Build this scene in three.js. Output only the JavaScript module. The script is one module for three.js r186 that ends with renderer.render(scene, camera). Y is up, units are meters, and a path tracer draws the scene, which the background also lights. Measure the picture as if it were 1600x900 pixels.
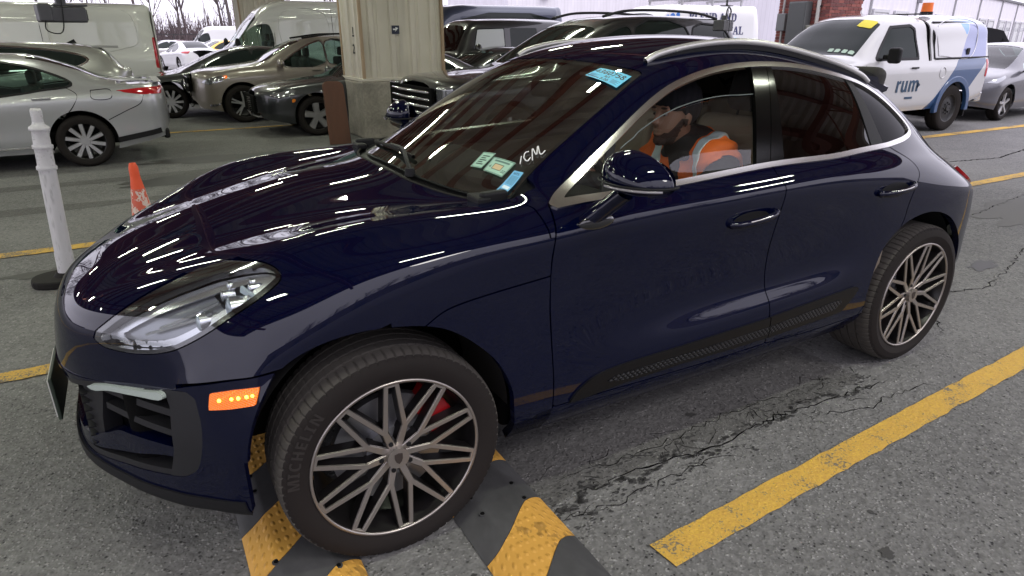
import * as THREE from 'three';
import { mergeGeometries, mergeVertices, toCreasedNormals } from 'three/addons/utils/BufferGeometryUtils.js';
import { RoundedBoxGeometry } from 'three/addons/geometries/RoundedBoxGeometry.js';
import { MarchingCubes } from 'three/addons/objects/MarchingCubes.js';
import { TextGeometry } from 'three/addons/geometries/TextGeometry.js';
import { FontLoader } from 'three/addons/loaders/FontLoader.js';
import { RectAreaLightUniformsLib } from 'three/addons/lights/RectAreaLightUniformsLib.js';

// ---------- camera, sky, sun, exposure ----------
const scene = new THREE.Scene();
const camera = new THREE.PerspectiveCamera(48.0, 1024 / 576, 0.05, 1500);
camera.position.set(-0.5382, 1.62653, 2.60983);
camera.rotation.set(-0.37116, -0.51666, -0.00232, 'YXZ');
scene.add(camera);

const skyTex = (() => {                                   // overcast: a bright, slightly lavender cloud deck
  const w = 512, h = 256, d = new Float32Array(w * h * 4);
  const sm = t => t * t * (3 - 2 * t);
  for (let j = 0; j < h; j++) for (let i = 0; i < w; i++) {
    const el = ((j + 0.5) / h - 0.5) * Math.PI, az = (i + 0.5) / w * 2 * Math.PI, k = (j * w + i) * 4;
    const up = Math.max(0, Math.sin(el));
    let c = 0;                                            // soft cloud structure on the dome
    const q = 1 / (0.25 + up), X = Math.cos(az) * Math.cos(el) * q, Z = Math.sin(az) * Math.cos(el) * q;
    for (const [f, a, p] of [[1.3, 0.5, 0.3], [2.7, 0.3, 1.9], [5.1, 0.16, 4.1], [9.7, 0.08, 2.2]]) c += a * Math.sin(f * X + p + 1.3 * Math.sin(f * 0.8 * Z + p)) * Math.cos(f * 0.9 * Z - p * 2);
    const L = el < 0 ? 0.35 : (0.92 + 0.28 * sm(up)) * (1 + 0.13 * c);
    d[k] = L * 0.995; d[k + 1] = L * 0.955; d[k + 2] = L * 1.11; d[k + 3] = 1;
  }
  const t = new THREE.DataTexture(d, w, h, THREE.RGBAFormat, THREE.FloatType);
  t.mapping = THREE.EquirectangularReflectionMapping; t.minFilter = t.magFilter = THREE.LinearFilter; t.needsUpdate = true;
  return t;
})();
scene.background = skyTex; scene.environment = skyTex;
const sun = new THREE.DirectionalLight(new THREE.Color(1, 0.96, 0.9), 0.6);
sun.position.set(14, 30, 22); sun.target.position.set(2, 0, -4); scene.add(sun, sun.target);
sun.castShadow = true; sun.shadow.radius = 28; sun.shadow.mapSize.set(2048, 2048);
Object.assign(sun.shadow.camera, { left: -40, right: 40, top: 40, bottom: -40, near: 1, far: 120 });
const EXPOSURE = 1.9;

// ---------- helpers ----------
function rng(seed) { let s = seed >>> 0; return () => { s = (s + 0x6d2b79f5) | 0; let t = Math.imul(s ^ (s >>> 15), 1 | s); t = (t + Math.imul(t ^ (t >>> 7), 61 | t)) ^ t; return ((t ^ (t >>> 14)) >>> 0) / 4294967296; }; }
const rand = rng(7);
const V = (x, y, z) => new THREE.Vector3(x, y, z);
const taken = new Map();
function numbered(n) { const k = taken.get(n) ?? 0; taken.set(n, k + 1); return k ? n + '_' + String(k).padStart(3, '0') : n; }
function tag(o, label, category, group, kind) {
  if (label) o.userData.label = label; if (category) o.userData.category = category;
  if (group) o.userData.group = group; if (kind) o.userData.kind = kind; return o;
}
function thing(name, label, category, [x, y, z] = [0, 0, 0], turn = 0, group) {
  const o = new THREE.Group(); o.name = numbered(name); scene.add(o); o.position.set(x, y, z); o.rotation.y = turn;
  return tag(o, label, category, group);
}
function part(name, geo, mat, parent, label) {
  const m = new THREE.Mesh(Array.isArray(geo) ? join(geo) : geo, mat); m.name = name; m.castShadow = m.receiveShadow = true;
  if (label) m.userData.label = label; parent.add(m); return m;
}
function struct(name, geo, mat) { const m = part(name, geo, mat, scene); m.name = numbered(name); m.userData.kind = 'structure'; return m; }
function solo(name, geo, mat, label, category, group) { const m = part(name, geo, mat, scene); m.name = numbered(name); return tag(m, label, category, group); }
function copyThing(o, label, [x, y, z], turn = 0) { const c = o.clone(); c.name = numbered(o.name.replace(/_\d{3}$/, '')); scene.add(c); c.position.set(x, y, z); c.rotation.y = turn; if (label) c.userData = { ...o.userData, label }; return c; }
function join(list) {
  const L = list.flat(9).filter(Boolean).map(g => { let q = g.index ? g.toNonIndexed() : g; for (const k of Object.keys(q.attributes)) if (!['position', 'normal', 'uv'].includes(k)) q.deleteAttribute(k); if (!q.attributes.uv) q.setAttribute('uv', new THREE.BufferAttribute(new Float32Array(q.attributes.position.count * 2), 2)); if (!q.attributes.normal) q.computeVertexNormals(); return q; });
  return L.length === 1 ? L[0] : mergeGeometries(L);
}
function box(w, h, d, x = 0, y = 0, z = 0, r) { const k = Math.min(w, h, d) / 2; const g = r ? new RoundedBoxGeometry(w, h, d, 2, Math.min(r, k * 0.98)) : new THREE.BoxGeometry(w, h, d); return g.translate(x, y, z); }
function cyl(r1, r2, h, x = 0, y = 0, z = 0, n = 24, open) { return new THREE.CylinderGeometry(r1, r2, h, n, 1, !!open).translate(x, y, z); }
function cylZ(r1, r2, h, x = 0, y = 0, z = 0, n = 24) { return new THREE.CylinderGeometry(r1, r2, h, n).rotateX(Math.PI / 2).translate(x, y, z); }
function bar(a, b, r, n = 8, r2) {          // a rod from a to b
  const A = V(...a), B = V(...b), d = B.clone().sub(A), g = new THREE.CylinderGeometry(r2 ?? r, r, d.length(), n);
  g.applyQuaternion(new THREE.Quaternion().setFromUnitVectors(V(0, 1, 0), d.normalize())); return g.translate((A.x + B.x) / 2, (A.y + B.y) / 2, (A.z + B.z) / 2);
}
function tube(pts, r, n = 8, seg, closed = false) { return new THREE.TubeGeometry(new THREE.CatmullRomCurve3(pts.map(p => V(...p)), closed, 'centripetal'), seg ?? pts.length * 6, r, n, closed); }
function ribbon(pts, w, h, up = [0, 1, 0]) {   // a flat strip of width w (along up) and thickness h along points
  const P = pts.map(p => V(...p)), g = new THREE.BufferGeometry(), pos = [], idx = [], U = V(...up);
  P.forEach((p, i) => {
    const t = P[Math.min(i + 1, P.length - 1)].clone().sub(P[Math.max(i - 1, 0)]).normalize(), s = t.clone().cross(U).normalize(), u = s.clone().cross(t).normalize();
    for (const [a, b] of [[-1, -1], [1, -1], [1, 1], [-1, 1]]) { const q = p.clone().addScaledVector(u, a * w / 2).addScaledVector(s, b * h / 2); pos.push(q.x, q.y, q.z); }
  });
  for (let i = 0; i < P.length - 1; i++) for (let k = 0; k < 4; k++) { const a = i * 4 + k, b = i * 4 + (k + 1) % 4; idx.push(a, b, a + 4, b, b + 4, a + 4); }
  const e = (P.length - 1) * 4; idx.push(0, 2, 1, 0, 3, 2, e, e + 1, e + 2, e, e + 2, e + 3);
  g.setAttribute('position', new THREE.Float32BufferAttribute(pos, 3)); g.setIndex(idx); return toCreasedNormals(g.toNonIndexed(), 0.7);
}
function poly(pts, depth, bevel = 0, hole) {   // an extruded outline in x, y
  const s = new THREE.Shape(pts.map(p => new THREE.Vector2(p[0], p[1]))); for (const h of hole ?? []) s.holes.push(new THREE.Path(h.map(p => new THREE.Vector2(p[0], p[1]))));
  return new THREE.ExtrudeGeometry(s, { depth, bevelEnabled: bevel > 0, bevelSize: bevel, bevelThickness: bevel, bevelSegments: 2, curveSegments: 12 });
}
function quadGeo(a, b, c, d, nu = 1, nv = 1) {    // a flat or bilinear patch, uv 0..1
  const g = new THREE.PlaneGeometry(1, 1, nu, nv), p = g.attributes.position, u = g.attributes.uv;
  for (let i = 0; i < p.count; i++) { const s = u.getX(i), t = u.getY(i); p.setXYZ(i, ...[0, 1, 2].map(k => (1 - t) * ((1 - s) * a[k] + s * b[k]) + t * ((1 - s) * d[k] + s * c[k]))); }
  g.computeVertexNormals(); return g;
}
const lin = (r, g, b) => new THREE.Color().setRGB(r, g, b);
const MATS = {};
function std(key, color, roughness = 0.6, metalness = 0, more = {}) { return MATS[key] ??= Object.assign(new THREE.MeshStandardMaterial({ color: Array.isArray(color) ? lin(...color) : color, roughness, metalness, ...more }), { name: key }); }
function phys(key, color, roughness, metalness, more = {}) { return MATS[key] ??= Object.assign(new THREE.MeshPhysicalMaterial({ color: Array.isArray(color) ? lin(...color) : color, roughness, metalness, ...more }), { name: key }); }
const paint = (key, color, metal = 0.25, rough = 0.38) => phys(key, color, rough, metal, { clearcoat: 1, clearcoatRoughness: 0.025, side: THREE.DoubleSide });
const pane = (key, color) => phys(key, color, 0, 0, { transmission: 1, thickness: 0, ior: 1.52, side: THREE.DoubleSide });

// tileable value noise, 0..1
function noiseTile(n, cells, oct, seed, gain = 0.5) {
  const out = new Float32Array(n * n); let amp = 1, tot = 0; const r = rng(seed);
  for (let o = 0; o < oct; o++) {
    const c = cells << o, L = new Float32Array(c * c); for (let i = 0; i < c * c; i++) L[i] = r();
    for (let y = 0; y < n; y++) for (let x = 0; x < n; x++) {
      const fx = x / n * c, fy = y / n * c, ix = fx | 0, iy = fy | 0; let u = fx - ix, v = fy - iy; u = u * u * (3 - 2 * u); v = v * v * (3 - 2 * v);
      const a = L[(iy % c) * c + ix % c], b = L[(iy % c) * c + (ix + 1) % c], e = L[((iy + 1) % c) * c + ix % c], f = L[((iy + 1) % c) * c + (ix + 1) % c];
      out[y * n + x] += amp * ((a * (1 - u) + b * u) * (1 - v) + (e * (1 - u) + f * u) * v);
    }
    tot += amp; amp *= gain;
  }
  for (let i = 0; i < out.length; i++) out[i] /= tot; return out;
}
function texFrom(n, fn, { srgb = false, rx = 1, ry = 1, m = n } = {}) {
  const d = new Uint8Array(n * m * 4);
  for (let y = 0; y < m; y++) for (let x = 0; x < n; x++) { const c = fn(x, y), k = (y * n + x) * 4; if (typeof c === 'number') d[k] = d[k + 1] = d[k + 2] = Math.max(0, Math.min(255, c * 255)); else for (let q = 0; q < 3; q++) d[k + q] = Math.max(0, Math.min(255, c[q] * 255)); d[k + 3] = 255; }
  const t = new THREE.DataTexture(d, n, m); t.wrapS = t.wrapT = THREE.RepeatWrapping; t.magFilter = THREE.LinearFilter; t.minFilter = THREE.LinearMipmapLinearFilter; t.repeat.set(rx, ry); if (srgb) t.colorSpace = THREE.SRGBColorSpace; t.needsUpdate = true; return t;
}
function canvasTex(w, h, draw) { const c = document.createElement('canvas'); c.width = w; c.height = h; const x = c.getContext('2d'); draw(x, w, h); const t = new THREE.CanvasTexture(c); t.colorSpace = THREE.SRGBColorSpace; return t; }
function uvScale(g, s, t = s) { const u = g.attributes.uv; for (let i = 0; i < u.count; i++) u.setXY(i, u.getX(i) * s, u.getY(i) * t); return g; }
function uvBox(g) {      // uv in metres from the face's main direction
  if (g.index) g = g.toNonIndexed(); g.computeVertexNormals(); const p = g.attributes.position, n = g.attributes.normal, u = new Float32Array(p.count * 2);
  for (let i = 0; i < p.count; i++) { const a = Math.abs(n.getX(i)), b = Math.abs(n.getY(i)), c = Math.abs(n.getZ(i)); const q = b >= a && b >= c ? [p.getX(i), p.getZ(i)] : a >= c ? [p.getZ(i), p.getY(i)] : [p.getX(i), p.getY(i)]; u[2 * i] = q[0]; u[2 * i + 1] = q[1]; }
  g.setAttribute('uv', new THREE.BufferAttribute(u, 2)); return g;
}
// ---- numeric helpers for shaped sheet metal ----
function pchip(ks, c) {                       // monotone cubic through knots ks[i][0] -> ks[i][c]
  const n = ks.length, h = [], d = [], m = new Array(n);
  for (let i = 0; i < n - 1; i++) { h[i] = ks[i + 1][0] - ks[i][0]; d[i] = (ks[i + 1][c] - ks[i][c]) / h[i]; }
  m[0] = d[0]; m[n - 1] = d[n - 2];
  for (let i = 1; i < n - 1; i++) m[i] = d[i - 1] * d[i] <= 0 ? 0 : (h[i - 1] + h[i]) * 3 / ((2 * h[i] + h[i - 1]) / d[i - 1] + (h[i] + 2 * h[i - 1]) / d[i]);
  return x => {
    if (x <= ks[0][0]) return ks[0][c] + m[0] * (x - ks[0][0]);
    if (x >= ks[n - 1][0]) return ks[n - 1][c] + m[n - 1] * (x - ks[n - 1][0]);
    let i = 0; while (x > ks[i + 1][0]) i++;
    const t = (x - ks[i][0]) / h[i], a = ks[i][c], b = ks[i + 1][c], t2 = t * t, t3 = t2 * t;
    return (2 * t3 - 3 * t2 + 1) * a + (t3 - 2 * t2 + t) * h[i] * m[i] + (3 * t2 - 2 * t3) * b + (t3 - t2) * h[i] * m[i + 1];
  };
}
function blurred(f, s) {                       // gaussian average of a 1D function
  const w = [], o = []; let sum = 0;
  for (let k = -6; k <= 6; k++) { o.push(k / 2.4); const g = Math.exp(-k * k / 11.5); w.push(g); sum += g; }
  return x => { const q = typeof s === 'function' ? s(x) : s; let r = 0; for (let k = 0; k < 13; k++) r += w[k] * f(x + o[k] * q); return r / sum; };
}
// rows: [{k:[[x,y,z]...], s?}] from the sill up to the centre line; returns a grid of points over the full width
function bodyGrid(rows, { x0, x1, fx = 0, rx = 3, nx = 200, sub = 12, blurV = 0.32, blurX = 0.05, dense }) {
  const R = rows.length, N = 2 * R - 1;
  const fy = rows.map(r => blurred(pchip(r.k, 1), r.s ?? blurX)), fz = rows.map(r => blurred(pchip(r.k, 2), r.s ?? blurX));
  const xf = rows.map(r => r.k[0][0]), xr = rows.map(r => r.k[r.k.length - 1][0]);
  const nv = (N - 1) * sub + 1, P = new Float64Array((nx + 1) * nv * 3);
  const wk = [], kk = []; let ws = 0; const half = Math.ceil(2.5 * blurV * sub);
  for (let k = -half; k <= half; k++) { const g = Math.exp(-0.5 * (k / (blurV * sub)) ** 2); wk.push(g); kk.push(k); ws += g; }
  for (let i = 0; i <= nx; i++) {
    const t = i / nx, X = dense ? dense(t) : x0 + (x1 - x0) * t, sec = [];
    for (let r = 0; r < R; r++) {
      let x = X; if (X < fx) x = X + (xf[r] - x0) * ((fx - X) / (fx - x0)) ** 2; else if (X > rx) x = X + (xr[r] - x1) * ((X - rx) / (x1 - rx)) ** 2;
      sec.push([x, fy[r](x), r === R - 1 ? 0 : fz[r](x)]);
    }
    for (let r = R - 2; r >= 0; r--) sec.push([sec[r][0], sec[r][1], -sec[r][2]]);
    const at = q => q < 0 ? sec[0].map((v, c) => v + (v - sec[1][c]) * -q) : q > N - 1 ? sec[N - 1].map((v, c) => v + (v - sec[N - 2][c]) * (q - N + 1)) : sec[q];
    const raw = j => {
      const q = j / sub, a = Math.min(N - 2, Math.max(0, Math.floor(q))), u = q - a, p0 = at(a - 1), p1 = at(a), p2 = at(a + 1), p3 = at(a + 2);
      return p1.map((v, c) => 0.5 * (2 * v + (p2[c] - p0[c]) * u + (2 * p0[c] - 5 * v + 4 * p2[c] - p3[c]) * u * u + (3 * v - p0[c] - 3 * p2[c] + p3[c]) * u ** 3));
    };
    const ext = []; for (let j = -half; j < nv + half; j++) ext.push(raw(Math.max(-sub, Math.min(nv - 1 + sub, j))));
    for (let j = 0; j < nv; j++) for (let c = 0; c < 3; c++) {
      let s = 0; for (let k = 0; k < kk.length; k++) s += wk[k] * ext[j + half + kk[k]][c];
      P[(i * nv + j) * 3 + c] = s / ws;
    }
  }
  return { P, nu: nx + 1, nv };
}
// the grid as a soup of triangles, 6 numbers a corner (place, normal)
function gridSoup({ P, nu, nv }, flip) {
  const Nn = new Float64Array(P.length), g = (i, j, c) => P[(i * nv + j) * 3 + c];
  for (let i = 0; i < nu; i++) for (let j = 0; j < nv; j++) {
    const a = Math.max(0, i - 1), b = Math.min(nu - 1, i + 1), d = Math.max(0, j - 1), e = Math.min(nv - 1, j + 1);
    const ux = g(b, j, 0) - g(a, j, 0), uy = g(b, j, 1) - g(a, j, 1), uz = g(b, j, 2) - g(a, j, 2), vx = g(i, e, 0) - g(i, d, 0), vy = g(i, e, 1) - g(i, d, 1), vz = g(i, e, 2) - g(i, d, 2);
    let n = [uy * vz - uz * vy, uz * vx - ux * vz, ux * vy - uy * vx]; const l = Math.hypot(...n) * (flip ? -1 : 1) || 1;
    for (let c = 0; c < 3; c++) Nn[(i * nv + j) * 3 + c] = n[c] / l;
  }
  const S = []; const put = k => { S.push(P[k * 3], P[k * 3 + 1], P[k * 3 + 2], Nn[k * 3], Nn[k * 3 + 1], Nn[k * 3 + 2]); };
  for (let i = 0; i < nu - 1; i++) for (let j = 0; j < nv - 1; j++) {
    const a = i * nv + j, b = a + nv, c = b + 1, d = a + 1;
    if (flip) { put(a); put(c); put(b); put(a); put(d); put(c); } else { put(a); put(b); put(c); put(a); put(c); put(d); }
  }
  return S;
}
// ---------- sheet metal: cut panels out of a shaped grid ----------
function clip(S, f, keep = 1) {               // keep the side where keep*f >= 0; corners are 6 numbers
  const out = [], F = 6, v = [0, 0, 0];
  for (let t = 0; t < S.length; t += 18) {
    for (let k = 0; k < 3; k++) { const o = t + k * F; v[k] = keep * f(S[o], S[o + 1], S[o + 2]); }
    const a = v[0] >= 0, b = v[1] >= 0, c = v[2] >= 0;
    if (a && b && c) { for (let k = 0; k < 18; k++) out.push(S[t + k]); continue; }
    if (!a && !b && !c) continue;
    const ring = [];
    for (let k = 0; k < 3; k++) {
      const o = t + k * F, n = t + ((k + 1) % 3) * F, va = v[k], vb = v[(k + 1) % 3];
      if (va >= 0) ring.push(S.slice(o, o + F));
      if ((va >= 0) !== (vb >= 0)) { const flip = va < 0, w = flip ? vb / (vb - va) : va / (va - vb), q = []; const [p0, p1] = flip ? [n, o] : [o, n]; for (let i = 0; i < F; i++) q.push(S[p0 + i] + (S[p1 + i] - S[p0 + i]) * w); ring.push(q); }
    }
    for (let k = 1; k + 1 < ring.length; k++) out.push(...ring[0], ...ring[k], ...ring[k + 1]);
  }
  return out;
}
function within(S, x0, x1, y0 = -9, y1 = 9, z0 = -9, z1 = 9) {   // quick pick of triangles that touch a box
  const out = [];
  for (let t = 0; t < S.length; t += 18) {
    const X = [S[t], S[t + 6], S[t + 12]], Y = [S[t + 1], S[t + 7], S[t + 13]], Z = [S[t + 2], S[t + 8], S[t + 14]];
    if (Math.max(...X) < x0 || Math.min(...X) > x1 || Math.max(...Y) < y0 || Math.min(...Y) > y1 || Math.max(...Z) < z0 || Math.min(...Z) > z1) continue;
    for (let k = 0; k < 18; k++) out.push(S[t + k]);
  }
  return out;
}
function smooth(pts, n = 8) {                 // open curve through points
  if (pts.length < 3) return pts; const c = new THREE.CatmullRomCurve3(pts.map(p => V(p[0], p[1], 0)), false, 'centripetal'); return c.getPoints((pts.length - 1) * n).map(p => [p.x, p.y]);
}
function loop(pts, n = 8) { const c = new THREE.CatmullRomCurve3(pts.map(p => V(p[0], p[1], 0)), true, 'centripetal'); const q = c.getPoints(pts.length * n).map(p => [p.x, p.y]); q.pop(); return q; }
function sdPoly(P) {                          // signed distance to an outline, positive inside
  let x0 = 1e9, x1 = -1e9, y0 = 1e9, y1 = -1e9; for (const [x, y] of P) { x0 = Math.min(x0, x); x1 = Math.max(x1, x); y0 = Math.min(y0, y); y1 = Math.max(y1, y); }
  return (x, y) => {
    if (x < x0 - 0.1 || x > x1 + 0.1 || y < y0 - 0.1 || y > y1 + 0.1) return -0.1;
    let d = 1e9, ins = false;
    for (let i = 0, j = P.length - 1; i < P.length; j = i++) {
      const ax = P[j][0], ay = P[j][1], ex = P[i][0] - ax, ey = P[i][1] - ay, t = Math.max(0, Math.min(1, ((x - ax) * ex + (y - ay) * ey) / (ex * ex + ey * ey || 1)));
      const dx = x - ax - ex * t, dy = y - ay - ey * t; d = Math.min(d, dx * dx + dy * dy);
      if ((P[i][1] > y) !== (ay > y) && x < (ex * (y - P[i][1])) / (P[i][1] - ay || 1e-12) + P[i][0]) ins = !ins;
    }
    return (ins ? 1 : -1) * Math.sqrt(d);
  };
}
function shifted(S, d) { const o = S.slice(); for (let i = 0; i < o.length; i += 6) for (let k = 0; k < 3; k++) o[i + k] += o[i + 3 + k] * d; return o; }
// soup -> welded geometry; turn = depth of the folded-in edge (0: none)
function sheet(S, turn = 0.014, flipN = false) {
  const map = new Map(), pos = [], nor = [], idx = [], rep = [];
  const at = o => { const k = Math.round(S[o] * 2e4) + '_' + Math.round(S[o + 1] * 2e4) + '_' + Math.round(S[o + 2] * 2e4); let i = map.get(k); if (i === undefined) { i = pos.length / 3; map.set(k, i); pos.push(S[o], S[o + 1], S[o + 2]); const l = Math.hypot(S[o + 3], S[o + 4], S[o + 5]) || 1; nor.push(S[o + 3] / l, S[o + 4] / l, S[o + 5] / l); } return i; };
  for (let t = 0; t < S.length; t += 18) { const a = at(t), b = at(t + 6), c = at(t + 12); if (a !== b && b !== c && a !== c) idx.push(a, b, c); }
  if (turn) {
    const E = new Map(); const key = (a, b) => a < b ? a * 4194304 + b : b * 4194304 + a;
    for (let t = 0; t < idx.length; t += 3) for (let k = 0; k < 3; k++) { const a = idx[t + k], b = idx[t + (k + 1) % 3], q = key(a, b); E.set(q, E.has(q) ? null : [a, b]); }
    for (const e of E.values()) if (e) {
      const [a, b] = e, P = i => [pos[3 * i], pos[3 * i + 1], pos[3 * i + 2]], N = i => [nor[3 * i], nor[3 * i + 1], nor[3 * i + 2]];
      const pa = P(a), pb = P(b), na = N(a), nb = N(b), c = pa.map((v, i) => v - turn * na[i]), d = pb.map((v, i) => v - turn * nb[i]);
      const ex = pb[0] - pa[0], ey = pb[1] - pa[1], ez = pb[2] - pa[2], fn = [ey * na[2] - ez * na[1], ez * na[0] - ex * na[2], ex * na[1] - ey * na[0]], l = Math.hypot(...fn) || 1;
      const m = fn.map(v => v / l), s = pos.length / 3; pos.push(...pa, ...pb, ...d, ...c); for (let k = 0; k < 4; k++) nor.push(...m); idx.push(s, s + 2, s + 1, s, s + 3, s + 2);
    }
  }
  const g = new THREE.BufferGeometry(), uv = new Float32Array(pos.length / 3 * 2); for (let i = 0; i < uv.length / 2; i++) { uv[2 * i] = pos[3 * i]; uv[2 * i + 1] = pos[3 * i + 1] + Math.abs(pos[3 * i + 2]) * 0.6; }
  g.setAttribute('position', new THREE.Float32BufferAttribute(pos, 3)); g.setAttribute('normal', new THREE.Float32BufferAttribute(nor, 3)); g.setAttribute('uv', new THREE.BufferAttribute(uv, 2)); g.setIndex(idx); return g;
}
// a solid skin between two offsets of a soup (trim strips)
function slab(S, out, inn) { return sheet(shifted(S, out), out - inn); }
const HERO_ROWS = [
  { k: [[-.34, .60, .90], [-.2, .50, .89], [0, .30, .87], [.4, .255, .84], [1.4, .25, .84], [2.4, .25, .84], [2.9, .3, .85], [3.2, .36, .86], [3.40, .38, .77], [3.54, .40, .58]] },
  { k: [[-.34, .66, .912], [-.2, .60, .925], [0, .46, .945], [.4, .345, .925], [.8, .335, .915], [1.4, .33, .915], [2.2, .335, .92], [2.5, .37, .94], [2.9, .42, .945], [3.2, .45, .915], [3.40, .46, .81], [3.57, .47, .60]] },
  { k: [[-.34, .70, .918], [-.2, .67, .945], [0, .60, .962], [.4, .50, .945], [.8, .51, .924], [1.4, .550, .945], [2.0, .565, .947], [2.4, .56, .948], [2.8, .58, .962], [3.2, .58, .918], [3.40, .58, .81], [3.59, .57, .61]] },
  { k: [[-.335, .752, .915], [-.2, .76, .952], [0, .75, .963], [.4, .70, .943], [.8, .66, .917], [1.4, .628, .892], [2.0, .644, .900], [2.4, .73, .952], [2.8, .75, .965], [3.2, .74, .918], [3.40, .72, .81], [3.59, .70, .62]] },
  { k: [[-.37, .747, .893], [-.2, .822, .951], [0, .875, .963], [.4, .91, .943], [.8, .93, .931], [1.4, .94, .931], [2.0, .95, .937], [2.4, .94, .951], [2.8, .90, .960], [3.2, .84, .912], [3.40, .80, .80], [3.58, .77, .62]] },
  { k: [[-.415, .738, .868], [-.2, .905, .944], [0, .975, .957], [.4, 1.015, .944], [.8, 1.022, .936], [1.4, 1.034, .939], [2.0, 1.045, .941], [2.4, 1.03, .950], [2.8, .98, .948], [3.2, .90, .90], [3.40, .85, .785], [3.58, .82, .61]] },
  { k: [[-.53, .700, .79], [-.45, .82, .825], [-.3, .925, .860], [-.1, 1.02, .905], [.2, 1.048, .918], [.55, 1.055, .908], [.9, 1.062, .922], [1.4, 1.070, .926], [2.0, 1.084, .924], [2.5, 1.082, .912], [2.9, 1.04, .868], [3.2, .975, .785], [3.42, .92, .71], [3.58, .89, .59]] },
  { k: [[-.60, .68, .70], [-.54, .81, .735], [-.4, .93, .78], [-.2, 1.045, .805], [.2, 1.078, .822], [.55, 1.088, .852], [.9, 1.102, .872], [1.4, 1.113, .876], [2.0, 1.128, .873], [2.5, 1.128, .855], [2.9, 1.085, .80], [3.2, 1.01, .725], [3.42, .95, .655], [3.57, .92, .56]] },
  { k: [[-.69, .665, .59], [-.65, .79, .63], [-.52, .925, .68], [-.3, 1.045, .71], [-.1, 1.095, .725], [.2, 1.107, .735], [.45, 1.108, .760], [.6, 1.112, .790], [.9, 1.18, .81], [1.3, 1.275, .785], [1.75, 1.31, .77], [2.3, 1.285, .765], [2.7, 1.225, .75], [3.0, 1.115, .71], [3.2, 1.045, .66], [3.42, .975, .59], [3.54, .94, .52]] },
  { k: [[-.815, .648, .42], [-.79, .77, .45], [-.67, .90, .49], [-.45, .995, .52], [-.2, 1.05, .545], [.1, 1.082, .56], [.38, 1.088, .61], [.6, 1.142, .69], [.9, 1.305, .71], [1.3, 1.482, .650], [1.75, 1.53, .615], [2.3, 1.452, .63], [2.7, 1.34, .645], [3.0, 1.20, .63], [3.2, 1.11, .585], [3.42, 1.02, .51], [3.56, .965, .45]] },
  { k: [[-.885, .635, .28], [-.87, .75, .30], [-.75, .88, .33], [-.5, .968, .36], [-.2, 1.038, .385], [.1, 1.085, .41], [.34, 1.100, .44], [.6, 1.205, .51], [.9, 1.370, .51], [1.3, 1.548, .48], [1.75, 1.602, .47], [2.3, 1.545, .47], [2.7, 1.455, .47], [3.0, 1.32, .46], [3.2, 1.20, .45], [3.42, 1.08, .40], [3.60, .99, .35]] },
  { k: [[-.915, .628, .14], [-.905, .74, .15], [-.79, .875, .165], [-.5, .98, .18], [-.2, 1.053, .195], [.1, 1.107, .21], [.33, 1.124, .22], [.6, 1.235, .25], [.9, 1.395, .25], [1.28, 1.575, .24], [1.75, 1.630, .24], [2.3, 1.582, .24], [2.8, 1.485, .24], [3.1, 1.35, .24], [3.3, 1.21, .24], [3.5, 1.08, .22], [3.64, 1.00, .19]] },
  { k: [[-.925, .625, 0], [-.915, .735, 0], [-.80, .872, 0], [-.5, .98, 0], [-.2, 1.055, 0], [.1, 1.110, 0], [.32, 1.128, 0], [.6, 1.243, 0], [.9, 1.403, 0], [1.27, 1.580, 0], [1.75, 1.636, 0], [2.3, 1.588, 0], [2.8, 1.495, 0], [3.1, 1.36, 0], [3.3, 1.22, 0], [3.5, 1.09, 0], [3.66, 1.00, 0]] },
];
const HERO_OPT = { x0: -.925, x1: 3.66, fx: 0.42, rx: 2.9, nx: 330, sub: 10, blurV: 0.34, blurX: x => Math.max(0.02, Math.min(0.10, (x + 0.95) * 0.19, (3.75 - x) * 0.15)) };
// front bumper: levels from the hood edge down to the lip, each from the middle to the wheel arch
const BUMP = [
  [[-.921, .622, 0], [-.878, .632, .30], [-.725, .656, .55], [-.605, .683, .71], [-.51, .730, .798], [-.415, .758, .864], [-.315, .785, .913]],
  [[-.912, .575, 0], [-.872, .58, .30], [-.728, .595, .56], [-.612, .612, .72], [-.52, .635, .815], [-.44, .65, .875], [-.388, .66, .910]],
  [[-.905, .51, 0], [-.868, .51, .31], [-.735, .515, .57], [-.62, .525, .73], [-.532, .54, .822], [-.472, .55, .874], [-.425, .555, .905]],
  [[-.90, .44, 0], [-.865, .44, .31], [-.738, .44, .57], [-.625, .445, .728], [-.54, .45, .815], [-.484, .455, .866], [-.438, .46, .898]],
  [[-.905, .372, 0], [-.87, .368, .32], [-.745, .362, .572], [-.63, .358, .725], [-.545, .355, .808], [-.488, .352, .858], [-.443, .352, .890]],
  [[-.905, .325, 0], [-.87, .32, .32], [-.743, .315, .57], [-.628, .31, .72], [-.54, .308, .80], [-.485, .305, .845], [-.443, .305, .878]],
  [[-.83, .325, 0], [-.80, .32, .30], [-.69, .315, .525], [-.59, .312, .66], [-.515, .31, .74], [-.47, .31, .79], [-.44, .31, .83]],
];
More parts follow.
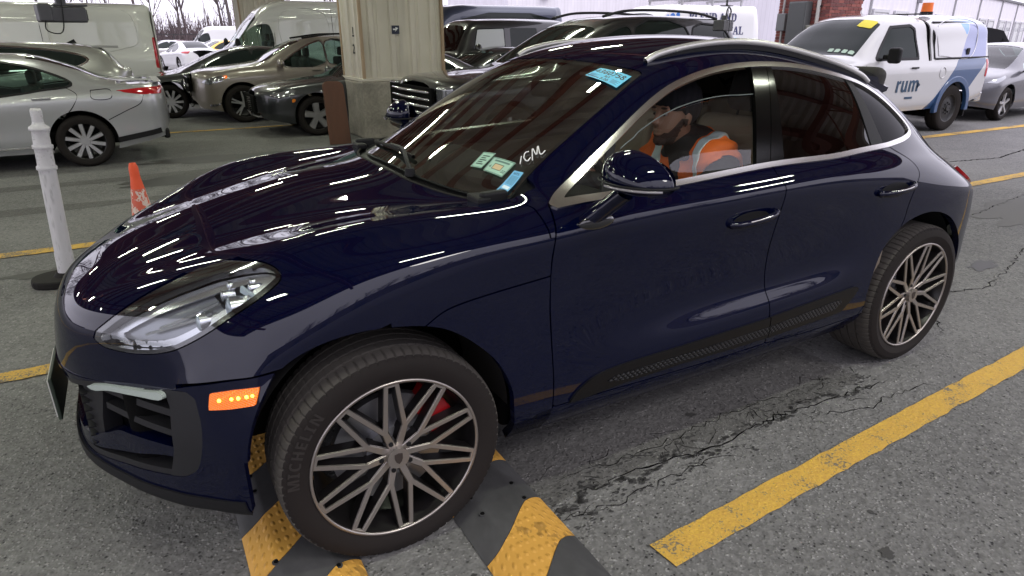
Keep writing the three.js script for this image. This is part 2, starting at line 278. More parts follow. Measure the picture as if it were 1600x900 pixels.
function bumpGrid() {
  const cr = (p0, p1, p2, p3, u) => p1.map((v, c) => 0.5 * (2 * v + (p2[c] - p0[c]) * u + (2 * p0[c] - 5 * v + 4 * p2[c] - p3[c]) * u * u + (3 * v - p0[c] - 3 * p2[c] + p3[c]) * u ** 3));
  const full = BUMP.map(r => [...r.slice(1).map(p => [p[0], p[1], -p[2]]).reverse(), ...r]), M = full[0].length, su = 14, sv = 14;
  const nu = (M - 1) * su + 1, nv = (BUMP.length - 1) * sv + 1, P = new Float64Array(nu * nv * 3);
  const ext = (a, i) => a[Math.max(0, Math.min(a.length - 1, i))];
  for (let i = 0; i < nu; i++) {
    const a = Math.min(M - 2, Math.floor(i / su)), u = i / su - a; const col = full.map(r => { const e = i => i < 0 ? r[0].map((v, c) => 2 * v - r[1][c]) : i > M - 1 ? r[M - 1].map((v, c) => 2 * v - r[M - 2][c]) : r[i]; return cr(e(a - 1), e(a), e(a + 1), e(a + 2), u); });
    for (let j = 0; j < nv; j++) { const b = Math.min(BUMP.length - 2, Math.floor(j / sv)), v = j / sv - b; const p = cr(ext(col, b - 1), ext(col, b), ext(col, b + 1), ext(col, b + 2), v); for (let c = 0; c < 3; c++) P[(i * nv + j) * 3 + c] = p[c]; }
  }
  return { P, nu, nv };
}

// ---------- ground ----------
const ASPH = (() => {
  const n = 1024, a = noiseTile(n, 8, 3, 11, 0.6), b = noiseTile(n, 128, 3, 5, 0.8), c = noiseTile(n, 3, 4, 23, 0.55), r = rng(3), sp = new Float32Array(n * n);
  for (let k = 0; k < 26000; k++) { const x = (r() * n) | 0, y = (r() * n) | 0, v = r(), R = r() < 0.15 ? 2 : 1; for (let j = -R; j <= R; j++) for (let i = -R; i <= R; i++) if (i * i + j * j <= R * R) sp[((y + j + n) % n) * n + (x + i + n) % n] = v - 0.42; }
  const val = (x, y) => { const i = y * n + x; return 0.118 + 0.12 * (b[i] - 0.5) + 0.24 * sp[i] + 0.03 * (a[i] - 0.5) + 0.05 * (c[i] - 0.5); };
  const enc = v => Math.pow(Math.max(0, v), 1 / 2.2);
  const map = texFrom(n, (x, y) => { const v = enc(val(x, y)); return [v * 1.005, v, v * 0.985]; }, { srgb: true });
  const bump = texFrom(n, (x, y) => { const i = y * n + x; return 0.5 + 0.5 * (b[i] - 0.5) + 0.55 * sp[i]; });
  return { map, bump };
})();
const asphalt = (key, rx, tint = [1, 1, 1]) => { const m = ASPH.map.clone(), b = ASPH.bump.clone(); m.repeat.set(rx, rx); b.repeat.set(rx, rx); m.needsUpdate = b.needsUpdate = true; return Object.assign(new THREE.MeshStandardMaterial({ map: m, bumpMap: b, bumpScale: 0.010, roughness: 0.82, color: lin(...tint) }), { name: key }); };
const flat = (x0, x1, z0, z1, y, n = 1) => { const g = new THREE.PlaneGeometry(x1 - x0, z1 - z0, n, n).rotateX(-Math.PI / 2).translate((x0 + x1) / 2, y, (z0 + z1) / 2), p = g.attributes.position, u = g.attributes.uv; for (let i = 0; i < p.count; i++) u.setXY(i, p.getX(i), -p.getZ(i)); return g; };
struct('ground', flat(-400, 400, -500, 120, 0), asphalt('weathered asphalt', 1 / 2.6));
// wear that has its own shape: cracks and stains, plus shade painted under the car
const inkM = std('crack', [0.034, 0.033, 0.032], 0.95), stainM = std('oil stain', [0.034, 0.033, 0.031], 0.6), paleM = std('worn patch', [0.105, 0.103, 0.10], 0.9);
function crack(pts, w, r, jag = 0.02) { // jagged dark line lying on the asphalt
  const P = []; for (let i = 0; i < pts.length - 1; i++) { const n = Math.max(2, Math.round(Math.hypot(pts[i + 1][0] - pts[i][0], pts[i + 1][1] - pts[i][1]) / 0.035)); for (let k = 0; k < n; k++) { const t = k / n; P.push([pts[i][0] + (pts[i + 1][0] - pts[i][0]) * t + (r() - 0.5) * jag * 2, pts[i][1] + (pts[i + 1][1] - pts[i][1]) * t + (r() - 0.5) * jag * 2]); } }
  const pos = [], idx = []; P.forEach((p, i) => { const q = P[Math.min(P.length - 1, i + 1)], o = P[Math.max(0, i - 1)]; let dx = q[0] - o[0], dz = q[1] - o[1]; const l = Math.hypot(dx, dz) || 1, h = w * (0.35 + r()) * Math.min(1, 4 * Math.min(i, P.length - 1 - i) / P.length + 0.15) / 2; pos.push(p[0] - dz / l * h, 0, p[1] + dx / l * h, p[0] + dz / l * h, 0, p[1] - dx / l * h); if (i) { const a = i * 2 - 2; idx.push(a, a + 1, a + 2, a + 1, a + 3, a + 2); } });
  const g = new THREE.BufferGeometry(); g.setAttribute('position', new THREE.Float32BufferAttribute(pos, 3)); g.setAttribute('normal', new THREE.Float32BufferAttribute(pos.map((v, i) => i % 3 === 1 ? 1 : 0), 3)); g.setIndex(idx); return g.translate(0, 0.003, 0);
}
function blob(x, z, rx, rz, r, y = 0.003) { const n = rx < 0.02 ? 9 : 40, s = [], ph = [r() * 6, r() * 6, r() * 6]; for (let k = 0; k < n; k++) { const a = k / n * 2 * Math.PI, q = 1 + 0.22 * Math.sin(2 * a + ph[0]) + 0.16 * Math.sin(5 * a + ph[1]) + 0.1 * Math.sin(9 * a + ph[2]); s.push(new THREE.Vector2(x + rx * q * Math.cos(a), -(z + rz * q * Math.sin(a)))); } return new THREE.ShapeGeometry(new THREE.Shape(s)).rotateX(-Math.PI / 2).translate(0, y, 0); }
{
  const r = rng(41), cr = [];
  const crumble = (pts, n, spread, r0) => { for (let k = 0; k < n; k++) { const t = r() * (pts.length - 1), i = Math.min(pts.length - 2, t | 0), u = t - i, wob = 0.03 * Math.sin(t * 7) + 0.015 * Math.sin(t * 19); const x = pts[i][0] + (pts[i + 1][0] - pts[i][0]) * u + (r() - 0.5) * 0.03, z = pts[i][1] + (pts[i + 1][1] - pts[i][1]) * u + wob + (r() + r() - 1) * spread, q = r0 * (0.4 + r() * 1.1); cr.push(blob(x, z, q * (0.8 + r() * 1.6), q * (0.6 + r() * 0.6), r)); } };
  crumble([[0.45, 1.03], [0.9, 1.0], [1.3, 1.02], [1.8, 0.99], [2.4, 1.02]], 300, 0.016, 0.0065); crumble([[0.5, 0.93], [1.1, 0.92], [1.9, 0.90], [2.5, 0.95]], 260, 0.045, 0.0045); crumble([[0.55, 1.1], [1.0, 1.08], [1.5, 1.07]], 120, 0.03, 0.004);
  cr.push(crack([[0.55, 1.0], [0.9, 0.98], [1.3, 1.03], [1.7, 0.99], [2.1, 1.02], [2.6, 1.05]], 0.007, r, 0.02), crack([[0.62, 0.88], [1.1, 0.90], [1.6, 0.86], [2.2, 0.90]], 0.0045, r), crack([[0.5, 1.06], [0.8, 1.10], [1.25, 1.08], [1.5, 1.14]], 0.004, r));
  for (let k = 0; k < 46; k++) { const x = 0.5 + r() * 2.0, z = 0.84 + r() * 0.26; cr.push(crack([[x, z], [x + (r() - 0.3) * 0.14, z + (r() - 0.5) * 0.16], [x + (r() - 0.2) * 0.24, z + (r() - 0.4) * 0.2]], 0.0032, r, 0.012)); }
  cr.push(crack([[1.9, 1.06], [2.2, 1.16], [2.5, 1.14], [2.75, 1.2]], 0.005, r), crack([[3.35, 0.9], [3.6, 0.62], [3.95, 0.5], [4.4, 0.62], [4.7, 0.5]], 0.010, r), crack([[3.95, 0.5], [4.1, 0.1], [4.6, -0.1]], 0.006, r), crack([[4.2, -0.3], [5.2, -0.55], [6.5, -0.5], [8, -0.7]], 0.009, r), crack([[4.4, 0.62], [5.6, 0.3], [7.0, 0.2]], 0.007, r), crack([[-0.9, 1.0], [-0.7, 1.12], [-0.5, 1.3]], 0.006, r));
  cr.push(crack([[8.5, -2.3], [10, -2.0], [12, -2.3]], 0.02, r), crack([[6, -2.2], [7.5, -2.0], [9.5, -2.6]], 0.018, r));
  solo('pavement_crack', cr, inkM, 'jagged dark cracks running through the asphalt beside the navy car', 'crack', null).userData.kind = 'stuff';
  const st = []; for (const [x, z, a, b] of [[-0.75, 0.72, 0.05, 0.035], [-0.62, 0.95, 0.06, 0.03], [-0.85, 0.98, 0.04, 0.03], [-0.5, 1.25, 0.05, 0.03], [1.4, 1.75, 0.03, 0.02], [0.9, 1.62, 0.025, 0.02], [4.2, 0.36, 0.10, 0.05], [4.85, 0.35, 0.18, 0.06], [5.4, 0.5, 0.12, 0.05], [-1.2, -3.0, 0.3, 0.12], [0.6, -5.9, 0.5, 0.2], [-0.3, -6.2, 0.6, 0.25], [0.5, -7.6, 1.2, 0.25], [2.0, -7.0, 0.8, 0.2]]) st.push(blob(x, z, a, b, r)); for (let k = 0; k < 70; k++) { const q = 0.006 + r() * r() * 0.03; st.push(blob(-1.5 + r() * 9, -4 + r() * 6.2, q * (1 + r()), q, r)); } solo('oil_stain', st, stainM, 'dark oil drips and tyre smears on the asphalt', 'stain').userData.kind = 'stuff';
  const shadeTrack = asphalt('damp asphalt', 1 / 2.6, [0.62, 0.61, 0.60]), under = []; for (let k = 0; k <= 90; k++) under.push([0.42 + k * 0.0225, 0.985 + 0.018 * Math.sin(k * 0.9) + (r() - 0.5) * 0.05]); for (let k = 0; k <= 20; k++) under.push([2.45 - k * 0.1, 0.2]);  // darker tint: shade painted under the car, and the tyre tracks
  const worldUv = g => { const p = g.attributes.position, u = g.attributes.uv; for (let i = 0; i < p.count; i++) u.setXY(i, p.getX(i), -p.getZ(i)); return g; };
  solo('shade_and_tracks', [new THREE.ShapeGeometry(new THREE.Shape(under.map(p => new THREE.Vector2(p[0], -p[1])))).rotateX(-Math.PI / 2).translate(0, 0.0018, 0), blob(-1.0, -5.3, 3.2, 0.16, r, 0.0016), blob(0.4, -6.6, 3.6, 0.2, r, 0.0016), blob(6.2, -2.4, 2.6, 0.14, r, 0.0016)].map(worldUv), shadeTrack, 'painted shade under the navy car and dark tyre tracks on the asphalt beyond', 'stain').userData.kind = 'stuff';
  solo('worn_patch', [blob(4.05, 0.28, 0.30, 0.22, r), blob(0.35, -4.9, 0.5, 0.2, r), blob(7, -0.3, 0.9, 0.3, r)], paleM, 'paler worn patches of asphalt', 'patch').userData.kind = 'stuff';
}
// yellow lane lines, scuffed
const LINE = (() => {
  const n = 512, a = noiseTile(n, 16, 4, 77, 0.7), b = noiseTile(n, 128, 2, 78, 0.8), c = noiseTile(n, 4, 3, 79);
  const map = texFrom(n, (x, y) => { const i = y * n + x, w = Math.max(0, Math.min(1, (a[i] * 0.4 + b[i] * 0.6 + (c[i] - 0.5) * 0.45 - 0.535) * 8)); return [0.74 - 0.36 * w + 0.14 * (b[i] - 0.5), 0.59 - 0.24 * w + 0.14 * (b[i] - 0.5), 0.24 + 0.08 * w]; }, { srgb: true, rx: 1.1, ry: 1.1 });
  const bm = ASPH.bump.clone(); bm.repeat.set(1 / 2.6, 1 / 2.6); bm.needsUpdate = true;
  return Object.assign(new THREE.MeshStandardMaterial({ map, bumpMap: bm, bumpScale: 0.005, roughness: 0.8 }), { name: 'worn yellow road paint' });
})();
function lane(x0, z0, x1, z1, w, r = rng(9)) { const n = Math.ceil(Math.abs(x1 - x0) / 0.06), pos = [], uv = [], idx = []; for (let i = 0; i <= n; i++) { const t = i / n, x = x0 + (x1 - x0) * t, z = z0 + (z1 - z0) * t; for (const s of [-1, 1]) { const q = z + s * (w / 2 + (r() - 0.5) * 0.010), xx = x + (i === 0 || i === n ? s * w * 0.05 : 0); pos.push(xx, 0.006, q); uv.push(xx, q); } if (i) { const a = 2 * i - 2; idx.push(a, a + 1, a + 2, a + 1, a + 3, a + 2); } } const g = new THREE.BufferGeometry(); g.setAttribute('position', new THREE.Float32BufferAttribute(pos, 3)); g.setAttribute('uv', new THREE.Float32BufferAttribute(uv, 2)); g.setIndex(idx); g.computeVertexNormals(); return g; }
struct('lane_line', lane(0.735, 1.383, 14, 0.80, 0.118), LINE); struct('lane_line', lane(-14, -1.36, -0.2, -1.20, 0.125), LINE); struct('lane_line', lane(4.9, -1.28, 24, -1.02, 0.135), LINE); struct('lane_line', lane(-14, -3.75, 3, -3.62, 0.15), LINE); struct('lane_line', lane(9.5, -3.72, 30, -3.1, 0.18), LINE); struct('lane_line', lane(-2, -10.9, 6, -10.85, 0.13), LINE);

// ---------- canopy over the lanes ----------
const rustM = std('red oxide steel', [0.31, 0.11, 0.085], 0.65), deckM = std('ribbed steel deck', [0.66, 0.58, 0.52], 0.55, 0);
const CX0 = -10, CX1 = 9.4, CZ0 = -24, CZ1 = 3.85, CY = 4.55;
{
  const pos = [], n = Math.round((CX1 - CX0) / 0.30), sec = []; for (let k = 0; k < n; k++) { const x = CX0 + k * 0.30; sec.push([x, 0], [x + 0.13, 0], [x + 0.165, 0.06], [x + 0.265, 0.06]); } sec.push([CX1, 0]);
  const g = []; for (let i = 0; i < sec.length - 1; i++) { const [a, b] = [sec[i], sec[i + 1]]; g.push(quadGeo([a[0], CY + a[1], CZ1], [b[0], CY + b[1], CZ1], [b[0], CY + b[1], CZ0], [a[0], CY + a[1], CZ0])); }
  struct('canopy_roof', [...g, box(CX1 - CX0, 0.08, CZ1 - CZ0, (CX0 + CX1) / 2, CY + 0.14, (CZ0 + CZ1) / 2), box(CX1 - CX0 + 0.2, 0.5, 0.12, (CX0 + CX1) / 2, CY + 0.02, CZ1 + 0.06), box(CX1 - CX0 + 0.2, 0.5, 0.12, (CX0 + CX1) / 2, CY + 0.02, CZ0 - 0.06), box(0.12, 0.5, CZ1 - CZ0, CX0 - 0.06, CY + 0.02, (CZ0 + CZ1) / 2), box(0.12, 0.5, CZ1 - CZ0, CX1 + 0.06, CY + 0.02, (CZ0 + CZ1) / 2)], deckM);
  const b = []; for (let z = CZ1 - 0.4; z > CZ0; z -= 1.35) b.push(box(CX1 - CX0, 0.20, 0.07, (CX0 + CX1) / 2, CY - 0.105, z), box(CX1 - CX0, 0.02, 0.14, (CX0 + CX1) / 2, CY - 0.215, z)); struct('roof_purlins', b, rustM);
  const j = []; for (const x of [-6.5, -1.2, 3.4, 7.6]) { j.push(box(0.12, 0.10, CZ1 - CZ0, x, CY - 0.30, (CZ0 + CZ1) / 2), box(0.12, 0.10, CZ1 - CZ0, x, CY - 0.85, (CZ0 + CZ1) / 2)); for (let z = CZ0 + 0.5, k = 0; z < CZ1 - 0.6; z += 0.6, k++) j.push(bar([x, CY - (k % 2 ? 0.3 : 0.85), z], [x, CY - (k % 2 ? 0.85 : 0.3), z + 0.6], 0.022, 6)); } struct('roof_trusses', j, rustM);
}
const M_BLK0 = std('black metal', [0.02, 0.02, 0.02], 0.5);
// strip lamps under the canopy
RectAreaLightUniformsLib.init();
{
  const glow = std('lit strip lamp', [0.9, 0.95, 0.8], 0.4, 0, { emissive: lin(10, 11, 8.2) }), hous = std('lamp housing', [0.5, 0.5, 0.48], 0.5);
  let first = null; const rows = [1.7, -2.0, -5.4, -9, -13.5, -18]; rows.forEach((z, i) => { for (let k = 0; k < 5; k++) {
    const x = CX0 + 2.2 + k * 4.3 + (i % 2) * 1.3; if (x > CX1 - 0.8) continue; let t;
    if (!first) { t = first = thing('strip_lamp', 'fluorescent strip lamp under the canopy roof', 'lamp', [x, CY - 0.40, z], 0, 'strip lamps under the canopy'); part('housing', box(0.86, 0.05, 0.12, 0, 0.045, 0, 0.01), hous, t); for (const s of [1, -1]) part('lamp_tube', new THREE.CylinderGeometry(0.015, 0.015, 0.8, 10).rotateZ(Math.PI / 2).translate(0, 0, s * 0.03), glow, t); for (const s of [1, -1]) part('hanger', bar([s * 0.4, 0.07, 0], [s * 0.4, 0.2, 0], 0.006), M_BLK0, t); }
    else t = copyThing(first, null, [x, CY - 0.40, z]);
    const l = new THREE.RectAreaLight(lin(0.95, 1, 0.82), 75, 0.8, 0.1); l.position.set(x, CY - 0.43, z); l.lookAt(x, 0, z); scene.add(l);
  } });
}
// ---------- ribbed column on its concrete foot ----------
const clad = Object.assign(new THREE.MeshStandardMaterial({ color: lin(0.62, 0.59, 0.53), roughness: 0.55, side: THREE.DoubleSide, map: (() => { const n = 256, a = noiseTile(n, 4, 4, 61), b = noiseTile(n, 16, 3, 62); return texFrom(n, (x, y) => { const v = 0.86 + 0.14 * a[y * n + x] - 0.10 * Math.max(0, b[((y >> 3) % n) * n + x] - 0.62) * 3; return [v, v * 0.99, v * 0.965]; }, { srgb: true, rx: 0.5, ry: 0.35 }); })() }), { name: 'cream ribbed cladding' });
const conc = (() => { const n = 512, a = noiseTile(n, 5, 5, 31, 0.6), b = noiseTile(n, 64, 2, 32); return Object.assign(new THREE.MeshStandardMaterial({ roughness: 0.9, map: texFrom(n, (x, y) => { const i = y * n + x, v = 0.52 + 0.24 * (a[i] - 0.5) + 0.10 * (b[i] - 0.5) - 0.16 * Math.max(0, a[(i * 3 + 77) % (n * n)] - 0.64); return [v, v * 0.965, v * 0.89]; }, { srgb: true, rx: 0.7, ry: 0.7 }) }), { name: 'stained concrete' }); })();
function ribbedFace(w, y0, y1) {             // a profiled sheet in the x-y plane, ribs standing out in +z
  const s = [[0, 0]]; const n = Math.max(1, Math.round(w / 0.33)), p = w / n; for (let k = 0; k < n; k++) { const x = k * p; s.push([x + p * 0.34, 0], [x + p * 0.40, 0.036], [x + p * 0.60, 0.036], [x + p * 0.66, 0], [x + p * 0.80, 0], [x + p * 0.82, 0.008], [x + p * 0.86, 0.008], [x + p * 0.88, 0]); } s.push([w, 0]);
  return s.slice(1).map((b, i) => { const a = s[i], g = quadGeo([a[0], y0, a[1]], [b[0], y0, b[1]], [b[0], y1, b[1]], [a[0], y1, a[1]]); const u = g.attributes.uv; for (let q = 0; q < 4; q++) u.setXY(q, g.attributes.position.getX(q), g.attributes.position.getY(q)); return g; });
}
function column(x, z, w, d, label, footH = 0.93) {
  const t = thing('canopy_column', label, 'column', [x, 0, z]);
  part('concrete_foot', uvBox(join([box(w + 0.14, footH, d + 0.14, w / 2, footH / 2, -d / 2, 0.03)])), conc, t);
  part('core', box(w - 0.06, CY - 0.3 - footH, d - 0.06, w / 2, (CY - 0.3 + footH) / 2, -d / 2), std('column core', [0.1, 0.1, 0.1], 0.9), t);
  const top = CY - 0.25; part('cladding', join(ribbedFace(w, footH, top)), clad, t); part('cladding', join(ribbedFace(d, footH, top)).rotateY(-Math.PI / 2).translate(0, 0, -d), clad, t); part('cladding', join(ribbedFace(w, footH, top)).rotateY(Math.PI).translate(w, 0, -d), clad, t); part('cladding', join(ribbedFace(d, footH, top)).rotateY(Math.PI / 2).translate(w, 0, 0), clad, t);
  const ang = (cx, cz) => box(0.05, top - footH, 0.05, cx, (top + footH) / 2, cz, 0.006); part('corner_trim', [ang(0.0, 0.02), ang(w, 0.02), ang(0, -d), ang(w, -d)], std('rusty corner angle', [0.34, 0.25, 0.16], 0.6), t);
  part('base_flashing', box(w + 0.10, 0.05, d + 0.10, w / 2, footH + 0.028, -d / 2, 0.01), clad, t); return t;
}
const M_CARBON = (() => {
  const n = 64, t = texFrom(n, (x, y) => { const a = Math.abs(((x + y) % 32) - 16) / 16, b = Math.abs(((x - y + 64) % 32) - 16) / 16; return Math.min(1, a * 1.4) * Math.min(1, b * 1.4); }, { rx: 22, ry: 22 });
  return Object.assign(new THREE.MeshPhysicalMaterial({ color: lin(0.009, 0.009, 0.010), roughness: 0.4, specularIntensity: 0.5, bumpMap: t, bumpScale: 0.005, side: THREE.DoubleSide }), { name: 'diamond textured plastic' });
})();
const M_TAIL = phys('red lens', [0.40, 0.012, 0.018], 0.08, 0, { clearcoat: 1, clearcoatRoughness: 0.02, side: THREE.DoubleSide });
const M_AMBERLIT = phys('lit amber lamp', [0.6, 0.10, 0.004], 0.12, 0, { emissive: lin(0.42, 0.075, 0.0015), clearcoat: 1, bumpMap: texFrom(64, (x, y) => Math.abs(((x % 16) / 8) - 1) * 0.6 + Math.abs(((y % 16) / 8) - 1) * 0.4, { rx: 40, ry: 40 }), bumpScale: 0.004, side: THREE.DoubleSide });
const M_BULB = std('lit filament lamp', [1, 0.7, 0.2], 0.3, 0, { emissive: lin(5, 1.9, 0.12) });
const M_DRL = std('white light guide lamp', [0.30, 0.335, 0.32], 0.15, 0, { emissive: lin(0.02, 0.025, 0.02), side: THREE.DoubleSide });
const M_SILVERPLASTIC = std('silver reflector', [0.55, 0.56, 0.58], 0.25, 0.9, { side: THREE.DoubleSide });
const M_BEIGE = std('beige leather', [0.36, 0.29, 0.21], 0.6), M_CHARCOAL = std('charcoal trim', [0.03, 0.028, 0.027], 0.75);
// ---------- the dark blue crossover ----------
const P_BLUE = phys('navy paint', [0.0006, 0.0017, 0.0135], 0.5, 0.0, { specularIntensity: 0.0, clearcoat: 0.85, clearcoatRoughness: 0.012, side: THREE.DoubleSide });
const M_BLACK = phys('black plastic', [0.010, 0.010, 0.011], 0.5, 0, { specularIntensity: 0.35 });
const M_GLOSSBLACK = phys('gloss black', [0.004, 0.004, 0.005], 0.15, 0, { clearcoat: 1, clearcoatRoughness: 0.02, side: THREE.DoubleSide });
const M_GREYPLASTIC = phys('grey plastic', [0.016, 0.016, 0.018], 0.45, 0, { specularIntensity: 0.5, side: THREE.DoubleSide });
const M_PILLAR = phys('pillar black', [0.003, 0.003, 0.003], 0.12, 0, { specularIntensity: 0.35, side: THREE.DoubleSide }), G_QUARTER = phys('dark quarter glass', [0.006, 0.006, 0.007], 0.05, 0, { specularIntensity: 0.05, side: THREE.DoubleSide });
const M_BLADE = phys('satin black blade', [0.005, 0.005, 0.006], 0.4, 0, { specularIntensity: 0.4, side: THREE.DoubleSide });
const M_CHROME = std('satin aluminium', [0.72, 0.71, 0.69], 0.22, 1, { side: THREE.DoubleSide });
const M_RUBBER = phys('rubber', [0.014, 0.013, 0.0125], 0.72, 0, { specularIntensity: 0.3 });
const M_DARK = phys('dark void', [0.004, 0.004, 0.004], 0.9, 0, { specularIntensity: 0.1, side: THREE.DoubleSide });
const G_FRONT = phys('windscreen glass', [0.50, 0.54, 0.51], 0, 0, { transmission: 1, thickness: 0, ior: 2.9, side: THREE.DoubleSide }), G_SIDE = pane('side glass', [0.80, 0.84, 0.81]), G_PRIVACY = pane('privacy glass', [0.05, 0.05, 0.055]), G_LENS = pane('clear lens', [0.93, 0.95, 0.96]);
const hero = thing('compact_suv', 'dark navy blue crossover with its driver window half open beside the yellow line', 'car', [0, 0, 0]);
const HG = bodyGrid(HERO_ROWS, HERO_OPT), HS = gridSoup(HG);
const GAP = 0.0028;
const dloPts = [...smooth([[0.612, 1.1], [0.726, 1.158], [0.836, 1.224], [0.953, 1.295], [1.057, 1.356], [1.169, 1.413], [1.279, 1.455], [1.441, 1.493], [1.614, 1.515], [1.821, 1.52], [2.081, 1.502], [2.398, 1.446], [2.51, 1.415], [2.62, 1.358], [2.71, 1.285], [2.765, 1.222], [2.772, 1.188], [2.73, 1.170], [2.626, 1.156]], 6), ...smooth([[2.46, 1.146], [2.252, 1.142], [2.052, 1.135], [1.653, 1.136], [1.188, 1.117], [0.749, 1.099], [0.63, 1.091]], 6)];
const sdDLO = sdPoly(dloPts);
const archF = sdPoly([[-0.44, 0.12], [-0.442, 0.45], ...smooth([[-0.40, 0.62], [-0.335, 0.742], [-0.277, 0.795], [-0.189, 0.834], [-0.109, 0.848], [-0.014, 0.845], [0.071, 0.832], [0.158, 0.803], [0.225, 0.761], [0.282, 0.711], [0.343, 0.645], [0.384, 0.575], [0.412, 0.5], [0.42, 0.428]], 5), [0.43, 0.354], [0.44, 0.12]]);
const archR = sdPoly([[2.40, 0.12], [2.392, 0.34], ...smooth([[2.37, 0.45], [2.372, 0.539], [2.414, 0.695], [2.531, 0.795], [2.665, 0.83], [2.79, 0.824], [2.935, 0.776], [3.063, 0.69], [3.149, 0.598], [3.185, 0.506]], 5), [3.195, 0.4], [3.2, 0.12]]);
const L1 = pchip([[0.09, 0.815], [0.177, 0.859], [0.228, 0.868], [0.36, 0.879], [0.462, 0.885], [0.56, 0.891]], 1);
const doorFpts = [...smooth([[0.612, 1.101], [0.578, 1.028], [0.561, 0.933], [0.560, 0.803], [0.572, 0.633], [0.584, 0.477]], 5), [0.586, 0.385], ...smooth([[0.60, 0.376], [0.895, 0.366], [1.326, 0.355], [1.712, 0.355]], 3), ...smooth([[1.696, 0.422], [1.668, 0.633], [1.65, 0.808], [1.662, 0.978], [1.672, 1.067], [1.655, 1.144]], 5), [1.66, 1.2], [0.74, 1.135]];
const doorRpts = [...smooth([[1.655, 1.144], [1.672, 1.067], [1.662, 0.978], [1.65, 0.808], [1.668, 0.633], [1.696, 0.422]], 5), [1.712, 0.355], ...smooth([[1.9, 0.343], [2.1, 0.340], [2.36, 0.349]], 3), [2.41, 0.5], [2.5, 0.76], ...smooth([[2.525, 0.826], [2.534, 0.886], [2.568, 0.982], [2.599, 1.037], [2.572, 1.088], [2.485, 1.14], [2.467, 1.155]], 5), [2.45, 1.19], [1.66, 1.2]];
const sdDF = sdPoly(doorFpts), sdDR = sdPoly(doorRpts);
const wsHalf = [...smooth([[0.345, 0], [0.355, 0.25], [0.395, 0.45], [0.44, 0.58], [0.495, 0.69], [0.525, 0.722]], 4), ...smooth([[0.56, 0.70], [0.64, 0.668], [0.74, 0.648], [0.86, 0.636], [1.04, 0.610], [1.2, 0.572]], 4), ...smooth([[1.212, 0.555], [1.185, 0.42], [1.165, 0.22], [1.16, 0]], 4)];
const sdWS = (P => (x, y, z) => y < 1.08 ? -0.1 : P(x, Math.abs(z)))(sdPoly([...wsHalf, [1.16, -0.02], [0.345, -0.02]]));
const cowlX = pchip([[0, 0.296], [0.25, 0.31], [0.45, 0.352], [0.58, 0.398], [0.69, 0.452], [0.76, 0.505], [0.84, 0.556], [1, 0.5565]].map(p => p), 1);
const fHood = (x, y, z) => Math.abs(z) > 0.85 || y < 1.0 ? (y < 1.02 ? doorX(y) : 0.556) - x : cowlX(Math.abs(z)) - x;
const doorX = pchip([[0.3, 0.588], [0.385, 0.587], [0.477, 0.584], [0.633, 0.572], [0.803, 0.560], [0.933, 0.561], [1.028, 0.578], [1.10, 0.612]], 1);
const sdHead = (P => (x, y, z) => Math.abs(z) < 0.40 + Math.max(0, x + 0.763) * 0.55 ? -0.1 : P(x, y))(sdPoly(loop([[-0.763, 0.788], [-0.718, 0.837], [-0.636, 0.898], [-0.558, 0.941], [-0.475, 0.978], [-0.406, 1.004], [-0.339, 1.022], [-0.29, 1.026], [-0.265, 1.014], [-0.262, 0.998], [-0.289, 0.975], [-0.338, 0.942], [-0.402, 0.901], [-0.462, 0.859], [-0.512, 0.826], [-0.566, 0.795], [-0.628, 0.775], [-0.693, 0.766], [-0.746, 0.770]], 4)));
const noseLine = pchip([[-0.60, 0.690], [-0.551, 0.709], [-0.515, 0.720], [-0.445, 0.738], [-0.378, 0.751], [-0.322, 0.766], [-0.2, 0.80]], 1);
const sdRear = (P => (x, y, z) => y < 1.0 ? -0.1 : P(x, Math.abs(z)))(sdPoly([[2.98, -0.1], [2.98, 0.38], [3.08, 0.42], [3.40, 0.36], [3.44, 0.30], [3.44, -0.1]]));

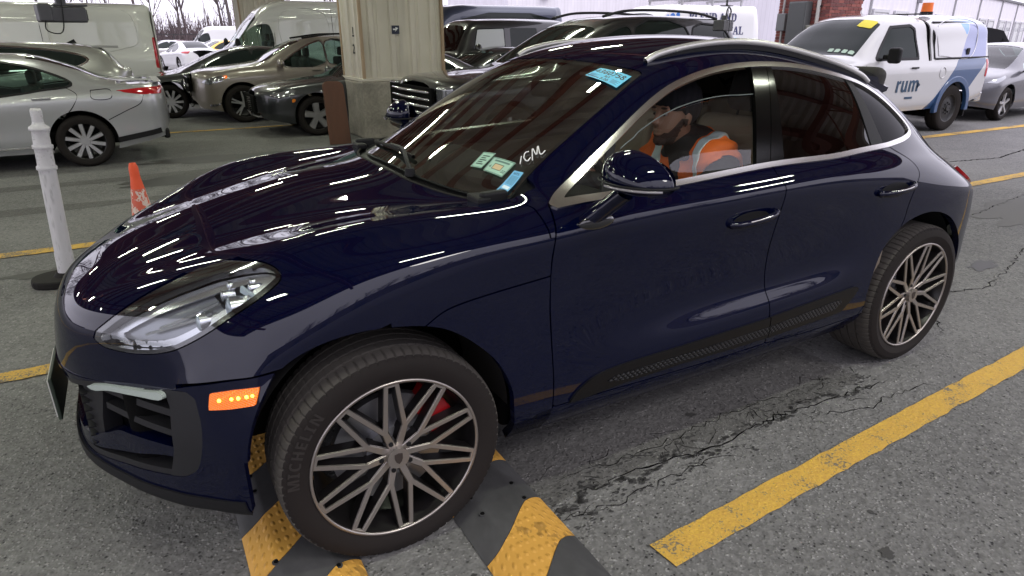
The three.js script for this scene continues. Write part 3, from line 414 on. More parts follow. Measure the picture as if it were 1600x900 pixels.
// hood (one clamshell over both fenders)
{
  let s = within(HS, -1, 0.64);
  s = clip(s, (x, y, z) => fHood(x, y, z), 1); s = clip(s, (x, y, z) => fHood(x, y, z) - GAP);
  s = clip(s, (x, y) => x < 0.06 ? 1 : y - L1(x) - GAP);
  s = clip(s, (x, y) => -archF(x, y)); s = clip(s, (x, y, z) => -sdHead(x, y, z) - 0.003);
  s = clip(s, (x, y) => x < 0 ? (x > -0.58 ? y - noseLine(x) - 0.002 : y - 0.6) : 1);
  part('hood', sheet(s, 0.022), P_BLUE, hero);
}
const halves = [clip(HS, (x, y, z) => z), clip(HS, (x, y, z) => -z)];
const doorsOf = [];
halves.forEach((H, side) => {
  const far = side === 1;
  // fender behind the wheel
  let s = within(H, 0.05, 0.6, 0.2, 0.95); s = clip(s, (x, y) => doorX(y) - x - GAP); s = clip(s, (x, y) => L1(x) - y - GAP); s = clip(s, (x, y) => -archF(x, y)); s = clip(s, x => x - 0.06);
  part('fender', sheet(s, 0.03), P_BLUE, hero);
  // doors
  s = within(H, 0.5, 1.8, 0.3, 1.25); s = clip(s, (x, y) => sdDF(x, y) - GAP); s = clip(s, (x, y) => -sdDLO(x, y));
  const df = part('door', sheet(s, 0.02), P_BLUE, hero); const dfS = s;
  s = within(H, 1.6, 2.7, 0.3, 1.25); s = clip(s, (x, y) => sdDR(x, y) - GAP); s = clip(s, (x, y) => -sdDLO(x, y)); s = clip(s, (x, y) => -archR(x, y));
  const dr = part('door', sheet(s, 0.02), P_BLUE, hero);
  doorsOf.push([df, dr]);
  // side blade and its textured insert, in two lengths
  const blade = sdPoly([...smooth([[0.655, 0.372], [0.678, 0.405], [0.72, 0.437], [0.79, 0.462], [0.9, 0.474]], 4), [1.687, 0.497], [2.262, 0.532], [2.282, 0.512], [2.191, 0.412], [1.72, 0.392], [1.2, 0.398], [0.9, 0.388]]);
  const ins = sdPoly([[0.80, 0.425], [0.86, 0.437], [1.70, 0.452], [2.14, 0.486], [2.18, 0.478], [2.13, 0.440], [1.70, 0.418], [0.9, 0.408]]);
  for (const [d, host] of [[sdDF, df], [sdDR, dr]]) {
    let b = within(H, 0.6, 2.4, 0.33, 0.6); b = clip(b, (x, y) => blade(x, y)); b = clip(b, (x, y) => d(x, y) - GAP);
    const bl = part('side_blade', slab(b, 0.009, -0.004), M_BLADE, host);
    let t = clip(b, (x, y) => ins(x, y)); part('textured_insert', slab(t, 0.012, 0.006), M_CARBON, host);
  }
  // body shell: roof, pillars, sills, quarter panel
  s = within(H, 0.05, 4); s = clip(s, (x, y, z) => x > 0.64 ? 1 : Math.max(-fHood(x, y, z) - 0.003, (y < 0.36 ? x - 0.30 : -1)));
  s = clip(s, (x, y) => -sdDF(x, y) - GAP); s = clip(s, (x, y) => -sdDR(x, y) - GAP); s = clip(s, (x, y) => -sdDLO(x, y));
  s = clip(s, (x, y) => -archF(x, y)); s = clip(s, (x, y) => -archR(x, y)); s = clip(s, (x, y, z) => -sdWS(x, y, z)); s = clip(s, (x, y, z) => -sdRear(x, y, z));
  s = clip(s, (x, y, z) => x > 0.62 || Math.abs(z) > 0.735 || y < 1.0 ? 1 : -1);
  part('body_shell', sheet(s, 0.03), P_BLUE, hero);
  // windows
  const D = clip(within(H, 0.55, 2.85, 1.05, 1.6), (x, y) => sdDLO(x, y) + 0.004);
  const glassTop = pchip([[0.96, 1.25], [0.997, 1.268], [1.093, 1.314], [1.187, 1.351], [1.281, 1.375], [1.422, 1.396], [1.544, 1.403], [1.7, 1.403]], 1);
  const inner = clip(D, (x, y) => sdDLO(x, y) - 0.012);
  // x of the sloping dividers as functions of height
  const xMir = y => 0.872 + (y - 1.2) * 0.63, xB0 = y => 1.552 + (y - 1.108) * 0.455, xB1 = y => 1.647 + (y - 1.143) * 0.50, xB2 = y => 1.735 + (y - 1.161) * 0.36, xC0 = y => 2.34 + (y - 1.165) * 0.155, xC1 = y => 2.437 - (y - 1.162) * 0.02;
  let q = clip(inner, (x, y) => xMir(y) - x); part('quarter_light', sheet(shifted(q, -0.012), 0), G_SIDE, df);
  q = clip(inner, (x, y) => x - xMir(y)); q = clip(q, (x, y) => xMir(y) + 0.030 - x); part('window_divider', slab(q, 0.002, -0.014), M_BLACK, df);
  q = clip(inner, (x, y) => x - xMir(y) - 0.02); q = clip(q, (x, y) => xB0(y) + 0.03 - x); if (!far) { const e = []; for (let x = 0.965; x < 1.69; x += 0.03) { const p = surfSide(x, x < 0.997 ? 1.268 + (x - 0.997) * 0.62 : glassTop(x), -0.013); e.push(p); } part('glass_edge', tube(e, 0.0024, 6, 90), std('polished glass edge', [0.10, 0.125, 0.115], 0.35), df); } if (!far) q = clip(q, (x, y) => x < 0.997 ? 1.268 + (x - 0.997) * 0.62 - y : glassTop(x) - y); part('window', sheet(shifted(q, -0.014), 0.004), G_SIDE, df, far ? undefined : 'half lowered driver window with a curved top edge');
  q = clip(inner, (x, y) => x - xB0(y)); q = clip(q, (x, y) => xB1(y) - 0.002 - x); part('pillar_trim', slab(q, 0.001, -0.02), M_PILLAR, df);
  q = clip(inner, (x, y) => x - xB1(y) - 0.002); q = clip(q, (x, y) => xB2(y) - x); part('pillar_trim', slab(q, 0.001, -0.02), M_PILLAR, dr);
  q = clip(inner, (x, y) => x - xB2(y)); q = clip(q, (x, y) => xC0(y) - x); part('window', sheet(shifted(q, -0.004), 0.004), G_PRIVACY, dr);
  q = clip(inner, (x, y) => x - xC0(y)); q = clip(q, (x, y) => xC1(y) - x); part('window_divider', slab(q, 0.0, -0.014), M_BLACK, dr);
  q = clip(inner, (x, y) => x - xC1(y)); part('quarter_window', sheet(shifted(q, -0.004), 0.004), G_QUARTER, hero);
  // bright trim round the windows: a raised ring, split at the doors
  const ring = clip(clip(within(H, 0.5, 2.95, 1.0, 1.65), (x, y) => sdDLO(x, y) + 0.001), (x, y) => 0.0175 - sdDLO(x, y));
  part('window_trim', slab(ring, 0.006, -0.01), M_CHROME, hero);
});
// windscreen with its dark printed border
{
  const W = clip(within(HS, 0.3, 1.3, 1.0, 1.7, -0.8, 0.8), (x, y, z) => sdWS(x, y, z));
  const ws = part('windscreen', sheet(shifted(clip(W, (x, y, z) => sdWS(x, y, z) - 0.004), -0.003), 0.004), G_FRONT, hero);
  let b = clip(W, (x, y, z) => Math.max(0.022 - sdWS(x, y, z), (x - 1.13 + 0.04 * Math.abs(z)) - 0.03, 0.05 - (x - 0.345 - 0.42 * z * z)));
  part('windscreen_border', sheet(shifted(b, -0.008), 0), M_BLACK, hero);
  // roof seam beside the rails, cowl tray under the wipers
  const cw = clip(clip(within(HS, 0.25, 0.62, 1.0, 1.3, -0.76, 0.76), (x, y, z) => x - cowlX(Math.abs(z)) + 0.03), (x, y, z) => -sdWS(x, y, z) + 0.03);
  part('cowl_tray', sheet(shifted(cw, -0.022), 0), M_BLACK, hero);
  const seal = []; for (let k = -24; k <= 24; k++) { const z = k / 24 * 0.71; seal.push(surfTop(cowlX(Math.abs(z)) + 0.006, z, -0.004)); }
  part('hood_seal', tube(seal, 0.006, 6, 96), M_RUBBER, hero);
  const rg = clip(within(HS, 2.9, 3.5, 0.9, 1.6, -0.5, 0.5), (x, y, z) => sdRear(x, y, z)); part('rear_window', sheet(shifted(rg, -0.002), 0.004), G_PRIVACY, hero);
}
function surfTop(x, z, up = 0) {               // a point on the top of the body above (x, z)
  const { P, nu, nv } = HG; let best = null;
  for (let i = 0; i < nu - 1; i++) for (let j = 0; j < nv - 1; j++) {
    const a = (i * nv + j) * 3, b = a + nv * 3, d = a + 3, c = b + 3;
    if (Math.min(P[a], P[d]) > x || Math.max(P[b], P[c]) < x || Math.max(P[a + 2], P[b + 2], P[c + 2], P[d + 2]) < z || Math.min(P[a + 2], P[b + 2], P[c + 2], P[d + 2]) > z) continue;
    for (const [o, p, q] of [[a, b, c], [a, c, d]]) {
      const x1 = P[p] - P[o], z1 = P[p + 2] - P[o + 2], x2 = P[q] - P[o], z2 = P[q + 2] - P[o + 2], D = x1 * z2 - x2 * z1; if (Math.abs(D) < 1e-12) continue;
      const s = ((x - P[o]) * z2 - x2 * (z - P[o + 2])) / D, t = (x1 * (z - P[o + 2]) - (x - P[o]) * z1) / D; if (s < -0.01 || t < -0.01 || s + t > 1.01) continue;
      const y = P[o + 1] + s * (P[p + 1] - P[o + 1]) + t * (P[q + 1] - P[o + 1]); if (best === null || y > best) best = y;
    }
  }
  return [x, (best ?? 1) + up, z];
}
function surfSide(x, y, out = 0, s = 1) {      // a point on the side of the body at (x, y)
  let bd = 1e9, b = 0; const { P, nu, nv } = HG, h = (nv + 1) >> 1;
  for (let i = 0; i < nu; i++) for (let j = 0; j < h; j++) { const k = (i * nv + j) * 3, d = (P[k] - x) ** 2 + (P[k + 1] - y) ** 2; if (d < bd) { bd = d; b = k; } }
  return [x, y, s * (P[b + 2] + out)];
}
// tail: closes the rear, with lamps
{
  const { P, nu, nv } = HG, i = nu - 1, ring = []; for (let j = 0; j < nv; j++) { const k = (i * nv + j) * 3; ring.push([P[k], P[k + 1], P[k + 2]]); }
  const c = [3.66, 0.68, 0], S = [], n = 8; const at = (j, r) => { const p = ring[j], t = r / n; return [p[0] + (c[0] - p[0]) * t + 0.05 * Math.sin(Math.PI * t), p[1] + (c[1] - p[1]) * t, p[2] + (c[2] - p[2]) * t]; };
  const pos = [], idx = []; for (let j = 0; j < nv; j++) for (let r = 0; r <= n; r++) pos.push(...at(j, r));
  for (let j = 0; j < nv - 1; j++) for (let r = 0; r < n; r++) { const a = j * (n + 1) + r; idx.push(a, a + 1, a + n + 1, a + 1, a + n + 2, a + n + 1); }
  const g = new THREE.BufferGeometry(); g.setAttribute('position', new THREE.Float32BufferAttribute(pos, 3)); g.setIndex(idx); g.computeVertexNormals(); part('tailgate', g, P_BLUE, hero);
  const bs = []; for (let k = 0; k <= 10; k++) { const z = -0.5 + k * 0.1; bs.push([3.60 + 0.03 * Math.cos(z * 3), 0.36, z]); } part('rear_valance', ribbon(bs, 0.2, 0.02), M_BLACK, hero);
  // roof spoiler: a lip that carries the roof on past the hatch
  const N = 20, rowsS = []; for (let k = 0; k <= N; k++) { const z = (k / N * 2 - 1) * 0.49, y0 = surfTop(2.66, z)[1], xt = 3.03 - 0.30 * z * z, y1 = y0 - 0.075; rowsS.push([[2.66, y0 - 0.002, z], [2.85, y0 - 0.024, z], [xt - 0.08, y1 + 0.014, z], [xt, y1 - 0.004, z], [xt - 0.01, y1 - 0.022, z], [xt - 0.16, y1 - 0.05, z], [2.8, y0 - 0.08, z]]); }
  const spos = [], sidx = [], M = 7; for (const r of rowsS) for (const p of r) spos.push(...p); for (let k = 0; k < N; k++) for (let q = 0; q < M; q++) { const a = k * M + q, b = k * M + (q + 1) % M; sidx.push(a, a + M, b, b, a + M, b + M); } for (const e of [0, N]) for (let q = 1; q < M - 1; q++) e ? sidx.push(e * M, e * M + q, e * M + q + 1) : sidx.push(0, q + 1, q);
  let sg = new THREE.BufferGeometry(); sg.setAttribute('position', new THREE.Float32BufferAttribute(spos, 3)); sg.setIndex(sidx); sg = toCreasedNormals(sg.toNonIndexed(), 0.9); part('roof_spoiler', sg, P_BLUE, hero);
  for (const s of [1, -1]) {
    let t = clip(within(HS, 2.9, 3.7, 0.75, 1.05, s > 0 ? 0.3 : -1, s > 0 ? 1 : -0.3), sdAsXYZ(sdPoly(loop([[3.27, 0.955], [3.40, 0.938], [3.56, 0.905], [3.59, 0.86], [3.56, 0.825], [3.44, 0.845], [3.33, 0.885], [3.26, 0.925]], 4))));
    part('tail_light', slab(t, 0.012, -0.006), M_TAIL, hero);
  }
}
function sdAsXYZ(f) { return (x, y) => f(x, y); }
// front bumper
{
  const BS = gridSoup(bumpGrid(), true), W = (x, z) => Math.abs(z) + x + 0.93;
  // cut back a hair under the hood edge and along the wheel arch
  const OUT = sdPoly([[-0.3, 0.588], [0.28, 0.594], ...smooth([[0.6, 0.642], [0.85, 0.668], [1.06, 0.688], [1.15, 0.692]], 4), ...smooth([[1.19, 0.675], [1.212, 0.60], [1.205, 0.53], [1.165, 0.455], [1.10, 0.42], [1.02, 0.408]], 4), [0.74, 0.388], [0.48, 0.362], [-0.3, 0.352]]);
  const f = (x, y, z) => OUT(W(x, z), y);
  let s = clip(BS, (x, y, z) => -f(x, y, z) - 0.001); s = clip(s, (x, y) => -archF(x, y) + 0.004); s = clip(s, (x, y) => y < 0.5 ? -0.444 - x : 1); s = clip(s, (x, y) => x > -0.60 ? noseLine(x) - 0.003 - y : 1);
  const bumper = part('front_bumper', sheet(s, 0.02), P_BLUE, hero);
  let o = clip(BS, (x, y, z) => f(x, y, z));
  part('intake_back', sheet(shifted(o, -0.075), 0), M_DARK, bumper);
  const wingTop = pchip([[-0.2, 0.40], [0.34, 0.412], [0.45, 0.425], [0.62, 0.47], [0.74, 0.505], [1.06, 0.512], [1.3, 0.512]], 1), wingBot = pchip([[-0.2, 0.378], [0.34, 0.378], [0.42, 0.383], [0.78, 0.438], [1.06, 0.478], [1.3, 0.478]], 1);
  for (const s of [1, -1]) {
    const h = clip(o, (x, y, z) => s * z);
    let c = clip(h, (x, y, z) => W(x, z) - 1.058 - (y < 0.5 ? -(0.5 - y) * 0.5 : 0) - (y > 0.64 ? -(y - 0.64) * 0.6 : 0)); part('intake_frame', slab(c, -0.001, -0.07), M_GREYPLASTIC, bumper);
    c = clip(h, (x, y, z) => Math.max(0.02 - f(x, y, z), -1)); part('intake_frame', slab(clip(c, (x, y, z) => W(x, z) - 0.2), -0.003, -0.06), M_GREYPLASTIC, bumper);
    // grey pillar between the middle grille and the side intake
    c = clip(clip(h, (x, y, z) => W(x, z) - 0.36 - (y - 0.4) * 0.5), (x, y, z) => 0.54 + (y - 0.4) * 0.35 - W(x, z)); c = clip(c, (x, y, z) => y - wingTop(W(x, z)) + 0.01); part('intake_pillar', slab(c, -0.012, -0.07), M_GREYPLASTIC, bumper);
    // slats
    for (const [y0, y1, w0, t] of [[0.617, 0.612, 0.60, 0.011], [0.562, 0.548, 0.62, 0.010]]) {
      c = clip(clip(h, (x, y, z) => W(x, z) - w0), (x, y, z) => 1.07 - W(x, z)); c = clip(c, (x, y, z) => t - Math.abs(y - y0 - (y1 - y0) * (W(x, z) - w0) / 0.45));
      part('intake_slat', slab(c, -0.014, -0.07), M_GREYPLASTIC, bumper);
    }
    c = clip(clip(h, (x, y, z) => wingTop(W(x, z)) - y), (x, y, z) => y - wingBot(W(x, z))); part('bumper_wing', slab(c, -0.002, -0.05), P_BLUE, bumper);
    // daytime lamp bar
    const drl = sdPoly(loop([[0.56, 0.625], [0.62, 0.640], [0.75, 0.655], [0.9, 0.668], [1.02, 0.680], [1.045, 0.674], [1.04, 0.662], [0.9, 0.650], [0.70, 0.634], [0.60, 0.618]], 4));
    c = clip(h, (x, y, z) => drl(W(x, z), y)); part('daytime_lamp', slab(c, 0.012, -0.03), M_DRL, bumper);
    // amber marker, lit on the near side
    const am = sdPoly([[1.262, 0.700], [1.36, 0.714], [1.462, 0.724], [1.448, 0.674], [1.35, 0.660], [1.256, 0.652]]);
    c = clip(BS, (x, y, z) => s * z < 0 ? -1 : am(W(x, z), y)); const lamp = part('side_marker', slab(c, 0.006, -0.004), M_AMBERLIT, bumper);
    if (s > 0) for (const [w, y, r] of [[1.305, 0.680, 0.0055], [1.355, 0.688, 0.005], [1.385, 0.694, 0.0055], [1.41, 0.700, 0.0055], [1.435, 0.706, 0.005]]) {
      let b = 1e9, q = null; for (let k = 0; k < c.length; k += 6) { const d = (W(c[k], c[k + 2]) - w) ** 2 + (c[k + 1] - y) ** 2; if (d < b) { b = d; q = k; } }
      part('lamp_bulb', new THREE.SphereGeometry(r, 10, 8).translate(c[q] + 0.006 * c[q + 3], c[q + 1], c[q + 2] + 0.006 * c[q + 5]), M_BULB, bumper);
    }
  }
  // middle mesh and plate
  const bars = []; for (let k = 0; k < 7; k++) { const pts = []; for (let i = -8; i <= 8; i++) { const z = i * 0.05; pts.push([-0.855 + 0.14 * z * z, 0.40 + k * 0.03, z]); } bars.push(ribbon(pts, 0.006, 0.02)); }
  part('grille_mesh', bars, M_BLACK, bumper);
  const lip = clip(BS, (x, y) => 0.352 - y); part('splitter', slab(clip(lip, (x, y, z) => 0.88 - Math.abs(z)), 0.007, -0.004), M_BLACK, bumper);
  const pl = part('licence_plate', box(0.012, 0.16, 0.31, -0.945, 0.475, 0.02, 0.004).rotateZ(0), std('plate frame', [0.02, 0.03, 0.02], 0.5), bumper); pl.position.x = 0.0;
  part('plate_face', box(0.004, 0.14, 0.29, -0.9535, 0.475, 0.02), std('plate face', [0.5, 0.5, 0.46], 0.5), bumper);
}
// headlights
for (const s of [1, -1]) {
  const H = clip(within(HS, -0.85, -0.2, 0.7, 1.1, s > 0 ? 0.3 : -1, s > 0 ? 1 : -0.3), (x, y, z) => sdHead(x, y, z));
  const body = part('headlight', sheet(shifted(H, -0.075), 0), std('lamp housing grey', [0.15, 0.155, 0.165], 0.35, 0.3, { side: THREE.DoubleSide }), hero);
  const rimS = clip(H, (x, y, z) => 0.010 - sdHead(x, y, z)); part('headlight_rim', slab(rimS, -0.001, -0.08), M_GLOSSBLACK, body);
  part('headlight_lens', sheet(shifted(H, 0.001), 0.003), G_LENS, body);
  const at = (x, y, d) => { let b = 1e9, q = 0; for (let k = 0; k < H.length; k += 6) { const e = (H[k] - x) ** 2 + (H[k + 1] - y) ** 2; if (e < b) { b = e; q = k; } } return [x - d * H[q + 3], y - d * H[q + 4], H[q + 2] - d * H[q + 5]]; };
  { const band = clip(H, (x, y, z) => Math.min(sdHead(x, y, z) - 0.012, 0.030 - sdHead(x, y, z))); part('inner_bezel', slab(band, -0.030, -0.036), M_SILVERPLASTIC, body); const rib = []; for (let k = 0; k < 5; k++) { const pts = []; for (let i = 0; i <= 6; i++) { const x = -0.66 + k * 0.012 + i * 0.03; pts.push(at(x, 0.81 + k * 0.012 + i * 0.0085, 0.052)); } rib.push(ribbon(pts, 0.003, 0.006)); } part('reflector_fins', rib, M_SILVERPLASTIC, body).userData.kind = 'stuff'; }
  // inner shell, projector lenses and light bars
  const deep = clip(H, (x, y) => -(x + 0.41) - (y - 0.85) * 0.4); part('inner_shroud', sheet(shifted(clip(deep, (x, y, z) => sdHead(x, y, z) - 0.02), -0.045), 0.02), std('shroud', [0.22, 0.23, 0.25], 0.25, 0.5, { side: THREE.DoubleSide }), body);
  for (const [x, y, r] of [[-0.40, 0.93, 0.036], [-0.485, 0.885, 0.030]]) {
    const p = at(x, y, 0.05), g = new THREE.CylinderGeometry(r, r * 0.9, 0.05, 24).rotateZ(Math.PI / 2).translate(...p); part('projector', g, M_SILVERPLASTIC, body);
    part('projector_lens', new THREE.SphereGeometry(r * 0.92, 20, 12).scale(0.5, 1, 1).translate(p[0] - 0.022, p[1], p[2]), phys('projector glass', [0.35, 0.4, 0.44], 0.03, 0.2, { clearcoat: 1 }), body);
  }
  for (const [a, b] of [[[-0.64, 0.825], [-0.46, 0.905]], [[-0.60, 0.850], [-0.44, 0.935]]]) {
    const pts = []; for (let k = 0; k <= 6; k++) pts.push(at(a[0] + (b[0] - a[0]) * k / 6, a[1] + (b[1] - a[1]) * k / 6, 0.028)); part('light_bar', ribbon(pts, 0.006, 0.012), M_SILVERPLASTIC, body);
  }
  for (const [x, y, r] of [[-0.352, 0.952, 0.017], [-0.342, 0.982, 0.017], [-0.415, 0.962, 0.015], [-0.392, 0.987, 0.015], [-0.335, 1.0, 0.012]]) { const p = at(x, y, 0.042); part('led_cell', [new THREE.CylinderGeometry(r, r * 0.85, 0.035, 20).rotateZ(Math.PI / 2).translate(...p), new THREE.TorusGeometry(r, 0.003, 6, 20).rotateY(Math.PI / 2).translate(p[0] - 0.018, p[1], p[2])], M_SILVERPLASTIC, body); part('led_lens', new THREE.SphereGeometry(r * 0.8, 14, 10).scale(0.5, 1, 1).translate(p[0] - 0.017, p[1], p[2]), MATS['projector glass'], body); }
  { const pts = []; for (const [x, y] of [[-0.36, 0.925], [-0.35, 0.955], [-0.375, 0.975]]) pts.push(at(x, y, 0.03)); part('frosted_guide', ribbon(pts, 0.02, 0.008), std('frosted guide', [0.5, 0.58, 0.62], 0.3, 0.2), body); }
}
// door handles, each over a flat dark patch painted as its recess shade
for (const s of [1, -1]) {
  const k = s > 0 ? 0 : 1;
  for (const [door, x0, x1, y0, y1] of [[doorsOf[k][0], 1.385, 1.625, 0.948, 0.968], [doorsOf[k][1], 2.295, 2.530, 0.968, 0.985]]) {
    const N = 12, pts = []; for (let i = 0; i <= N; i++) { const t = i / N; const p = surfSide(x0 + (x1 - x0) * t, y0 + (y1 - y0) * t, 0.008 + 0.030 * Math.sin(Math.PI * t) ** 0.5, s); pts.push(p); }
    const h = part('door_handle', new THREE.TubeGeometry(new THREE.CatmullRomCurve3(pts.map(p => V(...p))), 40, 0.0125, 10).translate(0, 0, 0), P_BLUE, door);
    const cx = (x0 + x1) / 2 - 0.01, cy = (y0 + y1) / 2 - 0.004, c = surfSide(cx, cy, 0.0015, s);
    const recessShade = clip(within(halves[k], x0 - 0.05, x1 + 0.05, y0 - 0.1, y1 + 0.1), (x, y) => 1 - ((x - cx) / 0.105) ** 2 - ((y - cy) / 0.034) ** 2);
    part('recess_shade', sheet(shifted(recessShade, 0.0012), 0), M_BLACK, door);
    part('handle_strip', tube(pts.slice(3, 10).map(p => [p[0], p[1] + 0.007, p[2] + s * 0.009]), 0.0035, 6), M_CHROME, door);
    for (const e of [pts[0], pts[N]]) part('handle_foot', new THREE.SphereGeometry(0.016, 12, 8).translate(...e), P_BLUE, door);
  }
}
// mirrors
for (const s of [1, -1]) {
  const g = new THREE.SphereGeometry(1, 40, 28), p = g.attributes.position;
  for (let i = 0; i < p.count; i++) {
    let x = p.getX(i), y = p.getY(i), z = p.getZ(i);
    if (x > 0) x *= 0.35; if (y < 0) y *= 0.62; const q = 0.9 + 0.1 * z * s; y *= 0.86 + 0.2 * (1 - z * s) / 2; p.setXYZ(i, x * 0.105 * q + 0.018 * z * s, y * 0.088 + (y > 0 ? -0.012 * z * s : 0), z * 0.135);
  }
  g.computeVertexNormals(); g.translate(0.815, 1.205, s * 1.045);
  const m = part('wing_mirror', g, P_BLUE, hero);
  const seam = []; for (let k = 0; k <= 20; k++) { const a = Math.PI * (0.42 + 1.2 * k / 20); seam.push([0.815 + Math.cos(a) * 0.106 + 0.018 * Math.sin(a), 1.197, s * (1.045 + Math.sin(a) * 0.136)]); }
  part('mirror_seam', tube(seam, 0.0042, 6, 60), M_BLACK, m);
  const sig = seam.slice(3, 12).map(q => [q[0] - 0.003, q[1] - 0.008, q[2]]); part('turn_signal', tube(sig, 0.0045, 6, 40), std('mirror lens', [0.25, 0.24, 0.25], 0.1, 0.3), m);
  part('mirror_glass', new THREE.CircleGeometry(1, 32).scale(0.115, 0.062, 1).rotateY(Math.PI / 2).translate(0.857, 1.203, s * 1.05), std('mirror silver', [0.8, 0.8, 0.82], 0.03, 1, { side: THREE.DoubleSide }), m);
  const b0 = surfSide(0.735, 1.045, -0.02, s); const st = new THREE.CatmullRomCurve3([V(...b0), V(0.765, 1.085, s * 0.93), V(0.80, 1.145, s * 0.975)]);
  const tg = new THREE.TubeGeometry(st, 12, 0.028, 14); tg.translate(-0.77, 0, 0).scale(1.5, 1, 1).translate(0.77, 0, 0); part('mirror_stalk', tg, P_BLUE, m);
  part('stalk_foot', new THREE.SphereGeometry(0.05, 16, 10).scale(1.5, 0.55, 0.3).translate(b0[0] + 0.01, b0[1], b0[2] + s * 0.02), M_GLOSSBLACK, m);
}
// roof rails
for (const s of [1, -1]) {
  const pts = []; for (let k = 0; k <= 28; k++) { const t = k / 28, x = 1.27 + t * 1.37, z = 0.535 - 0.03 * (1 - t) * (1 - t) + 0.035 * t; const y = surfTop(x, z)[1] + 0.004 + 0.026 * Math.pow(Math.sin(Math.PI * Math.min(1, Math.max(0, t))), 0.35); pts.push([x, y, s * z]); }
  const c = new THREE.CatmullRomCurve3(pts.map(p => V(...p))), g = new THREE.TubeGeometry(c, 90, 0.0135, 12); const rl = part('roof_rail', g, phys('brushed rail', [0.62, 0.61, 0.59], 0.3, 0.55, { side: THREE.DoubleSide }), hero);
  part('rail_foot', ribbon(pts.map(p => [p[0], p[1] - 0.018, p[2]]), 0.026, 0.014), M_BLACK, rl);
}
// the wiper lies low along the screen base
{
  const arm = (pts, r) => tube(pts.map(([x, z, u]) => surfTop(x, z, u)), r, 8, 50);
  const w = part('wiper', arm([[0.352, 0.245, 0.012], [0.372, 0.16, 0.030], [0.405, 0.04, 0.034], [0.418, -0.06, 0.026], [0.424, -0.16, 0.022]], 0.0085), M_BLACK, hero);
  part('wiper_blade', arm([[0.418, 0.12, 0.010], [0.424, -0.1, 0.011], [0.438, -0.3, 0.011], [0.468, -0.5, 0.010], [0.50, -0.60, 0.008]], 0.0085), M_RUBBER, w); const q = surfTop(0.352, 0.245, 0.004); part('wiper_pivot', cyl(0.018, 0.022, 0.03, q[0], q[1], q[2]), M_BLACK, w);
  for (const s of [1, -1]) { const h = surfTop(0.485, s * 0.70, 0.0); part('hinge_cover', [box(0.10, 0.05, 0.035, h[0] - 0.01, h[1] + 0.004, h[2], 0.012), box(0.05, 0.03, 0.10, h[0] - 0.05, h[1] - 0.002, h[2] - s * 0.03, 0.01)], M_BLACK, hero); }
}
// stickers and the white hand-written mark on the windscreen
const wsAt = (x, z, up = 0.004) => surfTop(x, z, up);
function decal(name, c, tex, label) {        // c: four corners (x, z) on the windscreen: lower left, lower right, upper right, upper left as seen from outside
  const n = 6, g = new THREE.PlaneGeometry(1, 1, n, n), p = g.attributes.position, u = g.attributes.uv;
  for (let i = 0; i < p.count; i++) { const s = u.getX(i), t = u.getY(i); const x = (1 - t) * ((1 - s) * c[0][0] + s * c[1][0]) + t * ((1 - s) * c[3][0] + s * c[2][0]), z = (1 - t) * ((1 - s) * c[0][1] + s * c[1][1]) + t * ((1 - s) * c[3][1] + s * c[2][1]); p.setXYZ(i, ...wsAt(x, z)); }
  g.computeVertexNormals(); return part(name, g, tex, hero, label);
}
const paper = (key, w, h, draw) => Object.assign(new THREE.MeshStandardMaterial({ map: canvasTex(w, h, draw), roughness: 0.55, side: THREE.DoubleSide }), { name: key });
decal('windscreen_sticker', [[1.075, 0.371], [1.076, 0.575], [1.158, 0.562], [1.138, 0.39]], paper('blue lot ticket', 400, 210, (x, w, h) => {
  x.fillStyle = '#58c0e4'; x.fillRect(0, 0, w, h); x.fillStyle = '#02060f'; x.font = 'bold 96px sans-serif'; x.fillText('4360758', 6, 96); x.font = 'bold 50px sans-serif'; x.fillText('N3', 175, 146); x.fillText('8:20', 165, 196);
  x.fillStyle = '#1c4f7c'; for (let k = 0; k < 6; k++) x.fillRect(14, 132 + k * 8, 100 - (k % 3) * 18, 4); x.fillRect(10, 176, 140, 16); for (let k = 0; k < 5; k++) x.fillRect(285, 132 + k * 12, 90 - (k % 2) * 25, 5);
}), 'blue ticket printed with a large number at the top corner of the windscreen');
const green = (x, w, h) => { x.fillStyle = '#9fc4b0'; x.fillRect(0, 0, w, h); x.strokeStyle = '#3d6656'; x.lineWidth = 7; x.strokeRect(8, 8, w - 16, h - 16); };
decal('windscreen_sticker', [[0.517, 0.441], [0.535, 0.494], [0.611, 0.469], [0.591, 0.408]], paper('small green ticket', 160, 200, (x, w, h) => { green(x, w, h); x.fillStyle = '#27433a'; for (let k = 0; k < 5; k++) x.fillRect(34, 40 + k * 26, 92 - (k % 2) * 30, 14); }), 'small pale green sticker');
decal('windscreen_sticker', [[0.534, 0.511], [0.56, 0.604], [0.629, 0.585], [0.597, 0.480]], paper('large green ticket', 260, 190, (x, w, h) => { green(x, w, h); x.fillStyle = '#55756a'; x.fillRect(40, 26, 180, 20); x.fillStyle = '#c9b58c'; x.fillRect(70, 72, 110, 66); x.strokeStyle = '#22382f'; x.lineWidth = 6; x.strokeRect(70, 72, 110, 66); x.fillStyle = '#1d2f28'; x.font = 'bold 42px sans-serif'; x.fillText('22', 196, 150); x.fillText('4', 26, 130); }), 'larger green sticker with a framed panel');
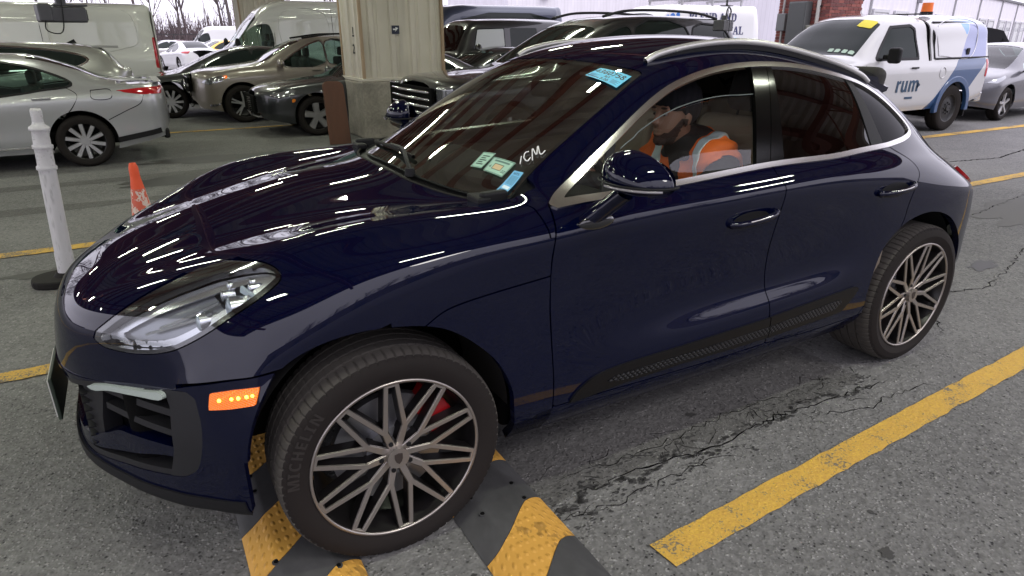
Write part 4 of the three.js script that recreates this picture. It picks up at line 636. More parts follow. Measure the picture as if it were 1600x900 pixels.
decal('windscreen_sticker', [[0.512, 0.650], [0.521, 0.698], [0.625, 0.648], [0.607, 0.612]], paper('barcode ticket', 90, 260, (x, w, h) => { x.fillStyle = '#6fb3d8'; x.fillRect(0, 0, w, h); x.fillStyle = '#14344f'; x.font = 'bold 30px sans-serif'; x.fillText('NTS', 14, 40); for (let k = 0; k < 9; k++) x.fillRect(12, 56 + k * 11, 66, 3 + (k * 5) % 5); x.fillStyle = '#d8e8ee'; x.fillRect(16, 170, 60, 36); x.fillStyle = '#14344f'; x.fillText('4360', 10, 240); }), 'narrow blue barcode sticker by the pillar');
{
  // strokes in (across, up) of a slanted hand-lettered mark
  const A = [0.632, 0.612], B = [0.716, 0.640], nrm = [0.026, -0.052];  // runs up the pillar edge
  const put = ([u, v]) => wsAt(A[0] + (B[0] - A[0]) * u + nrm[0] * v, A[1] + (B[1] - A[1]) * u + nrm[1] * v, 0.0055);
  const strokes = [[[0.0, 0.15], [0.08, 0.75]], [[0.40, 0.85], [0.26, 0.9], [0.18, 0.5], [0.30, 0.12], [0.44, 0.30]], [[0.50, 0.0], [0.56, 0.95], [0.68, 0.3], [0.78, 0.95], [0.86, 0.15], [1.05, 0.3]]];
  part('chalk_mark', strokes.map(s => tube(s.map(put), 0.0022, 6, 40)), std('white chalk', [0.8, 0.8, 0.78], 0.8), hero, 'white hand-written letters ICM');
}
// ---------- wheels ----------
const M_TYRE = phys('tyre rubber', [0.015, 0.0125, 0.0115], 0.8, 0, { specularIntensity: 0.3 }), M_WORN = std('machined bronze grey', [0.37, 0.34, 0.315], 0.34, 0.85), M_RIMBLACK = std('rim black', [0.008, 0.007, 0.007], 0.35, 0.2, { side: THREE.DoubleSide });
const M_DISC = std('brake steel', [0.35, 0.35, 0.36], 0.4, 0.9), M_RED = phys('red caliper', [0.26, 0.006, 0.008], 0.35, 0, { clearcoat: 0.7 });
const font = await new FontLoader().loadAsync('fonts/droid/droid_sans_bold.typeface.json');
const fontSerif = await new FontLoader().loadAsync('fonts/droid/droid_serif_bold.typeface.json');
function arcText(str, size, r, mid, depth, z, f = font) {     // raised letters round a circle, reading clockwise
  const gs = []; let adv = 0; const items = [...str].map(c => { const g = new TextGeometry(c, { font: f, size, depth, curveSegments: 4 }); g.computeBoundingBox(); const w = (g.boundingBox.max.x || size * 0.3) + size * 0.14; const it = { g, a: adv, w }; adv += w; return it; });
  for (const { g, a, w } of items) { const th = mid - (a + w / 2 - adv / 2) / r; g.translate(-w / 2, 0, 0); g.rotateZ(th - Math.PI / 2); g.translate(Math.cos(th) * r, Math.sin(th) * r, z); gs.push(g); }
  return join(gs);
}
function tyreGeo(R, bead, hw, sipes, from, to) {      // axis z, face towards +z
  const prof = []; const add = (r, z, t) => prof.push([r, z, t]);
  add(bead - 0.006, hw * 0.80, 0); add(bead + 0.004, hw * 0.90, 0); add(bead + 0.014, hw * 0.93, 0); add(bead + (R - bead) * 0.45, hw * 1.0, 0); add(R - 0.030, hw * 0.965, 0); add(R - 0.022, hw * 0.945, 0.3); add(R - 0.012, hw * 0.89, 1); add(R - 0.005, hw * 0.80, 1); add(R - 0.0025, hw * 0.66, 1); add(R - 0.0015, hw * 0.50, 1);
  for (const g of [0.46, 0.13, -0.20, -0.52]) { add(R - 0.001, hw * (g + 0.035), 0.5); add(R - 0.009, hw * (g + 0.03), 0); add(R - 0.009, hw * (g - 0.03), 0); add(R - 0.001, hw * (g - 0.035), 0.5); }
  add(R - 0.004, -hw * 0.8, 1); add(R - 0.02, -hw * 0.93, 0); add(bead + 0.02, -hw, 0); add(bead, -hw * 0.8, 0);
  prof.splice(0, prof.length, ...prof.slice(from, to)); const per = 6, NA = sipes * per, n = prof.length, pos = [], idx = [];
  for (let a = 0; a <= NA; a++) { const th = a / NA * Math.PI * 2, k = a % per, cut = k === 0 ? 1 : 0; for (const [r, z, t] of prof) { const q = r - cut * t * 0.005; pos.push(q * Math.cos(th), q * Math.sin(th), z); } }
  for (let a = 0; a < NA; a++) for (let i = 0; i < n - 1; i++) { const o = a * n + i; idx.push(o, o + 1, o + n, o + 1, o + n + 1, o + n); }
  const g = new THREE.BufferGeometry(); g.setAttribute('position', new THREE.Float32BufferAttribute(pos, 3)); g.setIndex(idx); return toCreasedNormals(g, 0.5);
}
function spoke(a, b, w0, w1, zf0, zf1, depth, inset) {   // tapered bar from polar point a to b, face at zf
  const A = V(a[0] * Math.cos(a[1]), a[0] * Math.sin(a[1]), 0), B = V(b[0] * Math.cos(b[1]), b[0] * Math.sin(b[1]), 0), d = B.clone().sub(A).normalize(), s = V(-d.y, d.x, 0);
  const c = [[A, w0, zf0], [B, w1, zf1]].map(([p, w, z]) => [[-w / 2, z - inset], [w / 2, z - inset], [w / 2 * 1.35, z - depth], [-w / 2 * 1.35, z - depth]].map(([o, zz]) => [p.x + s.x * o, p.y + s.y * o, zz]));
  const pos = []; for (const q of c) for (const p of q) pos.push(...p); const f = [];
  for (let k = 0; k < 4; k++) { const n = (k + 1) % 4; f.push(k, 4 + k, n, n, 4 + k, 4 + n); } f.push(0, 1, 2, 0, 2, 3, 4, 6, 5, 4, 7, 6);
  const g = new THREE.BufferGeometry(); g.setAttribute('position', new THREE.Float32BufferAttribute(pos, 3)); g.setIndex(f); const q = g.toNonIndexed(); q.computeVertexNormals(); return q;
}
function heroWheel(R, hw, turn) {
  const w = new THREE.Group(); w.name = 'wheel'; const RF = 0.281, zf = hw - 0.008;
  part('tyre', [tyreGeo(R, 0.274, hw, 78, 0, 7), tyreGeo(R, 0.274, hw, 20, 27, 99)], M_TYRE, w); part('tread', tyreGeo(R, 0.274, hw, 78, 6, 28), phys('dusty tread', [0.060, 0.055, 0.049], 0.9, 0, { specularIntensity: 0.3 }), w);
  const face = [], core = [];
  const ring = (r0, r1, z0, z1, m) => m.push(new THREE.LatheGeometry([[r0, z0], [r0, z1], [r1, z1], [r1, z0], [r0, z0]].map(p => new THREE.Vector2(p[0], p[1])), 120).rotateX(Math.PI / 2));
  ring(0.2715, RF, zf - 0.012, zf, face); 
  core.push(new THREE.LatheGeometry([[0.268, zf - 0.003], [0.262, zf - 0.025], [0.252, zf - 0.045], [0.240, 0.02], [0.236, -hw * 0.8]].map(p => new THREE.Vector2(p[0], p[1])), 96).rotateX(Math.PI / 2));
  const bars = [];
  for (let k = 0; k < 10; k++) {
    const th = k * Math.PI / 5 + turn, nd = Math.PI / 10, pr = 0.062, rn = k % 2 ? 0.112 : 0.098, rp = (k + 9) % 2 ? 0.112 : 0.098;
    bars.push([[0.273, th + pr], [rn, th + nd], 0.0125, 0.014, zf - 0.001, zf - 0.016], [[0.273, th - pr], [rp, th - nd], 0.0125, 0.014, zf - 0.001, zf - 0.016], [[rn, th + nd], [0.030, th + nd], 0.0175, 0.0215, zf - 0.016, zf - 0.026]);
    bars.push([[0.2725, th - pr - 0.01], [0.2725, th + pr + 0.01], 0.016, 0.016, zf - 0.001, zf - 0.001]);
  }
  for (const [a, b, w0, w1, z0, z1] of bars) { core.push(spoke(a, b, w0 * 1.25, w1 * 1.25, z0, z1, 0.042, 0.0015)); face.push(spoke(a, b, w0, w1, z0, z1, 0.004, 0)); }
  core.push(cylZ(0.055, 0.06, 0.05, 0, 0, zf - 0.055, 32));
  const rim = part('rim', core, M_RIMBLACK, w); part('rim_face', face, M_WORN, w);
  for (let k = 0; k < 5; k++) { const a = k * Math.PI * 2 / 5 + turn + 0.31; part('wheel_bolt', cylZ(0.0085, 0.0085, 0.014, 0.052 * Math.cos(a), 0.052 * Math.sin(a), zf - 0.026, 6), M_BLACK, w); }
  const cap = part('hub_cap', [cylZ(0.036, 0.036, 0.02, 0, 0, zf - 0.016, 36)], M_WORN, w);
  part('hub_crest', [poly([[-0.013, 0.017], [0, 0.02], [0.013, 0.017], [0.013, 0], [0.009, -0.012], [0, -0.02], [-0.009, -0.012], [-0.013, 0]], 0.003).translate(0, 0, zf - 0.007)], std('crest', [0.05, 0.04, 0.035], 0.5, 0.4), w);
  part('brake_disc', [cylZ(0.19, 0.19, 0.03, 0, 0, 0.02, 48), cylZ(0.09, 0.09, 0.06, 0, 0, 0.04, 32)], M_DISC, w);
  return w;
}
function caliper(parent, a0, a1, z) { const s = new THREE.Shape(); s.absarc(0, 0, 0.225, a0, a1, false); s.absarc(0, 0, 0.145, a1, a0, true); s.closePath(); const g = new THREE.ExtrudeGeometry(s, { depth: 0.05, bevelEnabled: true, bevelSize: 0.006, bevelThickness: 0.006, bevelSegments: 2, curveSegments: 14 }); return part('brake_caliper', g.translate(0, 0, z), M_RED, parent); }
{
  const wf = heroWheel(0.372, 0.1325, 0.34), wr = heroWheel(0.371, 0.1475, 0.2);
  part('tyre_lettering', [arcText('MICHELIN', 0.034, 0.312, 2.72, 0.0014, 0.1312)], phys('raised rubber', [0.026, 0.023, 0.021], 0.7, 0, { specularIntensity: 0.4 }), wf);
  for (const s of [1, -1]) for (const [src, x, zc, y, ang] of [[wf, 0, 0.935 - 0.1245, 0.371, 0.25], [wr, 2.807, 0.94 - 0.1395, 0.37, 2.9]]) {
    const w = s > 0 ? src : src.clone(); hero.add(w); w.position.set(x, y, s * zc); if (s < 0) w.rotation.y = Math.PI;
    const c = caliper(w, s > 0 ? ang - 0.2 : Math.PI - ang - 0.35, s > 0 ? ang + 0.75 : Math.PI - ang + 0.35, 0.0); c.position.z = 0.012;
  }
  // wheel houses and underbody
  for (const [x, r, zi] of [[0, 0.436, 0.5], [2.79, 0.43, 0.5]]) for (const s of [1, -1]) { const g = new THREE.CylinderGeometry(r, r, 0.36, 40, 1, true, Math.PI * 0.5, Math.PI).rotateX(Math.PI / 2).rotateZ(0).translate(0, 0, 0); g.rotateZ(Math.PI / 2 * 0); const m = part('wheel_house', g, std('liner', [0.008, 0.008, 0.008], 0.95, 0, { side: THREE.DoubleSide }), hero); m.position.set(x, 0.40, s * 0.68); m.rotation.z = 0; }
  part('underbody', [box(1.95, 0.12, 1.66, 1.40, 0.34, 0, 0.03), box(2.0, 0.1, 1.0, 0.3, 0.38, 0, 0.03), box(1.6, 0.1, 1.0, 2.8, 0.38, 0, 0.03), box(0.12, 0.08, 1.5, 0, 0.37, 0), box(0.12, 0.08, 1.5, 2.807, 0.37, 0), box(0.6, 0.3, 1.2, -0.42, 0.52, 0, 0.05)], M_DARK, hero);
}
// ---------- cabin ----------
{
  const liner = clip(clip(within(HS, 1.1, 3.0, 1.3, 1.7), (x, y, z) => -sdWS(x, y, z) - 0.01), (x, y) => -sdDLO(x, y)); part('headliner', sheet(shifted(liner, -0.03), 0), std('headliner', [0.10, 0.095, 0.085], 0.9, 0, { side: THREE.DoubleSide }), hero);
  for (const h of halves) { const c = clip(within(h, 0.66, 2.5, 0.4, 1.1), (x, y) => 1.085 - y); part('door_card', sheet(shifted(c, -0.06), 0), std('door card', [0.17, 0.14, 0.105], 0.7, 0, { side: THREE.DoubleSide }), hero); }
  part('cabin_floor', [box(2.2, 0.05, 1.5, 1.7, 0.42, 0), box(0.05, 0.55, 1.5, 0.62, 0.72, 0)], M_CHARCOAL, hero);
  const dash = part('dashboard', [box(0.44, 0.16, 1.42, 0.78, 1.0, 0, 0.05).rotateZ(0), box(0.24, 0.28, 1.36, 0.94, 0.88, 0, 0.06)], M_CHARCOAL, hero);
  part('dash_trim', box(0.02, 0.09, 1.3, 1.065, 0.90, 0, 0.008), M_BEIGE, dash); part('instrument_hood', box(0.2, 0.07, 0.34, 0.98, 1.075, 0.37, 0.03), M_CHARCOAL, dash);
  part('centre_console', box(0.9, 0.3, 0.26, 1.35, 0.62, 0, 0.04), M_CHARCOAL, hero);
  const wheel = part('steering_wheel', new THREE.TorusGeometry(0.178, 0.0155, 12, 48), M_CHARCOAL, hero); wheel.position.set(1.15, 1.0, 0.37); wheel.rotation.set(0, Math.PI / 2, 0); wheel.rotation.order = 'YXZ'; wheel.rotation.x = -0.42;
  part('wheel_hub', [cylZ(0.075, 0.06, 0.05, 0, 0, 0.01, 24), box(0.32, 0.035, 0.02), box(0.035, 0.16, 0.02, 0, -0.08, 0)], M_CHARCOAL, wheel);
  const seat = (x, z, w, tilt = -0.22) => {
    const s = new THREE.Group(); s.name = 'seat'; hero.add(s); s.position.set(x, 0.62, z);
    part('cushion', box(0.52, 0.16, w, 0, 0, 0, 0.06), M_BEIGE, s);
    const b = part('backrest', [box(0.15, 0.62, w - 0.02, 0, 0.31, 0, 0.06), box(0.19, 0.52, 0.07, -0.03, 0.28, w / 2 - 0.05, 0.03), box(0.19, 0.52, 0.07, -0.03, 0.28, -w / 2 + 0.05, 0.03)], M_BEIGE, s); b.position.set(0.24, 0.04, 0); b.rotation.z = tilt;
    const h = part('headrest', [box(0.10, 0.19, 0.27, 0.02, 0.74, 0, 0.045), cyl(0.006, 0.006, 0.12, 0.02, 0.62, 0.07), cyl(0.006, 0.006, 0.12, 0.02, 0.62, -0.07)], M_CHARCOAL, s); h.position.copy(b.position); h.rotation.z = tilt; return s;
  };
  seat(1.66, 0.37, 0.52); seat(1.66, -0.37, 0.52); const r = seat(2.48, 0.35, 0.56); seat(2.48, -0.35, 0.56);
  part('rear_mirror', box(0.03, 0.07, 0.22, 1.12, 1.40, 0, 0.015), M_BLACK, hero);
  part('sun_visor', box(0.14, 0.015, 0.36, 1.25, 1.475, 0.36, 0.006), std('visor', [0.2, 0.19, 0.17], 0.9), hero);
}
// ---------- the driver ----------
const smin = (a, b, k) => { const h = Math.max(0, Math.min(1, 0.5 + 0.5 * (b - a) / k)); return b + (a - b) * h - k * h * (1 - h); };
const cap3 = (a, b, ra, rb) => { const bx = b[0] - a[0], by = b[1] - a[1], bz = b[2] - a[2], L = bx * bx + by * by + bz * bz; return (x, y, z) => { const t = Math.max(0, Math.min(1, ((x - a[0]) * bx + (y - a[1]) * by + (z - a[2]) * bz) / L)); return Math.hypot(x - a[0] - bx * t, y - a[1] - by * t, z - a[2] - bz * t) - ra - (rb - ra) * t; }; };
const ell = (c, r) => (x, y, z) => { const k = Math.hypot((x - c[0]) / r[0], (y - c[1]) / r[1], (z - c[2]) / r[2]); return (k - 1) * Math.min(...r); };
const blend = (fs, k) => (x, y, z) => { let d = fs[0](x, y, z); for (let i = 1; i < fs.length; i++) d = smin(d, fs[i](x, y, z), k); return d; };
function sdfMesh(f, c, half, res) {
  const mc = new MarchingCubes(res, new THREE.MeshStandardMaterial(), false, false, 90000); mc.isolation = 0; let k = 0;
  for (let z = 0; z < res; z++) for (let y = 0; y < res; y++) for (let x = 0; x < res; x++) mc.field[k++] = -f(c[0] + (x - res / 2) / (res / 2) * half, c[1] + (y - res / 2) / (res / 2) * half, c[2] + (z - res / 2) / (res / 2) * half);
  mc.update(); const n = mc.count ?? mc.geometry.drawRange.count, p = new Float32Array(n * 3), o = new Float32Array(n * 3);
  for (let i = 0; i < n; i++) for (let q = 0; q < 3; q++) { p[3 * i + q] = mc.positionArray[3 * i + q] * half + c[q]; o[3 * i + q] = mc.normalArray[3 * i + q]; }
  const g = new THREE.BufferGeometry(); g.setAttribute('position', new THREE.BufferAttribute(p, 3)); g.setAttribute('normal', new THREE.BufferAttribute(o, 3)); return g;
}
{
  const Z = 0.37, hip = [1.80, 0.74, Z], chest = [1.76, 1.02, Z], neck = [1.66, 1.155, Z], hd = [1.575, 1.30, Z + 0.0];
  const arm = s => { const sh = [1.70, 1.105, Z + s * 0.185], el = [1.52, 0.90, Z + s * 0.25], wr = [1.275, 1.02, Z + s * 0.185]; return [cap3(sh, el, 0.062, 0.05), cap3(el, wr, 0.048, 0.034)]; };
  const leg = s => { const h = [1.78, 0.74, Z + s * 0.10], kn = [1.32, 0.80, Z + s * 0.13], an = [1.0, 0.50, Z + s * 0.11]; return [cap3(h, kn, 0.085, 0.062), cap3(kn, an, 0.058, 0.042), cap3(an, [0.9, 0.50, Z + s * 0.12], 0.045, 0.038)]; };
  const torso = blend([cap3(hip, [1.79, 0.88, Z], 0.135, 0.13), ell(chest, [0.13, 0.17, 0.185]), cap3([1.70, 1.115, Z - 0.16], [1.70, 1.115, Z + 0.16], 0.06, 0.06)], 0.08);
  const skull = blend([ell([hd[0] + 0.022, hd[1] + 0.03, Z], [0.098, 0.098, 0.076]), ell([hd[0] - 0.035, hd[1] - 0.055, Z], [0.062, 0.078, 0.058])], 0.04);
  const nose = blend([cap3([hd[0] - 0.093, hd[1] + 0.012, Z], [hd[0] - 0.112, hd[1] - 0.030, Z], 0.009, 0.013), ell([hd[0] - 0.103, hd[1] - 0.034, Z], [0.013, 0.010, 0.018])], 0.012);
  const brow = cap3([hd[0] - 0.083, hd[1] + 0.026, Z - 0.042], [hd[0] - 0.083, hd[1] + 0.026, Z + 0.042], 0.012, 0.012), chin = ell([hd[0] - 0.078, hd[1] - 0.112, Z], [0.022, 0.020, 0.026]);
  const lips = [ell([hd[0] - 0.095, hd[1] - 0.066, Z], [0.009, 0.007, 0.024]), ell([hd[0] - 0.094, hd[1] - 0.080, Z], [0.010, 0.008, 0.021])];
  const ears = [1, -1].map(s => ell([hd[0] + 0.012, hd[1] - 0.010, Z + s * 0.078], [0.019, 0.032, 0.010]));
  const headF = blend([blend([skull, brow, chin, nose], 0.014), ...lips, ...ears], 0.006), sockets = [1, -1].map(s => ell([hd[0] - 0.093, hd[1] + 0.004, Z + s * 0.032], [0.014, 0.011, 0.016]));
  const head = (x, y, z) => Math.max(headF(x, y, z), -sockets[0](x, y, z), -sockets[1](x, y, z));
  const neckF = cap3([1.68, 1.11, Z], [1.60, 1.22, Z], 0.058, 0.056);
  const hand = s => { const w = [1.275, 1.02, Z + s * 0.185], k = [1.205, 1.055, Z + s * 0.168], fs = [cap3(w, k, 0.028, 0.03)]; for (let i = 0; i < 4; i++) { const dy = 0.028 - i * 0.019, L = [0.9, 1, 0.95, 0.8][i]; fs.push(cap3([k[0] - 0.01, k[1] + dy, k[2]], [k[0] - 0.052 * L, k[1] + dy + 0.006, k[2] - s * 0.010], 0.0095, 0.009), cap3([k[0] - 0.052 * L, k[1] + dy + 0.006, k[2] - s * 0.010], [k[0] - 0.050 * L, k[1] + dy, k[2] - s * 0.042], 0.009, 0.008)); } fs.push(cap3([k[0] + 0.02, k[1] + 0.02, k[2] - s * 0.02], [k[0] - 0.03, k[1] + 0.045, k[2] - s * 0.04], 0.012, 0.009)); return blend(fs, 0.008); };
  const bodyF = blend([torso, neckF, ...arm(1), ...arm(-1), ...leg(1), ...leg(-1)], 0.035);
  const skin = std('skin', [0.30, 0.165, 0.105], 0.55), jacketM = std('dark jacket', [0.016, 0.017, 0.016], 0.85), vestM = std('orange vest', [0.95, 0.17, 0.02], 0.7), refl = std('reflective tape', [0.70, 0.80, 0.82], 0.35), knit = std('black knit', [0.006, 0.006, 0.009], 0.95);
  const whole = blend([bodyF, head], 0.03), hands = [hand(1), hand(-1)];
  const bodyG = join([sdfMesh(whole, [1.40, 0.95, Z], 0.62, 90), sdfMesh((x, y, z) => Math.min(head(x, y, z), neckF(x, y, z) + 0.001), [1.585, 1.27, Z], 0.175, 96), sdfMesh(hands[0], [1.20, 1.055, Z + 0.175], 0.13, 64), sdfMesh(hands[1], [1.20, 1.055, Z - 0.175], 0.13, 64)]);
  const man = solo('person', bodyG, skin, 'person in black knit cap and orange safety vest at the wheel of the navy car', 'person');
  const off = (f, d) => (x, y, z) => f(x, y, z) - d;
  const jacketF = blend([torso, ...arm(1), ...arm(-1), cap3([1.69, 1.12, Z], [1.645, 1.165, Z], 0.078, 0.075)], 0.035);
  const fold = (x, y, z) => 0.006 * Math.sin(38 * y + 14 * x + 9 * z) + 0.004 * Math.sin(57 * x - 31 * z + 20 * y) + 0.003 * Math.sin(90 * y - 40 * z);
  part('jacket', sdfMesh((x, y, z) => Math.max(jacketF(x, y, z) - 0.014 - fold(x, y, z), 1.272 - x + 0.0), [1.56, 0.98, Z], 0.40, 100), jacketM, man);
  part('trousers', sdfMesh(blend([...leg(1), ...leg(-1), cap3(hip, [1.79, 0.84, Z], 0.14, 0.135)].map(f => off(f, 0.012)), 0.04), [1.38, 0.68, Z], 0.52, 72), std('dark trousers', [0.012, 0.014, 0.022], 0.85), man);
  const torsoOut = blend([torso, cap3([1.70, 1.105, Z - 0.185], [1.66, 1.06, Z - 0.205], 0.062, 0.06), cap3([1.70, 1.105, Z + 0.185], [1.66, 1.06, Z + 0.205], 0.062, 0.06)], 0.035);
  const armHole = s => ell([1.665, 1.03, Z + s * 0.245], [0.105, 0.115, 0.085]), ah = [armHole(1), armHole(-1)];
  const vest = (x, y, z) => Math.max(torsoOut(x, y, z) - 0.026 - fold(x, y, z), 0.70 - y, -ah[0](x, y, z), -ah[1](x, y, z), -ell([1.625, 1.20, Z], [0.10, 0.115, 0.092])(x, y, z), x < 1.76 && y > 0.72 ? 0.03 - Math.abs(z - Z) : -1);
  part('safety_vest', sdfMesh(vest, [1.74, 0.96, Z], 0.30, 110), vestM, man);
  part('reflective_strip', sdfMesh((x, y, z) => Math.max(vest(x, y, z) - 0.003, Math.abs(Math.abs(z - Z) - 0.128) - 0.022), [1.74, 0.96, Z], 0.30, 110), refl, man);
  const capF = (x, y, z) => Math.max(ell([hd[0] + 0.026, hd[1] + 0.045, Z], [0.112, 0.112, 0.092])(x, y, z) - 0.0015 * Math.sin(160 * (x + z)), hd[1] + 0.020 - (x > hd[0] - 0.02 ? 0.075 * Math.min(1, (x - hd[0] + 0.02) / 0.06) : 0) - y);
  part('knit_cap', sdfMesh(capF, [hd[0] + 0.026, hd[1] + 0.03, Z], 0.14, 72), knit, man);
  const hood = (x, y, z) => Math.max(blend([ell([1.72, 1.17, Z], [0.085, 0.075, 0.125]), cap3([1.66, 1.14, Z + 0.09], [1.60, 1.12, Z + 0.06], 0.03, 0.024), cap3([1.66, 1.14, Z - 0.09], [1.60, 1.12, Z - 0.06], 0.03, 0.024)], 0.03)(x, y, z), -1);
  part('jacket_collar', sdfMesh(hood, [1.67, 1.16, Z], 0.17, 56), jacketM, man);
  part('beard', sdfMesh((x, y, z) => Math.max(headF(x, y, z) - 0.0025 - 0.0016 * Math.sin(300 * x) * Math.sin(280 * z) * Math.sin(310 * y), y - (hd[1] - 0.074 + Math.max(0, Math.min(0.06, (x - hd[0] + 0.07) * 1.1))), Math.hypot((x - hd[0] + 0.1) * 1.2, y - hd[1] + 0.073) < 0.017 ? 1 : -1, x - hd[0] - 0.004), [hd[0] - 0.04, hd[1] - 0.06, Z], 0.11, 80), std('dark beard', [0.05, 0.032, 0.024], 0.95), man);
  for (const s of [1, -1]) { const e = part('eye', new THREE.SphereGeometry(0.0095, 14, 10).scale(1, 0.7, 1).translate(hd[0] - 0.0815, hd[1] + 0.004, Z + s * 0.032), std('eye white', [0.22, 0.19, 0.17], 0.3), man); part('iris', new THREE.SphereGeometry(0.0052, 10, 8).translate(hd[0] - 0.0885, hd[1] + 0.003, Z + s * 0.032), std('dark iris', [0.02, 0.012, 0.008], 0.2), e); part('eyebrow', new THREE.SphereGeometry(1, 10, 8).scale(0.008, 0.005, 0.020).translate(hd[0] - 0.093, hd[1] + 0.031, Z + s * 0.034), std('dark beard', [0.02, 0.014, 0.011], 0.95), man); }
}
// ---------- the other vehicles: one builder, many shapes (nose towards -x, front axle at x = 0) ----------
const M_GLASSDARK = phys('dark car glass', [0.012, 0.017, 0.016], 0.04, 0, { specularIntensity: 0.55, side: THREE.DoubleSide });
const M_ALLOY = std('alloy', [0.5, 0.5, 0.51], 0.35, 0.85), M_STEELWHEEL = std('black steel wheel', [0.03, 0.03, 0.032], 0.5, 0.3);
const M_HEAD = phys('lamp cluster', [0.30, 0.31, 0.33], 0.12, 0.7, { clearcoat: 1, side: THREE.DoubleSide }), M_AMBER = std('amber lens', [0.75, 0.22, 0.02], 0.25, 0, { side: THREE.DoubleSide });
const M_BRIGHT = std('bright chrome', [0.75, 0.75, 0.76], 0.12, 1, { side: THREE.DoubleSide });
function roadWheel(R, hw, spokes, style = 'alloy') {
  const w = new THREE.Group(); w.name = 'wheel'; const rr = R * (style === 'steel' ? 0.60 : 0.71);
  const pr = [[rr - 0.01, hw * 0.8], [rr + 0.01, hw * 0.92], [(R + rr) / 2, hw], [R - 0.03, hw * 0.95], [R - 0.008, hw * 0.78], [R, hw * 0.5], [R, 0.04], [R - 0.008, 0.036], [R - 0.008, 0.024], [R, 0.02], [R, -hw * 0.5], [R - 0.02, -hw * 0.9], [rr, -hw]];
  part('tyre', new THREE.LatheGeometry(pr.map(p => new THREE.Vector2(p[0], p[1])), 48).rotateX(Math.PI / 2), M_TYRE, w);
  part('rim', new THREE.LatheGeometry([[rr, hw * 0.86], [rr - 0.012, hw * 0.84], [rr - 0.02, hw * 0.5], [rr - 0.05, 0], [0.04, -0.01]].map(p => new THREE.Vector2(p[0], p[1])), 40).rotateX(Math.PI / 2), style === 'steel' ? M_STEELWHEEL : M_RIMBLACK, w);
  const s = [cylZ(0.05, 0.065, 0.05, 0, 0, hw * 0.62, 20)];
  if (style === 'steel') { s.push(new THREE.LatheGeometry([[rr * 0.95, hw * 0.55], [rr * 0.7, hw * 0.42], [rr * 0.5, hw * 0.62], [0.02, hw * 0.5]].map(p => new THREE.Vector2(p[0], p[1])), 40).rotateX(Math.PI / 2)); for (let k = 0; k < 8; k++) { const a = k * Math.PI / 4; s.push(cylZ(0.016, 0.016, 0.03, Math.cos(a) * rr * 0.4, Math.sin(a) * rr * 0.4, hw * 0.62, 8)); } }
  else for (let k = 0; k < spokes; k++) { const a = k * 2 * Math.PI / spokes + 0.3, t = style === 'swirl' ? 0.28 : 0.10, w0 = style === 'wide' ? 0.075 : 0.036; if (style === 'pair') { s.push(spoke([rr - 0.012, a + 0.13], [0.04, a + 0.06], 0.024, 0.03, hw * 0.84, hw * 0.78, 0.03, 0), spoke([rr - 0.012, a - 0.13], [0.04, a - 0.06], 0.024, 0.03, hw * 0.84, hw * 0.78, 0.03, 0)); } else s.push(spoke([rr - 0.012, a + t], [0.04, a], w0 * 1.25, w0, hw * 0.84, hw * 0.78, 0.03, 0)); }
  part('spokes', s, style === 'steel' ? M_STEELWHEEL : M_ALLOY, w); return w;
}
